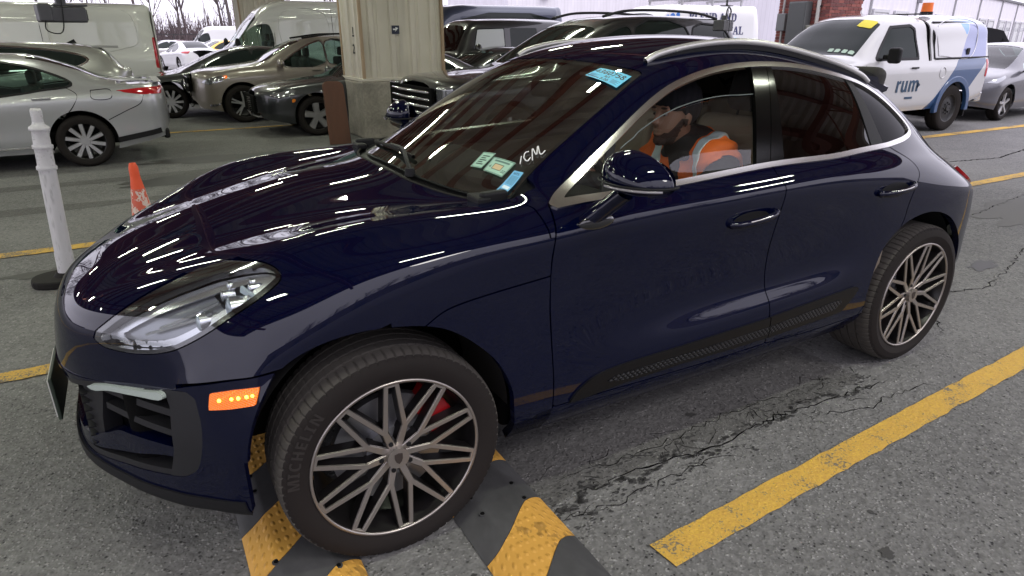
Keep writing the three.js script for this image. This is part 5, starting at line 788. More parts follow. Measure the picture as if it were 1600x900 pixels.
function makeCar(name, label, category, pos, turn, o, group) {
  const t = thing(name, label, category, pos, turn, group), w = o.w, top = pchip(o.top, 1), belt = pchip(o.belt, 1), zr = pchip(o.rail, 1), drop = pchip(o.drop ?? [[0, 0.05], [5, 0.05]], 1), xn = o.top[0][0], xt = o.top[o.top.length - 1][0], nf = o.nf ?? 0.10, tf = o.tf ?? 0.10, ny = o.noseY ?? 0.2, K = 44, rows = [], pl = (d, D, n) => Math.max(0.04, Math.max(0, 1 - Math.min(1, Math.max(0, 1 - d / D)) ** n) ** (1 / n));
  const xs = []; for (let k = 0; k <= K; k++) xs.push(0.5 - 0.5 * Math.cos(Math.PI * k / K));
  const cab = x => { const a = o.cab; return x < a[0] || x > a[3] ? 0 : x < a[1] ? (x - a[0]) / (a[1] - a[0]) : x > a[2] ? (a[3] - x) / (a[3] - a[2]) : 1; };
  const taper = x => pl(x - xn - 0.001, o.nD ?? 0.62, o.nN ?? 2.5) * pl(xt - x - 0.001, o.tD ?? 0.42, o.tN ?? 3);
  const row = (fx, fy, fz) => { const a = xn + nf * fx, b = xt - tf * fx; return { k: xs.map(u => { const x = a + (b - a) * u; return [x, fy(x), fz(x)]; }) }; };
  const lift = x => 0.1 * Math.max(0, 1 - (x - xn) / 0.6) + 0.14 * Math.max(0, 1 - (xt - x) / 0.7);
  const sill = o.sill ?? 0.22;
  rows.push(row(1.0, x => sill + lift(x), x => (w - 0.05) * taper(x)), row(0.5, x => sill + 0.12 + lift(x) * 0.8, x => (w - 0.012) * taper(x)), row(0.05, x => sill + (belt(x) - sill) * 0.42, x => (w - 0.004 - (o.tuck ?? 0)) * taper(x)), row(0.05, x => belt(x) - (o.sh ?? 0.15), x => w * taper(x)), row(0.25, x => belt(x), x => (w - (o.bi ?? 0.055)) * taper(x)));
  rows.push(row(0.4, x => { const c = cab(x); return c * (belt(x) * 0.5 + (top(x) - drop(x)) * 0.5) + (1 - c) * (belt(x) + 0.45 * Math.max(0.01, top(x) - belt(x))); }, x => (cab(x) * ((w - 0.055) * 0.5 + zr(x) * 0.5 + 0.015) + (1 - cab(x)) * (w - 0.15)) * taper(x)));
  rows.push(row(0.5, x => { const c = cab(x); return top(x) - (c * drop(x) + (1 - c) * 0.03); }, x => (cab(x) * zr(x) + (1 - cab(x)) * (w - 0.32)) * taper(x)));
  rows.push(row(0.55, x => top(x) - 0.010, x => zr(x) * 0.55 * taper(x)), row(0.55, x => top(x), x => 0));
  const G = bodyGrid(rows, { x0: xn, x1: xt, fx: xn + 1.1, rx: xt - 1.0, nx: o.nx ?? 150, sub: 7, blurV: o.bv ?? 0.3, blurX: 0.016, dense: u => { const v = 0.55 * (0.5 - 0.5 * Math.cos(Math.PI * u)) + 0.45 * u; return xn + (xt - xn) * v; } }), S = gridSoup(G);
  const wb = o.wb, R = o.R, ar = o.ar ?? R + 0.055, arch = [0, wb].map(cx => (x, y) => Math.hypot(x - cx, y - R - 0.01) - ar);
  const win = (o.windows ?? []).map(p => sdPoly(p)), paintM = o.paint;
  const inX = (x, z) => zr(x) - 0.045 - Math.abs(z);
  const scr = o.screen ? (x, y, z) => y < belt(x) + 0.01 ? -0.1 : Math.min(x - o.screen[0] - 0.25 * Math.max(0, Math.abs(z) - 0.2) ** 2, o.screen[1] - x - 0.1 * z * z, inX(x, z)) : null, back = o.back ? (x, y, z) => y < belt(x) + 0.02 ? -0.1 : Math.min(x - o.back[0], o.back[1] - x, inX(x, z) - 0.03) : null;
  let b = S; for (const f of arch) b = clip(b, f); for (const f of win) b = clip(b, (x, y, z) => -f(x, y)); if (scr) b = clip(b, (x, y, z) => -scr(x, y, z)); if (back) b = clip(b, (x, y, z) => -back(x, y, z));
  for (const [x0, x1, y0] of o.gaps ?? []) { b = clip(b, (x, y) => y < y0 ? 1 : Math.max(x0 - x, x - x1)); part('gasket', sheet(shifted(clip(clip(S, (x, y) => y - y0), (x, y) => Math.min(x - x0 + 0.01, x1 + 0.01 - x)), -0.03), 0), M_DARK, t); }
  const lamps = (o.lamps ?? []).map(l => ({ ...l, f: sdPoly(l.p) })); for (const l of lamps) b = clip(b, (x, y, z) => Math.abs(z) < w * 0.4 ? 1 : -l.f(x, y));
  const colours = o.patches ?? []; let rest = b;
  for (const c of colours) { const f = sdPoly(c.p); const q = clip(rest, (x, y, z) => z < 0.3 ? -1 : f(x, y)); rest = clip(rest, (x, y, z) => z < 0.3 ? 1 : -f(x, y)); part('painted_stripe', sheet(q, 0), c.m, t); }
  const body = part('body', sheet(rest, 0.02), paintM, t);
  for (const H of [clip(S, (x, y, z) => z - 0.2), clip(S, (x, y, z) => -z - 0.2)]) win.forEach(f => { const q = clip(H, (x, y) => f(x, y)); part('window', sheet(shifted(q, -0.006), 0), o.glass ?? M_GLASSDARK, t); if (o.trim) { const r = clip(clip(H, (x, y) => f(x, y) + (o.trimW ?? 0.012)), (x, y) => 0.012 - f(x, y)); part('window_trim', slab(r, 0.004, -0.004), o.trim, t); } });
  if (scr) part('windscreen', sheet(shifted(clip(S, scr), -0.005), 0), o.wsGlass ?? o.glass ?? M_GLASSDARK, t); if (back) part('rear_window', sheet(shifted(clip(S, back), -0.005), 0), o.glass ?? M_GLASSDARK, t);
  for (const l of lamps) for (const s of [1, -1]) { const q = clip(clip(S, (x, y) => l.f(x, y)), (x, y, z) => s * z - w * 0.4); if (q.length) part(l.name, slab(q, 0.006, -0.01), l.m, t); }
  part('underbody', box(wb + 0.9, 0.2, w * 1.75, wb / 2, sill + 0.16, 0, 0.03), M_DARK, t);
  for (const cx of [0, wb]) { const g = new THREE.CylinderGeometry(ar + 0.01, ar + 0.01, w * 1.7, 32, 1, true, Math.PI * 0.5 - 0.3, Math.PI + 0.6).rotateX(Math.PI / 2).translate(cx, R + 0.01, 0); part('wheel_house', g, M_DARK, t); }
  const rw = roadWheel(R, 0.11, o.spokes ?? 10, o.wheelStyle); for (const cx of [0, wb]) for (const s of [1, -1]) { const q = cx === 0 && s === 1 ? rw : rw.clone(); t.add(q); q.position.set(cx, R, s * (w - 0.125)); if (s < 0) q.rotation.y = Math.PI; }
  if (o.mirror) for (const s of [1, -1]) part('wing_mirror', [new THREE.SphereGeometry(1, 18, 12).scale(0.07, o.mirror[3] ?? 0.085, 0.12).translate(o.mirror[0], o.mirror[1], s * (w + 0.09)), bar([o.mirror[0] + 0.02, o.mirror[1] - 0.06, s * (w - 0.06)], [o.mirror[0], o.mirror[1] - 0.04, s * (w + 0.05)], 0.02)], o.mirrorMat ?? paintM, t);
  for (const [x, y, dx] of o.handles ?? []) for (const s of [1, -1]) { const z = nearZ(G, x, y); part('door_handle', box(dx ?? 0.2, 0.028, 0.03, x, y, s * (z + 0.018), 0.01), o.handleMat ?? paintM, t); }
  for (const l of o.seams ?? []) for (const s of [1, -1]) part('panel_seam', tube(l.map(([x, y]) => [x, y, s * (nearZ(G, x, y) + 0.0005)]), 0.0045, 4), M_DARK, t);
  for (const l of o.strips ?? []) for (const s of [1, -1]) part(l.name ?? 'trim_strip', ribbon(smooth(l.p, 5).map(([x, y]) => [x, y, s * (nearZ(G, x, y) + 0.004)]), l.h ?? 0.02, 0.01), l.m, t);
  t.userData.G = undefined; delete t.userData.G; return { t, G, S, body };
}
function nearZ({ P, nu, nv }, x, y) { let bd = 1e9, b = 0; const h = (nv + 1) >> 1; for (let i = 0; i < nu; i++) for (let j = 0; j < h; j++) { const k = (i * nv + j) * 3, d = (P[k] - x) ** 2 + (P[k + 1] - y) ** 2; if (d < bd) { bd = d; b = k; } } return P[b + 2]; }
const SILVER = paint('silver paint', [0.41, 0.415, 0.43], 0.55, 0.35), SILVER2 = paint('warm silver paint', [0.33, 0.33, 0.32], 0.5, 0.35), BLACKP = paint('black paint', [0.008, 0.008, 0.009], 0.2), GRAPHITE = paint('graphite paint', [0.022, 0.024, 0.027], 0.4), TAUPE = paint('taupe paint', [0.21, 0.185, 0.16], 0.4), WHITEP = paint('white paint', [0.62, 0.62, 0.62], 0, 0.4), GREYP = paint('grey paint', [0.10, 0.10, 0.115], 0.45), NAVY2 = paint('slate van paint', [0.035, 0.045, 0.075], 0.3), VANGREY = paint('van primer white', [0.55, 0.55, 0.54], 0, 0.45);
const G_CABIN = pane('green cabin glass', [0.55, 0.68, 0.64]);
function seats(t, x, y, w) { for (const dx of [0, 0.95]) for (const s of [1, -1]) part('seat', [box(0.16, 0.62, 0.5, x + dx, y, s * w, 0.06), box(0.1, 0.18, 0.26, x + dx + 0.05, y + 0.42, s * w, 0.04)], std('car seat', [0.05, 0.05, 0.05], 0.8), t); }

const sedan = (o) => ({ w: 0.92, wb: 2.82, R: 0.335, cab: [0.42, 1.35, 2.3, 3.25], tuck: 0.01,
  top: [[-0.95, 0.70], [-0.85, 0.79], [-0.5, 0.87], [0, 0.93], [0.45, 0.985], [0.9, 1.20], [1.35, 1.385], [1.8, 1.44], [2.3, 1.425], [2.8, 1.285], [3.2, 1.12], [3.5, 1.07], [3.82, 1.045], [3.9, 0.97]],
  belt: [[-0.95, 0.66], [-0.5, 0.80], [0, 0.86], [0.5, 0.90], [1.5, 0.945], [2.6, 0.985], [3.3, 1.0], [3.9, 0.93]], rail: [[-0.95, 0.62], [0.4, 0.70], [1.0, 0.62], [1.6, 0.56], [2.4, 0.56], [3.0, 0.60], [3.5, 0.66], [3.9, 0.62]], drop: [[0, 0.05], [1.0, 0.075], [1.8, 0.085], [2.6, 0.07], [3.2, 0.05]],
  screen: [0.42, 1.36], back: [2.35, 3.22], ...o });
// 1: silver sedan, rear wheel and boot towards the middle of the frame
{
  const c = makeCar('sedan', 'silver four-door sedan in the next row with its tail behind the white bollard', 'car', [-3.97, 0, -8.66], 0, sedan({ paint: SILVER, glass: G_CABIN, spokes: 10,
    windows: [loop([[0.80, 0.955], [1.15, 1.18], [1.5, 1.31], [1.72, 1.335], [1.72, 0.965]], 3), loop([[1.80, 0.97], [1.80, 1.335], [2.2, 1.315], [2.55, 1.21], [2.80, 1.08], [2.80, 1.045], [2.5, 1.0]], 3)], trim: M_BLACK,
    lamps: [{ name: 'tail_light', m: M_TAIL, p: [[3.28, 0.965], [3.55, 0.985], [3.85, 0.99], [3.82, 0.90], [3.6, 0.905], [3.4, 0.935]] }], handles: [[1.5, 0.86], [2.45, 0.90]],
    seams: [[[2.62, 0.62], [2.78, 0.8], [2.84, 0.93], [2.72, 1.03]], [[3.0, 0.98], [3.0, 0.88], [3.22, 0.88], [3.22, 0.98], [3.0, 0.98]], [[1.75, 0.96], [1.72, 0.6], [1.75, 0.3]], [[3.14, 0.60], [3.35, 0.70], [3.55, 0.80], [3.6, 0.90]]],
    strips: [{ name: 'roof_trim', m: M_BRIGHT, h: 0.05, p: [[3.3, 1.055], [3.6, 1.045], [3.82, 1.03]] }, { name: 'lower_valance', m: M_BLACK, h: 0.07, p: [[3.2, 0.33], [3.5, 0.38], [3.74, 0.42]] }, { name: 'sill_trim', m: M_BRIGHT, h: 0.018, p: [[0.5, 0.30], [1.4, 0.29], [2.3, 0.30]] }] }));
  seats(c.t, 1.35, 0.72, 0.36);
  const d = part('diffuser', [box(0.08, 0.14, 1.5, 3.80, 0.36, 0, 0.03), box(0.3, 0.10, 0.05, 3.62, 0.36, 0.72, 0.02), box(0.3, 0.10, 0.05, 3.62, 0.36, -0.72, 0.02)], M_BLACK, c.t);
  part('lip_spoiler', box(0.10, 0.02, 1.3, 3.80, 1.055, 0, 0.008), SILVER, c.t);
  part('vent_crease', ribbon([[3.52, 0.72, 0.86], [3.62, 0.6, 0.83], [3.72, 0.45, 0.79]], 0.05, 0.015), M_GREYPLASTIC, c.t);
}
// 2: second silver car behind it
makeCar('estate_car', 'silver sport utility car with roof spoiler behind the silver sedan', 'car', [-4.15, 0, -11.0], 0, sedan({ paint: SILVER2, w: 0.93, wb: 2.75, cab: [0.42, 1.35, 2.9, 3.75], R: 0.36, belt: [[-0.95, 0.76], [-0.5, 0.92], [0.5, 1.03], [1.5, 1.08], [2.6, 1.14], [3.3, 1.17], [3.75, 1.1]],
  top: [[-0.95, 0.80], [-0.85, 0.92], [-0.5, 1.0], [0.4, 1.11], [0.9, 1.36], [1.35, 1.50], [1.8, 1.56], [2.4, 1.565], [3.0, 1.53], [3.35, 1.47], [3.6, 1.2], [3.75, 1.05]], screen: [0.42, 1.36], back: [3.36, 3.62], windows: [loop([[0.85, 1.1], [1.3, 1.36], [1.75, 1.46], [1.75, 1.12]], 3), loop([[1.83, 1.12], [1.83, 1.46], [2.5, 1.46], [3.0, 1.38], [3.15, 1.30], [3.0, 1.2], [2.5, 1.15]], 3)], trim: M_BRIGHT }));
{ const t = scene.children[scene.children.length - 1]; part('roof_spoiler', [quadBox([[3.22, 1.505, -0.56], [3.22, 1.505, 0.56], [3.60, 1.495, 0.5], [3.60, 1.495, -0.5]], 0.035)], SILVER2, t); part('roof_fin', poly([[0, 0], [0.16, 0], [0.13, 0.065]], 0.02).translate(2.85, 1.535, -0.01), M_BLACK, t); }
function quadBox(q, h) { const a = q.map(p => [p[0], p[1] - h, p[2]]); return join([quadGeo(...q), quadGeo(a[0], a[3], a[2], a[1]), ...[0, 1, 2, 3].map(i => { const j = (i + 1) % 4; return quadGeo(a[i], a[j], q[j], q[i]); })]); }
// 3: dark sedan half behind the column, 4: taupe suv, 5: black fastback
{
  const c = makeCar('sedan', 'dark graphite sedan nosing out beside the leaning brown board', 'car', [2.26, 0, -10.04], 0, sedan({ paint: GRAPHITE, spokes: 5, wheelStyle: 'wide', windows: [loop([[0.80, 0.955], [1.15, 1.18], [1.5, 1.31], [1.75, 1.33], [1.75, 0.965]], 3), loop([[1.83, 0.97], [1.83, 1.33], [2.3, 1.3], [2.7, 1.12], [2.72, 1.04]], 3)], trim: M_BRIGHT, mirror: [0.75, 1.0],
    lamps: [{ name: 'headlight', m: M_HEAD, p: [[-0.74, 0.70], [-0.6, 0.745], [-0.38, 0.80], [-0.32, 0.765], [-0.45, 0.70], [-0.62, 0.665]] }, { name: 'side_marker', m: M_AMBER, p: [[-0.42, 0.63], [-0.36, 0.65], [-0.35, 0.60], [-0.41, 0.58]] }],
    seams: [[[0.5, 0.9], [0.46, 0.6], [0.5, 0.3]]] }));
  const g = []; for (let k = 0; k < 8; k++) g.push(ribbon([-0.5, -0.3, 0, 0.3, 0.5].map(z => [-0.985 + 0.3 * z * z, 0.42 + k * 0.032, z]), 0.014, 0.02)); part('grille', g, M_BRIGHT, c.t); part('grille_back', box(0.04, 0.3, 1.05, -0.955, 0.54, 0, 0.01), M_DARK, c.t);
  part('bumper_strip', [ribbon([[-0.93, 0.33, 0], [-0.90, 0.33, 0.4], [-0.74, 0.35, 0.72], [-0.60, 0.40, 0.835], [-0.56, 0.55, 0.86]], 0.03, 0.02), ribbon([[-0.93, 0.33, 0], [-0.90, 0.33, -0.4], [-0.74, 0.35, -0.72], [-0.60, 0.40, -0.835]], 0.03, 0.02)], M_BRIGHT, c.t);
  part('intake', [ribbon([[-0.72, 0.44, 0.74], [-0.62, 0.46, 0.82]], 0.12, 0.03)], M_DARK, c.t);
}
const suv = o => ({ w: 0.945, wb: 2.87, R: 0.365, cab: [0.42, 1.3, 3.0, 3.8], R: 0.365, bi: 0.06, belt: [[-0.88, 0.78], [-0.5, 0.95], [0, 1.02], [0.5, 1.05], [1.5, 1.09], [2.6, 1.13], [3.3, 1.15], [3.85, 1.05]],
  top: [[-0.88, 0.86], [-0.8, 0.97], [-0.5, 1.04], [0, 1.10], [0.4, 1.15], [0.85, 1.38], [1.3, 1.58], [1.8, 1.65], [2.5, 1.655], [3.1, 1.60], [3.5, 1.40], [3.8, 1.12], [3.9, 1.0]], rail: [[-0.9, 0.66], [0.4, 0.72], [1.0, 0.66], [1.6, 0.6], [3.0, 0.6], [3.5, 0.66], [3.9, 0.62]], screen: [0.42, 1.32], back: [3.2, 3.7], ...o });
{
  const c = makeCar('suv', 'taupe sport utility car with one amber lamp between black and graphite cars', 'car', [1.45, 0, -12.7], 0, suv({ paint: TAUPE, spokes: 5, wheelStyle: 'pair', glass: G_CABIN, windows: [loop([[0.80, 1.085], [1.2, 1.36], [1.6, 1.53], [1.72, 1.535], [1.72, 1.10]], 3), loop([[1.80, 1.10], [1.80, 1.54], [2.5, 1.54], [2.75, 1.50], [2.75, 1.13]], 3)], trim: M_BRIGHT, mirror: [0.78, 1.13], handles: [[1.5, 0.98]],
    lamps: [{ name: 'headlight', m: M_HEAD, p: [[-0.72, 0.80], [-0.6, 0.865], [-0.36, 0.92], [-0.26, 0.90], [-0.36, 0.81], [-0.6, 0.755]] }, { name: 'turn_lamp', m: M_AMBERLIT, p: [[-0.33, 0.915], [-0.25, 0.92], [-0.24, 0.87], [-0.31, 0.855]] }],
    strips: [{ name: 'bumper_trim', m: M_BRIGHT, h: 0.035, p: [[-0.62, 0.36], [-0.5, 0.37], [-0.42, 0.40]] }], seams: [[[0.52, 1.03], [0.5, 0.7], [0.53, 0.35]]] }));
  seats(c.t, 1.4, 0.9, 0.37);
  part('grille', [box(0.05, 0.30, 0.9, -0.915, 0.74, 0, 0.02)], M_DARK, c.t); const g = [ribbon([-0.45, 0, 0.45].map(z => [-0.945, 0.74, z]), 0.05, 0.03)]; for (const y of [0.60, 0.88]) g.push(ribbon([-0.46, 0, 0.46].map(z => [-0.94, y, z]), 0.02, 0.03)); part('grille_bar', g, M_BRIGHT, c.t); part('grille_badge', new THREE.TorusGeometry(0.085, 0.012, 8, 28).rotateY(Math.PI / 2).translate(-0.965, 0.74, 0), M_BRIGHT, c.t);
  part('skid_plate', [ribbon([[-0.9, 0.33, 0], [-0.86, 0.33, 0.4], [-0.66, 0.34, 0.75]], 0.06, 0.03), ribbon([[-0.9, 0.33, 0], [-0.86, 0.33, -0.4], [-0.66, 0.34, -0.75]], 0.06, 0.03)], M_BRIGHT, c.t); for (const s of [1, -1]) part('roof_rail', tube([[1.35, 1.60, s * 0.58], [2.0, 1.68, s * 0.58], [2.9, 1.66, s * 0.58], [3.2, 1.58, s * 0.6]], 0.018), M_BLACK, c.t);
}
makeCar('fastback', 'black fastback car with ten-spoke wheel behind the silver sedan boot', 'car', [0.22, 0, -14.25], 0, sedan({ paint: GRAPHITE, R: 0.345, spokes: 10, wheelStyle: 'swirl', top: [[-0.92, 0.66], [-0.8, 0.76], [-0.4, 0.86], [0.2, 0.95], [0.7, 1.16], [1.2, 1.36], [1.75, 1.445], [2.3, 1.42], [2.9, 1.26], [3.5, 1.10], [3.85, 1.0]], windows: [loop([[0.72, 0.98], [1.15, 1.22], [1.6, 1.345], [1.75, 1.35], [1.75, 0.99]], 3), loop([[1.83, 0.99], [1.83, 1.35], [2.3, 1.32], [2.8, 1.15], [2.85, 1.05]], 3)], mirror: [0.72, 1.0], seams: [[[0.5, 0.9], [0.46, 0.6], [0.5, 0.3]]] }));
// vans
const van = o => ({ w: 1.0, wb: 3.3, R: 0.35, cab: [-0.6, 0.45, 4.2, 4.55], nf: 0.12, tf: 0.02, nD: 0.8, tD: 0.10, tN: 5, bi: 0.05, bv: 0.22, sill: 0.3, belt: [[-0.95, 0.85], [-0.5, 1.12], [0, 1.25], [4.55, 1.3]],
  top: [[-0.95, 0.98], [-0.8, 1.12], [-0.5, 1.26], [-0.1, 1.62], [0.35, 2.18], [0.7, 2.42], [1.3, 2.5], [3.5, 2.5], [4.4, 2.48], [4.55, 2.40]], rail: [[-0.95, 0.7], [-0.3, 0.82], [0.5, 0.85], [4.55, 0.86]], drop: [[-0.9, 0.04], [0, 0.06], [0.7, 0.12], [4.55, 0.12]], screen: [-0.55, 0.42], paint: WHITEP, windows: [loop([[-0.28, 1.31], [0.22, 1.86], [0.62, 1.93], [0.68, 1.86], [0.68, 1.29]], 3)], mirror: [-0.2, 1.45, 0, 0.15], mirrorMat: M_BLACK, wheelStyle: 'steel', ...o });
const vanPanels = (c, ps) => { for (const p of ps) for (const s of [1, -1]) part('panel_recess', tube(loop(p, 3).map(([x, y]) => [x, y, s * (nearZ(c.G, x, y) + 0.001)]), 0.010, 5, 80, true), c.body.material, c.t); };
{
  const c = makeCar('cargo_van', 'pale grey cargo van at the far left seen from its rear corner', 'van', [-4.3, 0, -16.4], 0, van({ paint: VANGREY, top: [[-0.95, 0.98], [-0.8, 1.12], [-0.5, 1.26], [-0.1, 1.62], [0.35, 2.1], [0.7, 2.3], [1.3, 2.36], [3.5, 2.36], [4.4, 2.34], [4.55, 2.26]], lamps: [{ name: 'tail_light', m: M_TAIL, p: [[4.44, 0.95], [4.56, 0.95], [4.56, 1.62], [4.46, 1.62]] }], seams: [[[2.35, 0.4], [2.35, 1.2], [2.35, 2.2]]] }));
  vanPanels(c, [[[2.6, 1.3], [2.6, 2.2], [3.9, 2.2], [4.1, 2.1], [4.15, 1.5], [3.9, 1.4]]]); for (const s of [1, -1]) part('rear_door', box(0.03, 1.75, 0.9, 4.545, 1.32, s * 0.46, 0.012), VANGREY, c.t); part('top_lamp', box(0.05, 0.05, 0.1, 4.55, 2.44, 0.7, 0.01), M_DARK, c.t); part('rear_bumper', box(0.14, 0.2, 1.9, 4.6, 0.5, 0, 0.04), M_BLACK, c.t);
}
{
  const c = makeCar('cargo_van', 'white high-roof cargo van with sloping bonnet left of the ribbed column', 'van', [2.3, 0, -17.2], 0, van({ paint: VANGREY, glass: G_CABIN, top: [[-0.95, 0.98], [-0.8, 1.12], [-0.5, 1.26], [-0.1, 1.62], [0.35, 2.15], [0.7, 2.42], [1.3, 2.54], [3.5, 2.54], [4.4, 2.52], [4.55, 2.4]], seams: [[[0.75, 0.4], [0.75, 1.2], [0.78, 2.3]], [[2.3, 0.4], [2.3, 1.2], [2.3, 2.3]]] }));
  vanPanels(c, [[[1.0, 1.4], [1.0, 2.2], [2.1, 2.2], [2.1, 1.4]], [[2.5, 1.4], [2.5, 2.2], [4.2, 2.2], [4.2, 1.4]]]); seats(c.t, 0.75, 1.2, 0.42);
}
makeCar('passenger_van', 'slate blue van whose roof shows behind the boxy black off-roader', 'van', [7.0, 0, -16.2], 0, van({ paint: NAVY2, windows: [loop([[-0.28, 1.31], [0.22, 1.86], [0.62, 1.93], [0.68, 1.86], [0.68, 1.29]], 3), loop([[1.0, 1.75], [1.0, 2.1], [4.2, 2.1], [4.2, 1.75]], 3)], trim: NAVY2 }));
{
  const c = makeCar('work_van', 'white work van lettered on its side with ladders on its roof', 'van', [12.35, 0, -13.3], 0, van({}));
  const lt = (s, x, y, size) => { const g = new TextGeometry(s, { font: fontSerif, size, depth: 0.004, curveSegments: 3 }); g.translate(x, y, nearZ(c.G, x + 0.6, y) + 0.004); return g; };
  part('side_lettering', [lt('BLEND AND', 1.5, 2.02, 0.23), lt('MECHANICAL', 1.5, 1.66, 0.23)], std('navy lettering', [0.03, 0.035, 0.12], 0.5), c.t);
  const sw = [], cy = std('cyan graphic', [0.08, 0.48, 0.75], 0.4); for (let k = 0; k < 5; k++) sw.push(tube([[2.4 + k * 0.25, 1.3 + (k % 2) * 0.12, 0], [2.7 + k * 0.25, 1.55 - (k % 3) * 0.08, 0], [3.0 + k * 0.2, 1.35 + (k % 2) * 0.15, 0], [3.3 + k * 0.15, 1.5, 0]].map(([x, y]) => [x, y, nearZ(c.G, x, y) + 0.002]), 0.022, 5)); part('side_graphic', sw, cy, c.t);
  part('front_graphic', [[0.9, 2.13, 0.10], [1.1, 2.18, 0.07], [0.72, 2.12, 0.07]].map(([x, y, r]) => cylZ(r, r, 0.008, x, y, nearZ(c.G, x, y), 16)), std('blue print', [0.04, 0.16, 0.5], 0.5), c.t);
  const ld = []; for (const z of [-0.55, -0.2, 0.2, 0.5]) ld.push(box(3.4, 0.07, 0.04, 2.6, 2.68, z)); for (let k = 0; k < 10; k++) ld.push(box(0.03, 0.03, 0.36, 1.1 + k * 0.33, 2.68, -0.37), box(0.03, 0.03, 0.32, 1.1 + k * 0.33, 2.68, 0.35)); for (const x of [1.4, 2.6, 3.8]) ld.push(box(0.06, 0.05, 1.5, x, 2.62, 0), box(0.05, 0.16, 0.05, x, 2.54, 0.7), box(0.05, 0.16, 0.05, x, 2.54, -0.7)); part('roof_ladders', ld, M_ALLOY, c.t);
}
// boxy off-roader
{
  const c = makeCar('offroader', 'boxy black off-road car right of the ribbed column', 'car', [5.2, 0, -11.6], 0, suv({ paint: BLACKP, w: 0.92, wb: 2.95, cab: [0.52, 0.85, 3.3, 3.45], belt: [[-0.75, 1.08], [0, 1.15], [0.5, 1.2], [3.5, 1.22]], top: [[-0.75, 1.16], [-0.6, 1.22], [0, 1.27], [0.5, 1.30], [0.66, 1.55], [0.85, 1.86], [1.05, 1.97], [2.2, 2.0], [3.3, 1.98], [3.46, 1.8]], rail: [[-0.75, 0.62], [0.5, 0.72], [0.9, 0.70], [3.46, 0.70]], tf: 0.03, bv: 0.12, nD: 0.35, nN: 3.5, tD: 0.12, tN: 5, drop: [[0, 0.05], [0.9, 0.09], [3.4, 0.09]], screen: [0.53, 0.86], back: null, glass: M_GLASSDARK, wsGlass: G_CABIN, mirror: [0.95, 1.38, 0, 0.1], R: 0.4,
    windows: [[[0.90, 1.27], [1.04, 1.78], [1.72, 1.80], [1.72, 1.27]], [[1.86, 1.27], [1.86, 1.80], [2.55, 1.80], [2.62, 1.27]]] }));
  part('window_film', sheet(shifted(clip(within(c.S, 0.8, 1.8, 1.2, 1.9, 0.2, 2), sdAsXYZ(sdPoly([[0.93, 1.29], [1.06, 1.76], [1.70, 1.78], [1.70, 1.29]]))), 0.0), 0), std('pale window film', [0.42, 0.43, 0.46], 0.3, 0, { side: THREE.DoubleSide }), c.t);
}
makeCar('sedan', 'dark sedan seen in the gap between column and black off-roader', 'car', [2.5, 0, -10.5 + 2.6], 0, sedan({ paint: BLACKP, glass: G_CABIN, windows: [loop([[0.80, 0.955], [1.15, 1.18], [1.5, 1.31], [1.72, 1.335], [1.72, 0.965]], 3), loop([[1.80, 0.97], [1.80, 1.335], [2.2, 1.315], [2.55, 1.21], [2.80, 1.08], [2.80, 1.045], [2.5, 1.0]], 3)] })).t.position.set(4.6, 0, -9.6 - 0.4);
// big black suv right behind the navy car
{
  const c = makeCar('large_suv', 'large black sport utility vehicle with chrome bar grille behind the navy crossover', 'car', [3.55, 0, -5.55], 0, suv({ paint: BLACKP, w: 1.0, wb: 3.1, R: 0.41, cab: [0.55, 1.55, 3.9, 4.2], nf: 0.06, nD: 0.45, nN: 3.2, tD: 0.3, belt: [[-0.9, 1.0], [-0.5, 1.1], [0, 1.13], [1, 1.17], [3, 1.2], [4.2, 1.22]], top: [[-0.9, 1.07], [-0.8, 1.15], [-0.3, 1.2], [0.5, 1.27], [1.0, 1.52], [1.5, 1.77], [1.9, 1.88], [2.6, 1.91], [3.6, 1.89], [3.85, 1.84], [4.15, 1.4]], rail: [[-0.9, 0.75], [0.5, 0.78], [1.5, 0.70], [4.2, 0.70]], screen: [0.55, 1.5], back: null, windows: [loop([[0.95, 1.22], [1.35, 1.52], [1.75, 1.72], [1.95, 1.74], [1.95, 1.23]], 3), loop([[2.05, 1.24], [2.05, 1.75], [2.95, 1.75], [3.0, 1.25]], 3), loop([[3.1, 1.26], [3.1, 1.74], [3.75, 1.70], [3.85, 1.3]], 3)], trim: M_BLACK, mirror: [0.95, 1.25, 0, 0.12], sill: 0.3 }));
  const g = []; for (let k = 0; k < 4; k++) g.push(tube([-0.72, -0.4, 0, 0.4, 0.72].map(z => [-0.985 + 0.10 * z * z, 0.74 + k * 0.085, z]), 0.019, 8)); part('grille', g, M_BRIGHT, c.t); part('grille_back', box(0.04, 0.36, 1.44, -0.94, 0.87, 0, 0.01), M_DARK, c.t);
  part('front_bumper', [ribbon([-0.95, -0.7, 0, 0.7, 0.95].map(z => [-1.0 + 0.15 * z * z, 0.58, z]), 0.2, 0.1)], BLACKP, c.t);
  for (const s of [1, -1]) part('headlight', box(0.14, 0.22, 0.26, -0.82, 0.96, s * 0.80, 0.04), M_HEAD, c.t);
  for (const s of [1, -1]) part('roof_rail', tube([[1.6, 1.87, s * 0.62], [2.0, 1.945, s * 0.62], [3.3, 1.93, s * 0.62], [3.7, 1.86, s * 0.62]], 0.018), M_GREYPLASTIC, c.t);
}
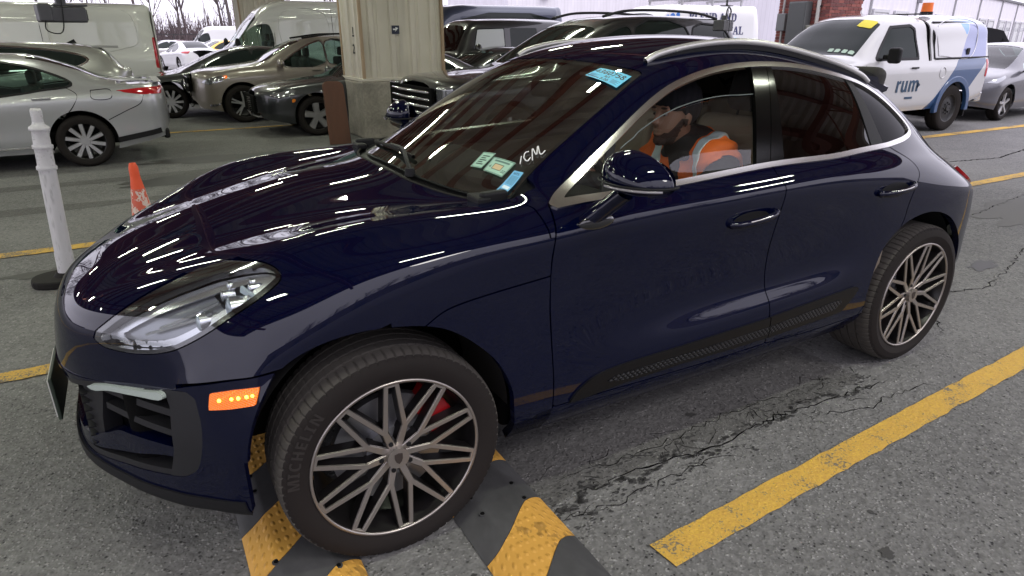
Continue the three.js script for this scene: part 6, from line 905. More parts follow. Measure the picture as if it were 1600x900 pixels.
// white pickup with a painted cap
{
  const BLUE = paint('deep blue wrap', [0.018, 0.06, 0.16], 0.1, 0.45), BLUE2 = paint('light blue wrap', [0.12, 0.30, 0.60], 0.1, 0.45), BLUE3 = paint('violet grey wrap', [0.20, 0.23, 0.42], 0.1, 0.45);
  const P = [12.27 - 3.35, 0, -4.95];
  const c = makeCar('pickup_truck', 'white pickup truck with blue stripes and a bed cap', 'truck', P, 0, { ...suv({}), paint: paint('pickup white', [0.46, 0.46, 0.47], 0, 0.4), w: 1.0, wb: 3.35, R: 0.40, ar: 0.47, cab: [0.55, 1.25, 4.3, 4.4], nf: 0.06, tf: 0.01, nD: 0.45, nN: 3.2, tD: 0.06, tN: 6, bv: 0.10, glass: phys('tinted truck glass', [0.012, 0.018, 0.017], 0.04, 0, { specularIntensity: 0.22, side: THREE.DoubleSide }), gaps: [[2.43, 2.52, 1.22], [2.475, 2.49, 0.45]], sill: 0.42, bi: 0.04, belt: [[-0.9, 1.02], [0, 1.16], [1, 1.2], [2.45, 1.22], [4.35, 1.24]], top: [[-0.9, 1.1], [-0.8, 1.18], [0, 1.26], [0.55, 1.32], [0.95, 1.58], [1.35, 1.85], [1.6, 1.93], [2.2, 1.96], [2.42, 1.95], [2.52, 1.93], [3.4, 1.96], [4.2, 1.95], [4.36, 1.90]], rail: [[-0.9, 0.75], [0.55, 0.80], [1.5, 0.70], [2.4, 0.72], [2.6, 0.82], [4.36, 0.80]], drop: [[0, 0.06], [1.5, 0.10], [2.4, 0.1], [2.6, 0.14], [4.36, 0.14]], screen: [0.58, 1.42], back: null,
    windows: [[[1.02, 1.27], [1.50, 1.74], [2.02, 1.77], [2.12, 1.72], [2.14, 1.27]]], trim: M_BLACK, trimW: 0.03, wheelStyle: 'steel', lamps: [{ name: 'tail_light', m: M_TAIL, p: [[4.24, 0.92], [4.37, 0.92], [4.37, 1.22], [4.24, 1.22]] }],
    patches: [{ m: BLUE, p: [[2.52, 0.40], [2.95, 0.40], [2.95, 0.6], [3.7, 0.6], [4.0, 0.95], [4.23, 1.18], [4.23, 1.24], [3.35, 1.24], [3.05, 0.88], [2.80, 0.62]] }, { m: BLUE3, p: [[3.42, 1.26], [4.23, 1.26], [4.33, 1.82], [3.72, 1.82]] }, { m: BLUE2, p: [[3.35, 1.83], [4.05, 1.83], [3.85, 1.97], [3.0, 1.97]] }, { m: BLUE2, p: [[3.4, 1.82], [3.70, 1.82], [3.60, 1.62]] }],
    seams: [[[0.75, 0.5], [0.72, 1.18]]], handles: [[2.0, 1.12, 0.18]], handleMat: M_BLACK });
  for (const s of [1, -1]) part('wing_mirror', [box(0.12, 0.24, 0.2, 1.12, 1.33, s * 1.15, 0.05), box(0.06, 0.08, 0.16, 1.16, 1.30, s * 1.02, 0.02)], M_BLACK, c.t);
  part('cap_seam', [[[2.62, 1.25], [3.4, 1.252], [4.33, 1.255]], [[2.62, 1.83], [3.4, 1.835], [4.33, 1.825]], [[2.60, 1.25], [2.59, 1.45], [2.58, 1.65], [2.57, 1.86]]].map(l => tube(l.map(([x, y]) => [x, y, nearZ(c.G, x, y)]), 0.02, 6)), M_BLACK, c.t);
  const zc = y => nearZ(c.G, 3.3, y); const pnl = [[2.72, 1.30], [3.78, 1.30], [3.92, 1.78], [2.72, 1.78]]; part('cap_hatch', tube([...pnl, pnl[0]].map(([x, y]) => [x, y, zc(y) + 0.004]), 0.008, 4, 60), M_ALLOY, c.t); part('hatch_latch', box(0.09, 0.11, 0.02, 3.62, 1.36, zc(1.36) + 0.012, 0.01), M_BLACK, c.t);
  part('fuel_door', new THREE.TorusGeometry(0.09, 0.005, 6, 28).translate(2.86, 1.02, nearZ(c.G, 2.86, 1.02) + 0.002), M_ALLOY, c.t);
  for (const x of [0, 3.35]) part('wheel_flare', (() => { const s = new THREE.Shape(); s.absarc(0, 0, 0.53, -0.1, Math.PI + 0.1, false); s.absarc(0, 0, 0.455, Math.PI + 0.1, -0.1, true); return new THREE.ExtrudeGeometry(s, { depth: 0.05, bevelEnabled: true, bevelSize: 0.01, bevelThickness: 0.01, curveSegments: 24 }).translate(x, 0.41, 0.965); })(), x ? BLUE : WHITEP, c.t);
  const L = new TextGeometry('rum', { font, size: 0.24, depth: 0.004, curveSegments: 4 }); part('door_lettering', [L.translate(1.55, 0.74, nearZ(c.G, 1.8, 0.8) + 0.004), poly([[0, 0], [0.09, 0.06], [0, 0.12]], 0.004).translate(2.16, 0.78, nearZ(c.G, 2.1, 0.8) + 0.004), box(0.22, 0.035, 0.004, 1.98, 0.64, nearZ(c.G, 2.0, 0.64) + 0.004)], std('navy print', [0.015, 0.05, 0.10], 0.5), c.t);
  const bk = part('beacon', [cyl(0.085, 0.095, 0.17, 2.95, 2.07, 0.45, 20)], std('orange beacon', [0.75, 0.16, 0.02], 0.3), c.t); part('beacon_foot', cyl(0.1, 0.1, 0.05, 2.95, 1.985, 0.45, 20), M_BLACK, bk);
  part('roof_gasket', box(0.05, 0.02, 1.5, 2.47, 1.965, 0, 0.008), M_BLACK, c.t); part('rear_bumper', box(0.2, 0.2, 1.8, 4.45, 0.55, 0, 0.04), M_BRIGHT, c.t); for (const s of [1, -1]) part('mud_flap', box(0.02, 0.36, 0.26, 3.86, 0.42, s * 0.86), M_BLACK, c.t);
  const st = clip(within(c.S, 1.2, 1.45, 1.6, 1.95, 0.2, 0.75), (x, y, z) => Math.min(0.10 - Math.abs(x - 1.31), 0.13 - Math.abs(z - 0.47))); part('windscreen_tag', sheet(shifted(st, 0.004), 0), std('yellow tag', [0.7, 0.6, 0.02], 0.6), c.t);
  const dk = []; for (let k = 0; k < 4; k++) { const q = clip(within(c.S, 0.6, 0.9, 1.3, 1.6, 0, 0.75), (x, y, z) => Math.min(0.035 - Math.abs(x - 0.72), 0.05 - Math.abs(z - 0.30 - k * 0.12))); dk.push(sheet(shifted(q, 0.004), 0)); } part('windscreen_ticket', dk, std('pale ticket', [0.45, 0.6, 0.5], 0.6), c.t);
}
// grey hatchback behind the pickup, and one with its bonnet up
makeCar('hatchback', 'grey hatchback parked directly behind the pickup truck', 'car', [14.75, 0, -5.1], 0.06, sedan({ paint: GREYP, w: 0.9, wb: 2.65, R: 0.325, spokes: 5, glass: G_CABIN, top: [[-0.88, 0.74], [-0.78, 0.84], [-0.4, 0.93], [0.15, 1.02], [0.6, 1.24], [1.1, 1.43], [1.6, 1.48], [2.3, 1.44], [2.9, 1.25], [3.3, 1.12], [3.5, 1.0]], belt: [[-0.88, 0.68], [-0.4, 0.84], [0.5, 0.94], [2.6, 1.02], [3.5, 0.96]], cab: [0.1, 1.05, 2.3, 3.1], screen: [0.12, 1.08], back: [2.5, 3.1], mirror: [0.55, 1.0], windows: [loop([[0.6, 0.99], [0.95, 1.25], [1.35, 1.375], [1.5, 1.38], [1.5, 1.0]], 3), loop([[1.58, 1.0], [1.58, 1.38], [2.1, 1.36], [2.6, 1.2], [2.65, 1.07]], 3)], lamps: [{ name: 'headlight', m: M_HEAD, p: [[-0.68, 0.75], [-0.5, 0.82], [-0.2, 0.88], [-0.2, 0.84], [-0.5, 0.74]] }], handles: [[1.35, 0.88], [2.3, 0.92]] }));
{
  const c = makeCar('sedan', 'white car behind the grey hatchback with its dark bonnet raised', 'car', [19.2, 0, -7.0], 0, sedan({ paint: WHITEP }));
  const g = quadGeo([0.4, 1.0, -0.7], [0.4, 1.0, 0.7], [-0.55, 1.7, 0.62], [-0.55, 1.7, -0.62], 8, 8), p = g.attributes.position; for (let i = 0; i < p.count; i++) { const z = p.getZ(i); p.setY(i, p.getY(i) + 0.12 * (1 - z * z / 0.5)); } g.computeVertexNormals(); part('open_bonnet', g, std('bonnet lining', [0.02, 0.02, 0.024], 0.8, 0, { side: THREE.DoubleSide }), c.t); part('bonnet_prop', bar([-0.3, 0.9, 0.5], [-0.25, 1.55, 0.5], 0.012), M_BLACK, c.t);
}
makeCar('sedan', 'pale blue sedan between the work van and the brick pillar', 'car', [13.6, 0, -11.5], 0, sedan({ paint: paint('ice paint', [0.4, 0.45, 0.52], 0.3) }));
// the far parking lot: small shapes, still whole cars
{
  const simple = o => sedan({ nx: 60, spokes: 5, windows: [loop([[0.80, 0.955], [1.15, 1.18], [1.5, 1.31], [1.75, 1.33], [1.75, 0.965]], 3), loop([[1.83, 0.97], [1.83, 1.33], [2.3, 1.3], [2.7, 1.12], [2.72, 1.04]], 3)], lamps: [{ name: 'tail_light', m: M_TAIL, p: [[3.4, 0.97], [3.84, 0.98], [3.82, 0.87], [3.5, 0.9]] }], ...o });
  const cols = [['white', WHITEP], ['red', paint('red paint', [0.4, 0.03, 0.03], 0.2)], ['yellow', paint('yellow paint', [0.75, 0.42, 0.02], 0)], ['black', BLACKP], ['blue', paint('blue paint', [0.05, 0.12, 0.3], 0.3)], ['silver', SILVER]];
  const made = cols.map(([n, m]) => makeCar('parked_car', '', 'car', [0, 0, -60], 0, simple({ paint: m })).t);
  const spots = [[2.15, -38, 0, -1.35, 'white car with red tail lamps nearest in the far lot'], [3.6, -44.5, 2, 0.25, 'yellow car parked in the far lot beside the second column'], [5.4, -37, 3, 0.5, 'black car in the far lot partly behind the white van bonnet'], [0.6, -50, 5, 0.1, 'silver car in the far lot next to the cargo van edge'], [2.4, -53, 1, -1.2, 'red car in the far lot behind the white one'], [9.5, -47, 4, 0, 'blue car in the far lot by the fence'], [4.4, -56, 0, 0.15, 'white car in the last row at its near end'], [10.5, -56, 0, 0.1, 'white car in the last row at its far end']];
  const used = new Set(); spots.forEach(([x, z, k, a, label]) => { if (!used.has(k)) { used.add(k); const o = made[k]; o.position.set(x, 0, z); o.rotation.y = a; tag(o, label, 'car', 'cars in the far parking lot'); } else { const c = copyThing(made[k], label, [x, 0, z], a); c.userData.group = 'cars in the far parking lot'; } });
  made.forEach((o, k) => { if (!used.has(k)) scene.remove(o); });
  for (const [x, z, label] of [[5.5, -62, 'white box van at the left end of the last far row'], [14, -62, 'white box van at the right end of the last far row']]) { const c = makeCar('cargo_van', label, 'van', [x, 0, z], 0.1, van({ nx: 60 })); c.t.userData.group = 'vans in the far parking lot'; }
}
// ---------- column, board, bollard, cone, speed bumps, hanging cameras ----------
{
  const t = column(2.87, -8.3, 1.42, 1.1, 'cream ribbed column on a stained concrete foot behind the navy bonnet');
  const tagM = std('dark sticker', [0.01, 0.015, 0.04], 0.5); const st = part('arrow_sticker', box(0.13, 0.13, 0.006, 0.58, 1.73, 0.045), tagM, t); part('sticker_arrow', poly([[-0.045, -0.01], [0.0, -0.01], [-0.01, -0.035], [0.045, 0.02], [0.0, 0.035], [0.0, 0.012], [-0.045, 0.012]], 0.003).translate(0.58, 1.735, 0.049), std('sticker white', [0.7, 0.7, 0.7], 0.5), st);
  part('stencil_digit', [new TextGeometry('2', { font, size: 0.15, depth: 0.003, curveSegments: 4 }).rotateY(-Math.PI / 2).translate(-0.008, 1.36, -0.46), box(0.004, 0.11, 0.03, -0.008, 1.72, -0.38), box(0.004, 0.03, 0.09, -0.008, 1.64, -0.38)], std('stencil black', [0.03, 0.03, 0.03], 0.8), t);
  column(3.1, -21.9, 1.42, 1.1, 'second ribbed column standing farther back beside the white van');
  const wood = (() => { const n = 256, a = noiseTile(n, 4, 5, 91, 0.6); return Object.assign(new THREE.MeshStandardMaterial({ roughness: 0.75, map: texFrom(n, (x, y) => { const v = 0.8 + 0.35 * (a[((y >> 2) * n + x) % (n * n)] - 0.5); return [0.42 * v, 0.27 * v, 0.19 * v]; }, { srgb: true }) }), { name: 'brown board' }); })();
  const b = thing('leaning_board', 'brown wooden board with rounded top leaning on the column foot', 'board', [2.30, 0, -8.02]); const s = new THREE.Shape(); s.moveTo(-0.17, 0); s.lineTo(0.17, 0); s.lineTo(0.17, 0.88); s.quadraticCurveTo(0.17, 0.98, 0.07, 0.98); s.lineTo(-0.07, 0.98); s.quadraticCurveTo(-0.17, 0.98, -0.17, 0.88); s.closePath();
  const m = part('panel', new THREE.ExtrudeGeometry(s, { depth: 0.028, bevelEnabled: true, bevelSize: 0.004, bevelThickness: 0.004 }), wood, b); m.rotation.set(-0.22, 0.05, -0.05, 'YXZ'); b.rotation.y = 0.1; part('edge_band', new THREE.BoxGeometry(0.012, 0.86, 0.03).translate(0.178, 0.44, 0.014), std('dark edge', [0.03, 0.02, 0.016], 0.7), m);
}
{
  const t = thing('bollard', 'white plastic delineator post on a black rubber base', 'bollard', [-1.15, 0, -2.72]);
  const pl = (() => { const n = 256, a = noiseTile(n, 6, 5, 131, 0.65), b = noiseTile(n, 24, 3, 132); return Object.assign(new THREE.MeshStandardMaterial({ roughness: 0.45, map: texFrom(n, (x, y) => { const i = y * n + x, sc = Math.max(0, Math.min(1, (b[((y * 4) % n) * n + x] * 0.5 + a[i] * 0.5 - 0.56) * 7)), v = 0.76 + 0.08 * (a[i] - 0.5) - 0.13 * sc; return [v, v * 0.99, v * 1.01]; }, { srgb: true, rx: 1, ry: 2 }) }), { name: 'scuffed white plastic' }); })(); const prof = [[0.052, 0.0], [0.052, 0.16], [0.049, 0.17], [0.048, 0.70], [0.056, 0.705], [0.056, 0.725], [0.048, 0.73], [0.047, 0.83], [0.056, 0.835], [0.056, 0.855], [0.047, 0.86], [0.045, 0.94], [0.055, 0.945], [0.055, 0.965], [0.034, 0.98], [0.030, 1.0], [0.032, 1.06], [0.026, 1.075], [0, 1.078]];
  const g = new THREE.Group(); const p = part('post', new THREE.LatheGeometry(prof.map(q => new THREE.Vector2(q[0], q[1])), 32), pl, t); p.position.y = 0.045; p.rotation.z = -0.055; p.scale.setScalar(1.07);
  const base = part('base', [poly(loop([[-0.19, -0.08], [-0.05, -0.15], [0.14, -0.13], [0.18, 0.0], [0.13, 0.13], [-0.06, 0.15], [-0.19, 0.08]], 4), 0.03, 0.012).rotateX(-Math.PI / 2).translate(0, 0.012, 0), new THREE.CylinderGeometry(0.065, 0.10, 0.05, 24).translate(0, 0.055, 0)], M_RUBBER, t);
  part('foot_bolt', [cyl(0.008, 0.008, 0.02, 0.05, 0.1, 0.03, 8)], M_BLACK, base);
}
{
  const t = thing('traffic_cone', 'orange traffic cone with a scuffed white collar beyond the bonnet', 'cone', [-0.62, 0, -3.75]);
  const or = std('cone orange', [0.72, 0.085, 0.022], 0.55), wh = (() => { const n = 128, a = noiseTile(n, 6, 4, 51, 0.7); return Object.assign(new THREE.MeshStandardMaterial({ roughness: 0.5, map: texFrom(n, (x, y) => { const w = a[y * n + x] > 0.52 ? 1 : 0; return w ? [0.80, 0.74, 0.70] : [0.78, 0.36, 0.27]; }, { srgb: true, rx: 2, ry: 1 }) }), { name: 'scuffed collar' }); })();
  const L = p => new THREE.LatheGeometry(p.map(q => new THREE.Vector2(q[0], q[1])), 32);
  part('cone_body', L([[0.135, 0.03], [0.128, 0.06], [0.06, 0.50], [0.048, 0.575]].slice(0)), or, t); part('collar', L([[0.1135, 0.17], [0.0675, 0.465]]), wh, t); part('tip', L([[0.048, 0.575], [0.046, 0.66], [0.032, 0.70], [0.030, 0.705], [0.022, 0.705]]), or, t); part('base', box(0.36, 0.035, 0.36, 0, 0.018, 0, 0.015), M_RUBBER, t); t.scale.set(0.8, 0.9, 0.8);
}
// rubber speed bumps: rounded strips across the lane, black and yellow pieces bolted down
{
  const yel = (() => { const n = 128, d = texFrom(n, (x, y) => { const u = (x % 32) / 32 - 0.5, v = (y % 32) / 32 - 0.5; return Math.max(0, 1 - 3.2 * Math.hypot(u, v)); }, { rx: 9, ry: 9 }), a = noiseTile(256, 6, 5, 71, 0.7), m = texFrom(256, (x, y) => { const v = a[y * 256 + x]; const k = v > 0.66 ? 0.82 : 1; return [0.76 * k, 0.57 * k, 0.22 * k + 0.03]; }, { srgb: true, rx: 2, ry: 2 }); return Object.assign(new THREE.MeshStandardMaterial({ map: m, bumpMap: d, bumpScale: 0.004, roughness: 0.6 }), { name: 'yellow studded rubber' }); })();
  const blk = (() => { const n = 256, a = noiseTile(n, 5, 5, 81, 0.65); return Object.assign(new THREE.MeshStandardMaterial({ roughness: 0.62, map: texFrom(n, (x, y) => { const v = 0.235 + 0.15 * (a[y * n + x] - 0.4); return [v, v, v * 1.01]; }, { srgb: true, rx: 2, ry: 2 }) }), { name: 'dusty black rubber' }); })();
  const make = (label, x0, x1, z0, z1, cuts, group) => {
    const t = thing('speed_bump', label, 'speed bump', [0, 0, 0]); const w = x1 - x0, nx = 40, nz = Math.round((z1 - z0) / 0.012), P = new Float64Array((nx + 1) * (nz + 1) * 3);
    const h = u => { const e = Math.min(u, 1 - u) * 2; return 0.004 + 0.046 * Math.min(1, e * 1.9) ** 0.8 * (e < 0.53 ? 1 : 1); };
    for (let i = 0; i <= nz; i++) for (let j = 0; j <= nx; j++) { const k = (i * (nx + 1) + j) * 3, z = z0 + (z1 - z0) * i / nz, end = Math.min(1, Math.min(z - z0, z1 - z) / 0.012 + 0.3); P[k] = x0 + w * j / nx; P[k + 1] = h(j / nx) * end; P[k + 2] = z; }
    let S = gridSoup({ P, nu: nz + 1, nv: nx + 1 }); const cutF = c => (x, y, z) => z - c + 0.10 * Math.sin((x - x0) / w * Math.PI * 1.0 - Math.PI / 2);
    let rest = S; cuts.forEach((c, i) => { const piece = clip(rest, (x, y, z) => -cutF(c)(x, y, z) - 0.0015); rest = clip(rest, (x, y, z) => cutF(c)(x, y, z) - 0.0015); part(i % 2 ? 'yellow_piece' : 'black_piece', sheet(piece, 0.02), i % 2 ? yel : blk, t); }); part(cuts.length % 2 ? 'yellow_piece' : 'black_piece', sheet(rest, 0.02), cuts.length % 2 ? yel : blk, t);
    const bolts = []; for (let i = 0; i < cuts.length; i++) { const zc = cuts[i] + (i % 2 ? 0.2 : -0.2) * 0.9; for (const u of [0.24, 0.76]) bolts.push([x0 + w * u, h(u), zc]); } for (const [x, y, z] of bolts) if (z > z0 + 0.03 && z < z1 - 0.03) { const b = part('bolt', cyl(0.013, 0.013, 0.004, x, y, z, 16), std('dusty bolt', [0.035, 0.035, 0.036], 0.7), t); part('bolt_head', cyl(0.008, 0.008, 0.006, x, y + 0.001, z, 6), M_DARK, b); }
    const seat = []; return t;
  };
  make('rubber speed bump with a yellow piece left of the front wheel', -0.478, -0.148, -1.0, 1.45, [-0.02, 0.24, 0.50, 0.755, 1.0, 1.25]);
  make('rubber speed bump with a yellow piece right of the front wheel', 0.203, 0.533, -1.0, 1.47, [0.02, 0.26, 0.52, 0.77, 1.035, 1.265]);
}
function hangingCamera(label, x, y, z, turn, s = 1) {
  const t = thing('hanging_camera', label, 'camera', [x, y, z], turn); const hm = std('camera housing', [0.055, 0.055, 0.062], 0.45);
  part('housing', [box(0.19 * s, 0.085 * s, 0.095 * s, 0, 0, 0, 0.012), box(0.07 * s, 0.10 * s, 0.11 * s, -0.115 * s, 0.008 * s, 0, 0.015), box(0.17 * s, 0.012 * s, 0.10 * s, 0.02 * s, 0.052 * s, 0, 0.004)], hm, t); part('camera_window', box(0.006, 0.06 * s, 0.07 * s, 0.097 * s, 0, 0), M_GLASSDARK, t);
  part('bracket', [box(0.05 * s, 0.05 * s, 0.05 * s, -0.02 * s, 0.075 * s, 0, 0.01), tube([[-0.05 * s, 0.09 * s, 0.03 * s], [-0.055 * s, 0.15 * s, 0.035 * s], [0, 0.17 * s, 0.03 * s], [0.045 * s, 0.14 * s, 0.03 * s], [0.03 * s, 0.08 * s, 0.03 * s]], 0.008 * s), box(0.09 * s, 0.012, 0.09 * s, 0, 0.185 * s, 0)], hm, t);
  part('drop_pole', cyl(0.013, 0.013, CY - 0.2 - y - 0.18 * s, 0, 0.19 * s + (CY - 0.2 - y - 0.18 * s) / 2, 0, 12), hm, t); part('cable', tube([[-0.12 * s, -0.02 * s, 0.05 * s], [-0.13 * s, -0.085 * s, 0.06 * s], [-0.06 * s, -0.10 * s, 0.06 * s], [-0.03 * s, 0.02 * s, 0.06 * s], [-0.02, 0.2 * s, 0.02]], 0.004, 6), M_BLACK, t); return t;
}
hangingCamera('dark camera box hanging from the canopy in front of the far left van', -0.80, 1.765, -2.9, 0.25, 1.12);
hangingCamera('dark camera box hanging on a thin pole before the lettered white van', 6.45, 1.74, -4.0, 0.35, 1.35);
hangingCamera('dark camera hanging at the canopy edge over the near lane', 4.6, 2.5, 4.1, 0.2, 1.4);
// ---------- brick pier with its electric cabinets ----------
{
  const X = 14.67, Z = -8.46, W = 1.25, D = 1.5, H = 4.4, t = thing('brick_pier', 'red brick pier with grey electric cabinets behind the pickup cab', 'pier', [X, 0, Z]);
  part('mortar', box(W - 0.02, H, D - 0.02, W / 2, H / 2, -D / 2), std('mortar', [0.36, 0.30, 0.27], 0.95), t);
  const bricks = ['b1', 'b2', 'b3', 'b4'].map((k, i) => std('brick ' + k, [[0.21, 0.062, 0.05], [0.17, 0.05, 0.042], [0.24, 0.075, 0.06], [0.14, 0.048, 0.045]][i], 0.85)), rb = rng(17), course = 0.0762, L = 0.2032; let n = 0; const far = [[], [], [], []], bg = new THREE.BoxGeometry(L - 0.011, course - 0.011, 0.02);
  for (let c = 0; c * course < H - 0.05; c++) for (const face of [0, 1]) { const len = face ? W : D; for (let u = (c % 2 ? -L / 2 : 0); u < len - 0.02; u += L) { const a = Math.max(0.005, u), b = Math.min(len - 0.005, u + L - 0.011); if (b - a < 0.03) continue; const y = (c + 0.5) * course, mid = (a + b) / 2, out = 0.002 + rb() * 0.006, k = (rb() * 4) | 0, g = bg.clone().scale((b - a) / (L - 0.011), 1, 1); if (!face) g.rotateY(Math.PI / 2).translate(-out + 0.009, y, -mid); else g.translate(mid, y, out - 0.009); if (y > 1.4 && y < 2.6 && n < 290) { part('brick', g, bricks[k], t); n++; } else far[k].push(g); } }
  far.forEach((l, k) => { if (l.length) part('brickwork', l, bricks[k], t).userData.kind = 'stuff'; });
  const cab = thing('electric_cabinet', 'tall dark grey electric cabinet mounted on the brick pier', 'cabinet', [X - 0.16, 1.0, Z - 0.72]), gm = std('cabinet grey', [0.085, 0.09, 0.09], 0.45); part('cabinet_box', box(0.24, 1.42, 0.52, 0, 0.71, 0, 0.02), gm, cab); part('cabinet_door', [box(0.02, 1.36, 0.47, -0.13, 0.71, 0, 0.006)], gm, cab); part('name_plate', box(0.004, 0.03, 0.2, -0.143, 0.45, 0.02), std('plate grey', [0.35, 0.35, 0.35], 0.5), cab);
  const sb = thing('junction_box', 'small grey junction box with conduit left of the tall cabinet', 'box', [X - 0.08, 1.55, Z - 1.28]); part('box_body', box(0.14, 0.42, 0.26, 0, 0.4, 0, 0.015), std('light cabinet grey', [0.16, 0.165, 0.165], 0.5), sb); part('conduit', [cyl(0.03, 0.03, 1.6, 0, 1.4, 0.0, 12), cyl(0.03, 0.03, 1.4, 0, -0.5, 0.02, 12)], std('galvanised pipe', [0.42, 0.42, 0.41], 0.4, 0.7), sb);
  const pp = thing('downpipe', 'pale pipe running down the brick pier right of the cabinet', 'pipe', [X - 0.05, 0, Z - 0.28]); part('pipe', cyl(0.045, 0.045, 3.2, 0, 3.5, 0, 14), std('cream pipe', [0.5, 0.49, 0.45], 0.5), pp); part('pipe_box', box(0.2, 0.5, 0.62, -0.05, 1.62, 0.06, 0.015), std('sage box', [0.24, 0.24, 0.20], 0.6), pp); part('pipe_bracket', box(0.06, 0.04, 0.14, 0.02, 2.3, 0), M_BLK0, pp);
}
// ---------- white workshop building behind ----------
{
  const wallM = (() => { const n = 256, a = noiseTile(n, 6, 4, 101); return Object.assign(new THREE.MeshStandardMaterial({ roughness: 0.7, map: texFrom(n, (x, y) => { const rib = (x % 32) < 3 ? 0.93 : 1, v = (0.86 + 0.07 * (a[y * n + x] - 0.5)) * rib; return [v * 0.985, v * 0.97, v]; }, { srgb: true, rx: 0.4, ry: 0.12 }) }), { name: 'white wall panels' }); })();
  const t = thing('workshop_building', 'long white workshop with rows of garage doors behind the pickup', 'building', [42.5, 0, -27.0], Math.atan2(23, 74));
  const H = 5.6, L = 110; part('wall', uvBox(box(L, H, 12, L / 2, H / 2, -6)), wallM, t); part('roof_edge', box(L + 0.4, 0.25, 12.4, L / 2, H + 0.12, -6), std('grey fascia', [0.12, 0.12, 0.13], 0.6), t);
  const pan = std('door panel', [0.55, 0.55, 0.56], 0.5), glassM = phys('door glass', [0.03, 0.035, 0.04], 0.08, 0, {}), dp = std('downspout', [0.35, 0.35, 0.36], 0.5), dark = std('open bay', [0.09, 0.07, 0.055], 0.9);
  for (let k = 0; k < 13; k++) { const x = 6.2 + k * 6.6 + (k % 2 ? -1.2 : 0), w = 3.4, h = 3.2, open = k === 2 || k === 4; const d = part('garage_door', box(w, h, 0.1, x, h / 2, 0.045), open ? dark : pan, t); const fr = part('door_frame', [box(w + 0.5, 0.2, 0.14, x, h + 0.1, 0.09), box(0.22, h, 0.14, x - w / 2 - 0.12, h / 2, 0.09), box(0.22, h, 0.14, x + w / 2 + 0.12, h / 2, 0.09)], std('bay frame', [0.5, 0.5, 0.52], 0.5), t); if (!open) for (let i = 0; i < 4; i++) part('pane', box(w / 4 - 0.14, 0.42, 0.02, x - w / 2 + (i + 0.5) * w / 4, 2.35, 0.105), glassM, d); }
  for (let k = 0; k < 9; k++) part('downspout', box(0.16, H, 0.14, 3.6 + k * 13.2 - (k % 2 ? 0.8 : 0), H / 2, 0.08), dp, t);
  for (const [x, y] of [[1.7, 4.4], [16, 4.3]]) part('wall_lamp', box(0.35, 0.35, 0.35, x, y, 0.2, 0.06), std('wall lamp grey', [0.25, 0.25, 0.27], 0.5), t);
  part('alarm_bell', [cylZ(0.22, 0.22, 0.12, 1.15, 3.0, 0.07, 18)], std('alarm red', [0.18, 0.02, 0.025], 0.5), t); part('alarm_plate', box(0.35, 0.35, 0.05, 2.1, 3.2, 0.03), std('plate white', [0.7, 0.7, 0.7], 0.5), t); part('camera_dome', new THREE.SphereGeometry(0.14, 14, 10).translate(1.3, 3.9, 0.12), M_BLK0, t);
  for (let k = 0; k < 4; k++) part('roof_vent', [cyl(0.55, 0.55, 1.3, 30 + k * 2.3, H + 0.8, -3, 16), cyl(0.75, 0.75, 0.35, 30 + k * 2.3, H + 1.5, -3, 16)], std('vent blue grey', [0.10, 0.12, 0.16], 0.5, 0.4), t);
  const t2 = thing('office_building', 'plain pale wall with a small wall lamp behind the lettered van', 'building', [24.5, 0, -42], 0.02); part('wall', uvBox(box(44, 9, 10, 22, 4.5, -5)), wallM, t2); part('roof_edge', box(44.4, 0.3, 10.4, 22, 9.15, -5), std('grey fascia', [0.12, 0.12, 0.13], 0.6), t2); part('wall_lamp', [box(0.7, 0.6, 0.5, 3.2, 4.6, 0.25, 0.1)], std('wall lamp grey', [0.25, 0.25, 0.27], 0.5), t2); part('wall_vent', box(0.5, 0.4, 0.1, 12, 3.4, 0.05), std('wall lamp grey', [0.25, 0.25, 0.27], 0.5), t2);
}
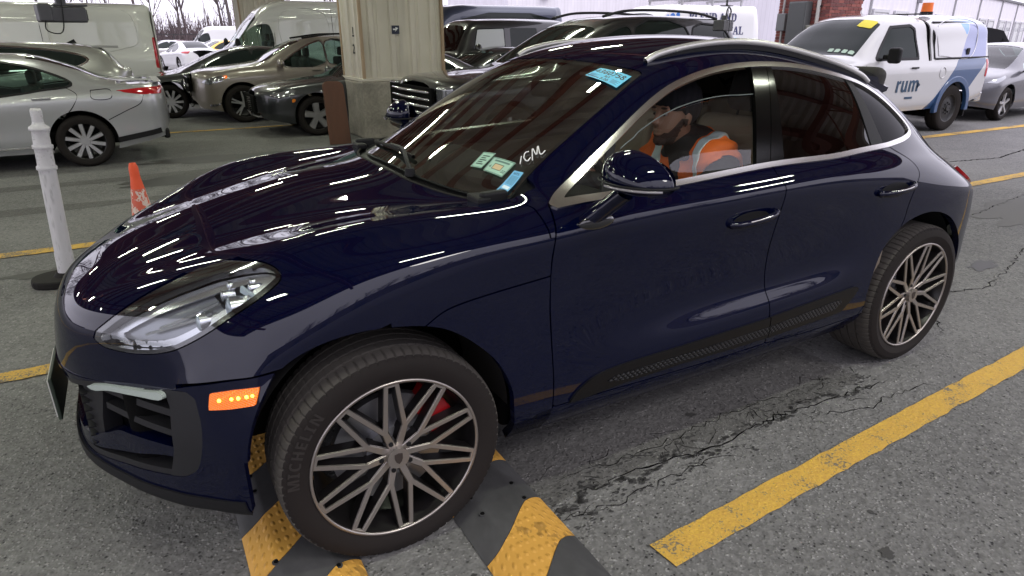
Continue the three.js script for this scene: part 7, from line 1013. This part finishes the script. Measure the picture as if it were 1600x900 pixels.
// ---------- bare winter trees behind the far lot ----------
{
  const bark = std('winter bark', [0.085, 0.07, 0.068], 0.9), twigM = std('winter twigs', [0.11, 0.082, 0.085], 0.95);
  const stick = (a, b, r0, r1, n) => { const g = new THREE.CylinderGeometry(r1, r0, a.distanceTo(b), n, 1, true); g.applyQuaternion(new THREE.Quaternion().setFromUnitVectors(V(0, 1, 0), b.clone().sub(a).normalize())); const m = a.clone().add(b).multiplyScalar(0.5); return g.translate(m.x, m.y, m.z); };
  const tree = (seed, h) => { const r = rng(seed), trunk = [], twigs = []; const grow = (p, d, len, rad, lv) => { const segs = lv === 0 ? 5 : 3; let q = p.clone(), dir = d.clone(); for (let i = 0; i < segs; i++) { const nx = q.clone().addScaledVector(dir, len / segs); (lv < 2 ? trunk : twigs).push(stick(q, nx, rad * (1 - i / segs * 0.6), rad * (1 - (i + 1) / segs * 0.6), lv < 2 ? 6 : 3)); q = nx; dir.x += (r() - 0.5) * 0.22; dir.z += (r() - 0.5) * 0.22; dir.y += 0.05; dir.normalize(); if (lv < 3 && (lv > 0 || i > 0)) { const nb = lv === 0 ? 3 : 3; for (let k = 0; k < nb; k++) { const a = r() * 6.28, s = 0.5 + r() * 0.5, nd = V(Math.cos(a) * s, 0.55 + r() * 0.5, Math.sin(a) * s).addScaledVector(dir, 0.5).normalize(); grow(q, nd, len * (0.34 + r() * 0.2) * (lv === 0 ? 1 - i * 0.12 : 1), rad * 0.42, lv + 1); } } } }; grow(V(0, 0, 0), V((r() - 0.5) * 0.1, 1, (r() - 0.5) * 0.1).normalize(), h, h * 0.014, 0); return [join(trunk), join(twigs)]; };
  const kinds = [tree(5, 13), tree(18, 16), tree(31, 11), tree(47, 14)], protos = []; const r = rng(99);
  const spots = []; for (let k = 0; k < 46; k++) spots.push([-52 + k * 2.5 + r() * 2, -88 - r() * 26]);
  for (let k = 0; k < 14; k++) spots.push([38 + k * 3.4 + r() * 2, -92 - r() * 18]);
  spots.push([10.3, -78]); spots.forEach(([x, z], i) => { const k = i === spots.length - 1 ? 1 : i % 4; let t; if (!protos[k]) { t = protos[k] = thing('bare_tree', 'bare leafless tree in the winter tree line behind the far lot', 'tree', [x, 0, z], r() * 6, 'bare trees behind the far lot'); part('trunk', kinds[k][0], bark, t); part('crown', kinds[k][1], twigM, t); } else t = copyThing(protos[k], null, [x, 0, z], r() * 6); const s = 0.75 + r() * 0.4; t.scale.set(s, s, s); if (i === spots.length - 1) { t.userData.label = 'tallest bare tree with thick limbs standing before the tree line'; delete t.userData.group; } });
  for (let k = 0; k < 3; k++) { const t = copyThing(protos[k], 'bare tree standing beyond the right end of the white workshop', [150 + k * 9, 0, -45 - k * 6], k); t.userData.group = 'trees beyond the workshop'; }
  // thicket at their feet: twigs past counting
  const tw = new THREE.CylinderGeometry(0.012, 0.03, 1, 3, 1, true).translate(0, 0.5, 0), N = 16000, im = new THREE.InstancedMesh(tw, twigM, N), M4 = new THREE.Matrix4(), Q = new THREE.Quaternion(), E = new THREE.Euler(); for (let k = 0; k < N; k++) { E.set((r() - 0.5) * 0.7, r() * 6, (r() - 0.5) * 0.7); Q.setFromEuler(E); const h = 2 + r() * r() * 4.5; M4.compose(V(-60 + r() * 160, r() * 0.4, -84 - r() * 34), Q, V(1 + r(), h, 1 + r())); im.setMatrixAt(k, M4); } im.name = 'thicket'; scene.add(im); tag(im, 'brownish thicket of bare undergrowth below the tree line', 'undergrowth', null, 'stuff');
  const hl = []; for (let k = 0; k <= 60; k++) { const x = -300 + k * 12; hl.push([x, 3.0 + 1.2 * Math.sin(k * 0.7) + Math.sin(k * 1.9) * 0.7]); } struct('far_hills', poly([[-300, -1], ...hl, [420, -1]], 30).translate(0, 0, -190), std('far wood', [0.075, 0.062, 0.066], 1));
}
// chain-link fence of the far lot
{
  const t = thing('chain_fence', 'thin dark rail fence along the back of the far lot', 'fence', [-20, 0, -68]); for (let k = 0; k < 16; k++) part('fence_post', cyl(0.04, 0.04, 1.9, k * 4, 0.95, 0, 8), M_BLK0, t); part('fence_rail', [box(60, 0.06, 0.05, 30, 1.85, 0), box(60, 0.05, 0.05, 30, 0.5, 0)], M_BLK0, t);
}

// ---------- the far side of the yard, behind the near lane (out of view; long building added to narrow the sky reflected in the paint) ----------
{
  const t = thing('added_warehouse', 'unseen long low grey building added across the yard to narrow the sky reflected in the navy car', 'building', [-45, 0, 34]); const wm = std('warehouse cladding', [0.20, 0.19, 0.19], 0.7);
  part('wall', box(110, 6.5, 14, 55, 3.25, 7), wm, t); part('roof_edge', box(110.6, 0.4, 14.6, 55, 6.7, 7), std('grey fascia', [0.12, 0.12, 0.13], 0.6), t); for (let k = 0; k < 9; k++) part('loading_door', box(3.6, 3.8, 0.1, 8 + k * 12, 1.9, -0.04), std('loading door', [0.10, 0.11, 0.12], 0.6), t);
  const r = rng(203), src = scene.children.find(o => o.name === 'bare_tree'); for (let k = 0; k < 22; k++) { const c = copyThing(src, 'bare tree rising behind the warehouse across the yard', [-60 + k * 6.2 + r() * 3, 0, 56 + r() * 10], r() * 6); c.userData.group = 'trees behind the warehouse'; const s = 1.0 + r() * 0.4; c.scale.set(s, s, s); }
}

// ---------- draw ----------
const renderer = new THREE.WebGLRenderer({ antialias: true });
renderer.setSize(1024, 576);
renderer.toneMapping = THREE.LinearToneMapping; renderer.toneMappingExposure = EXPOSURE;
renderer.shadowMap.enabled = true;
renderer.render(scene, camera);
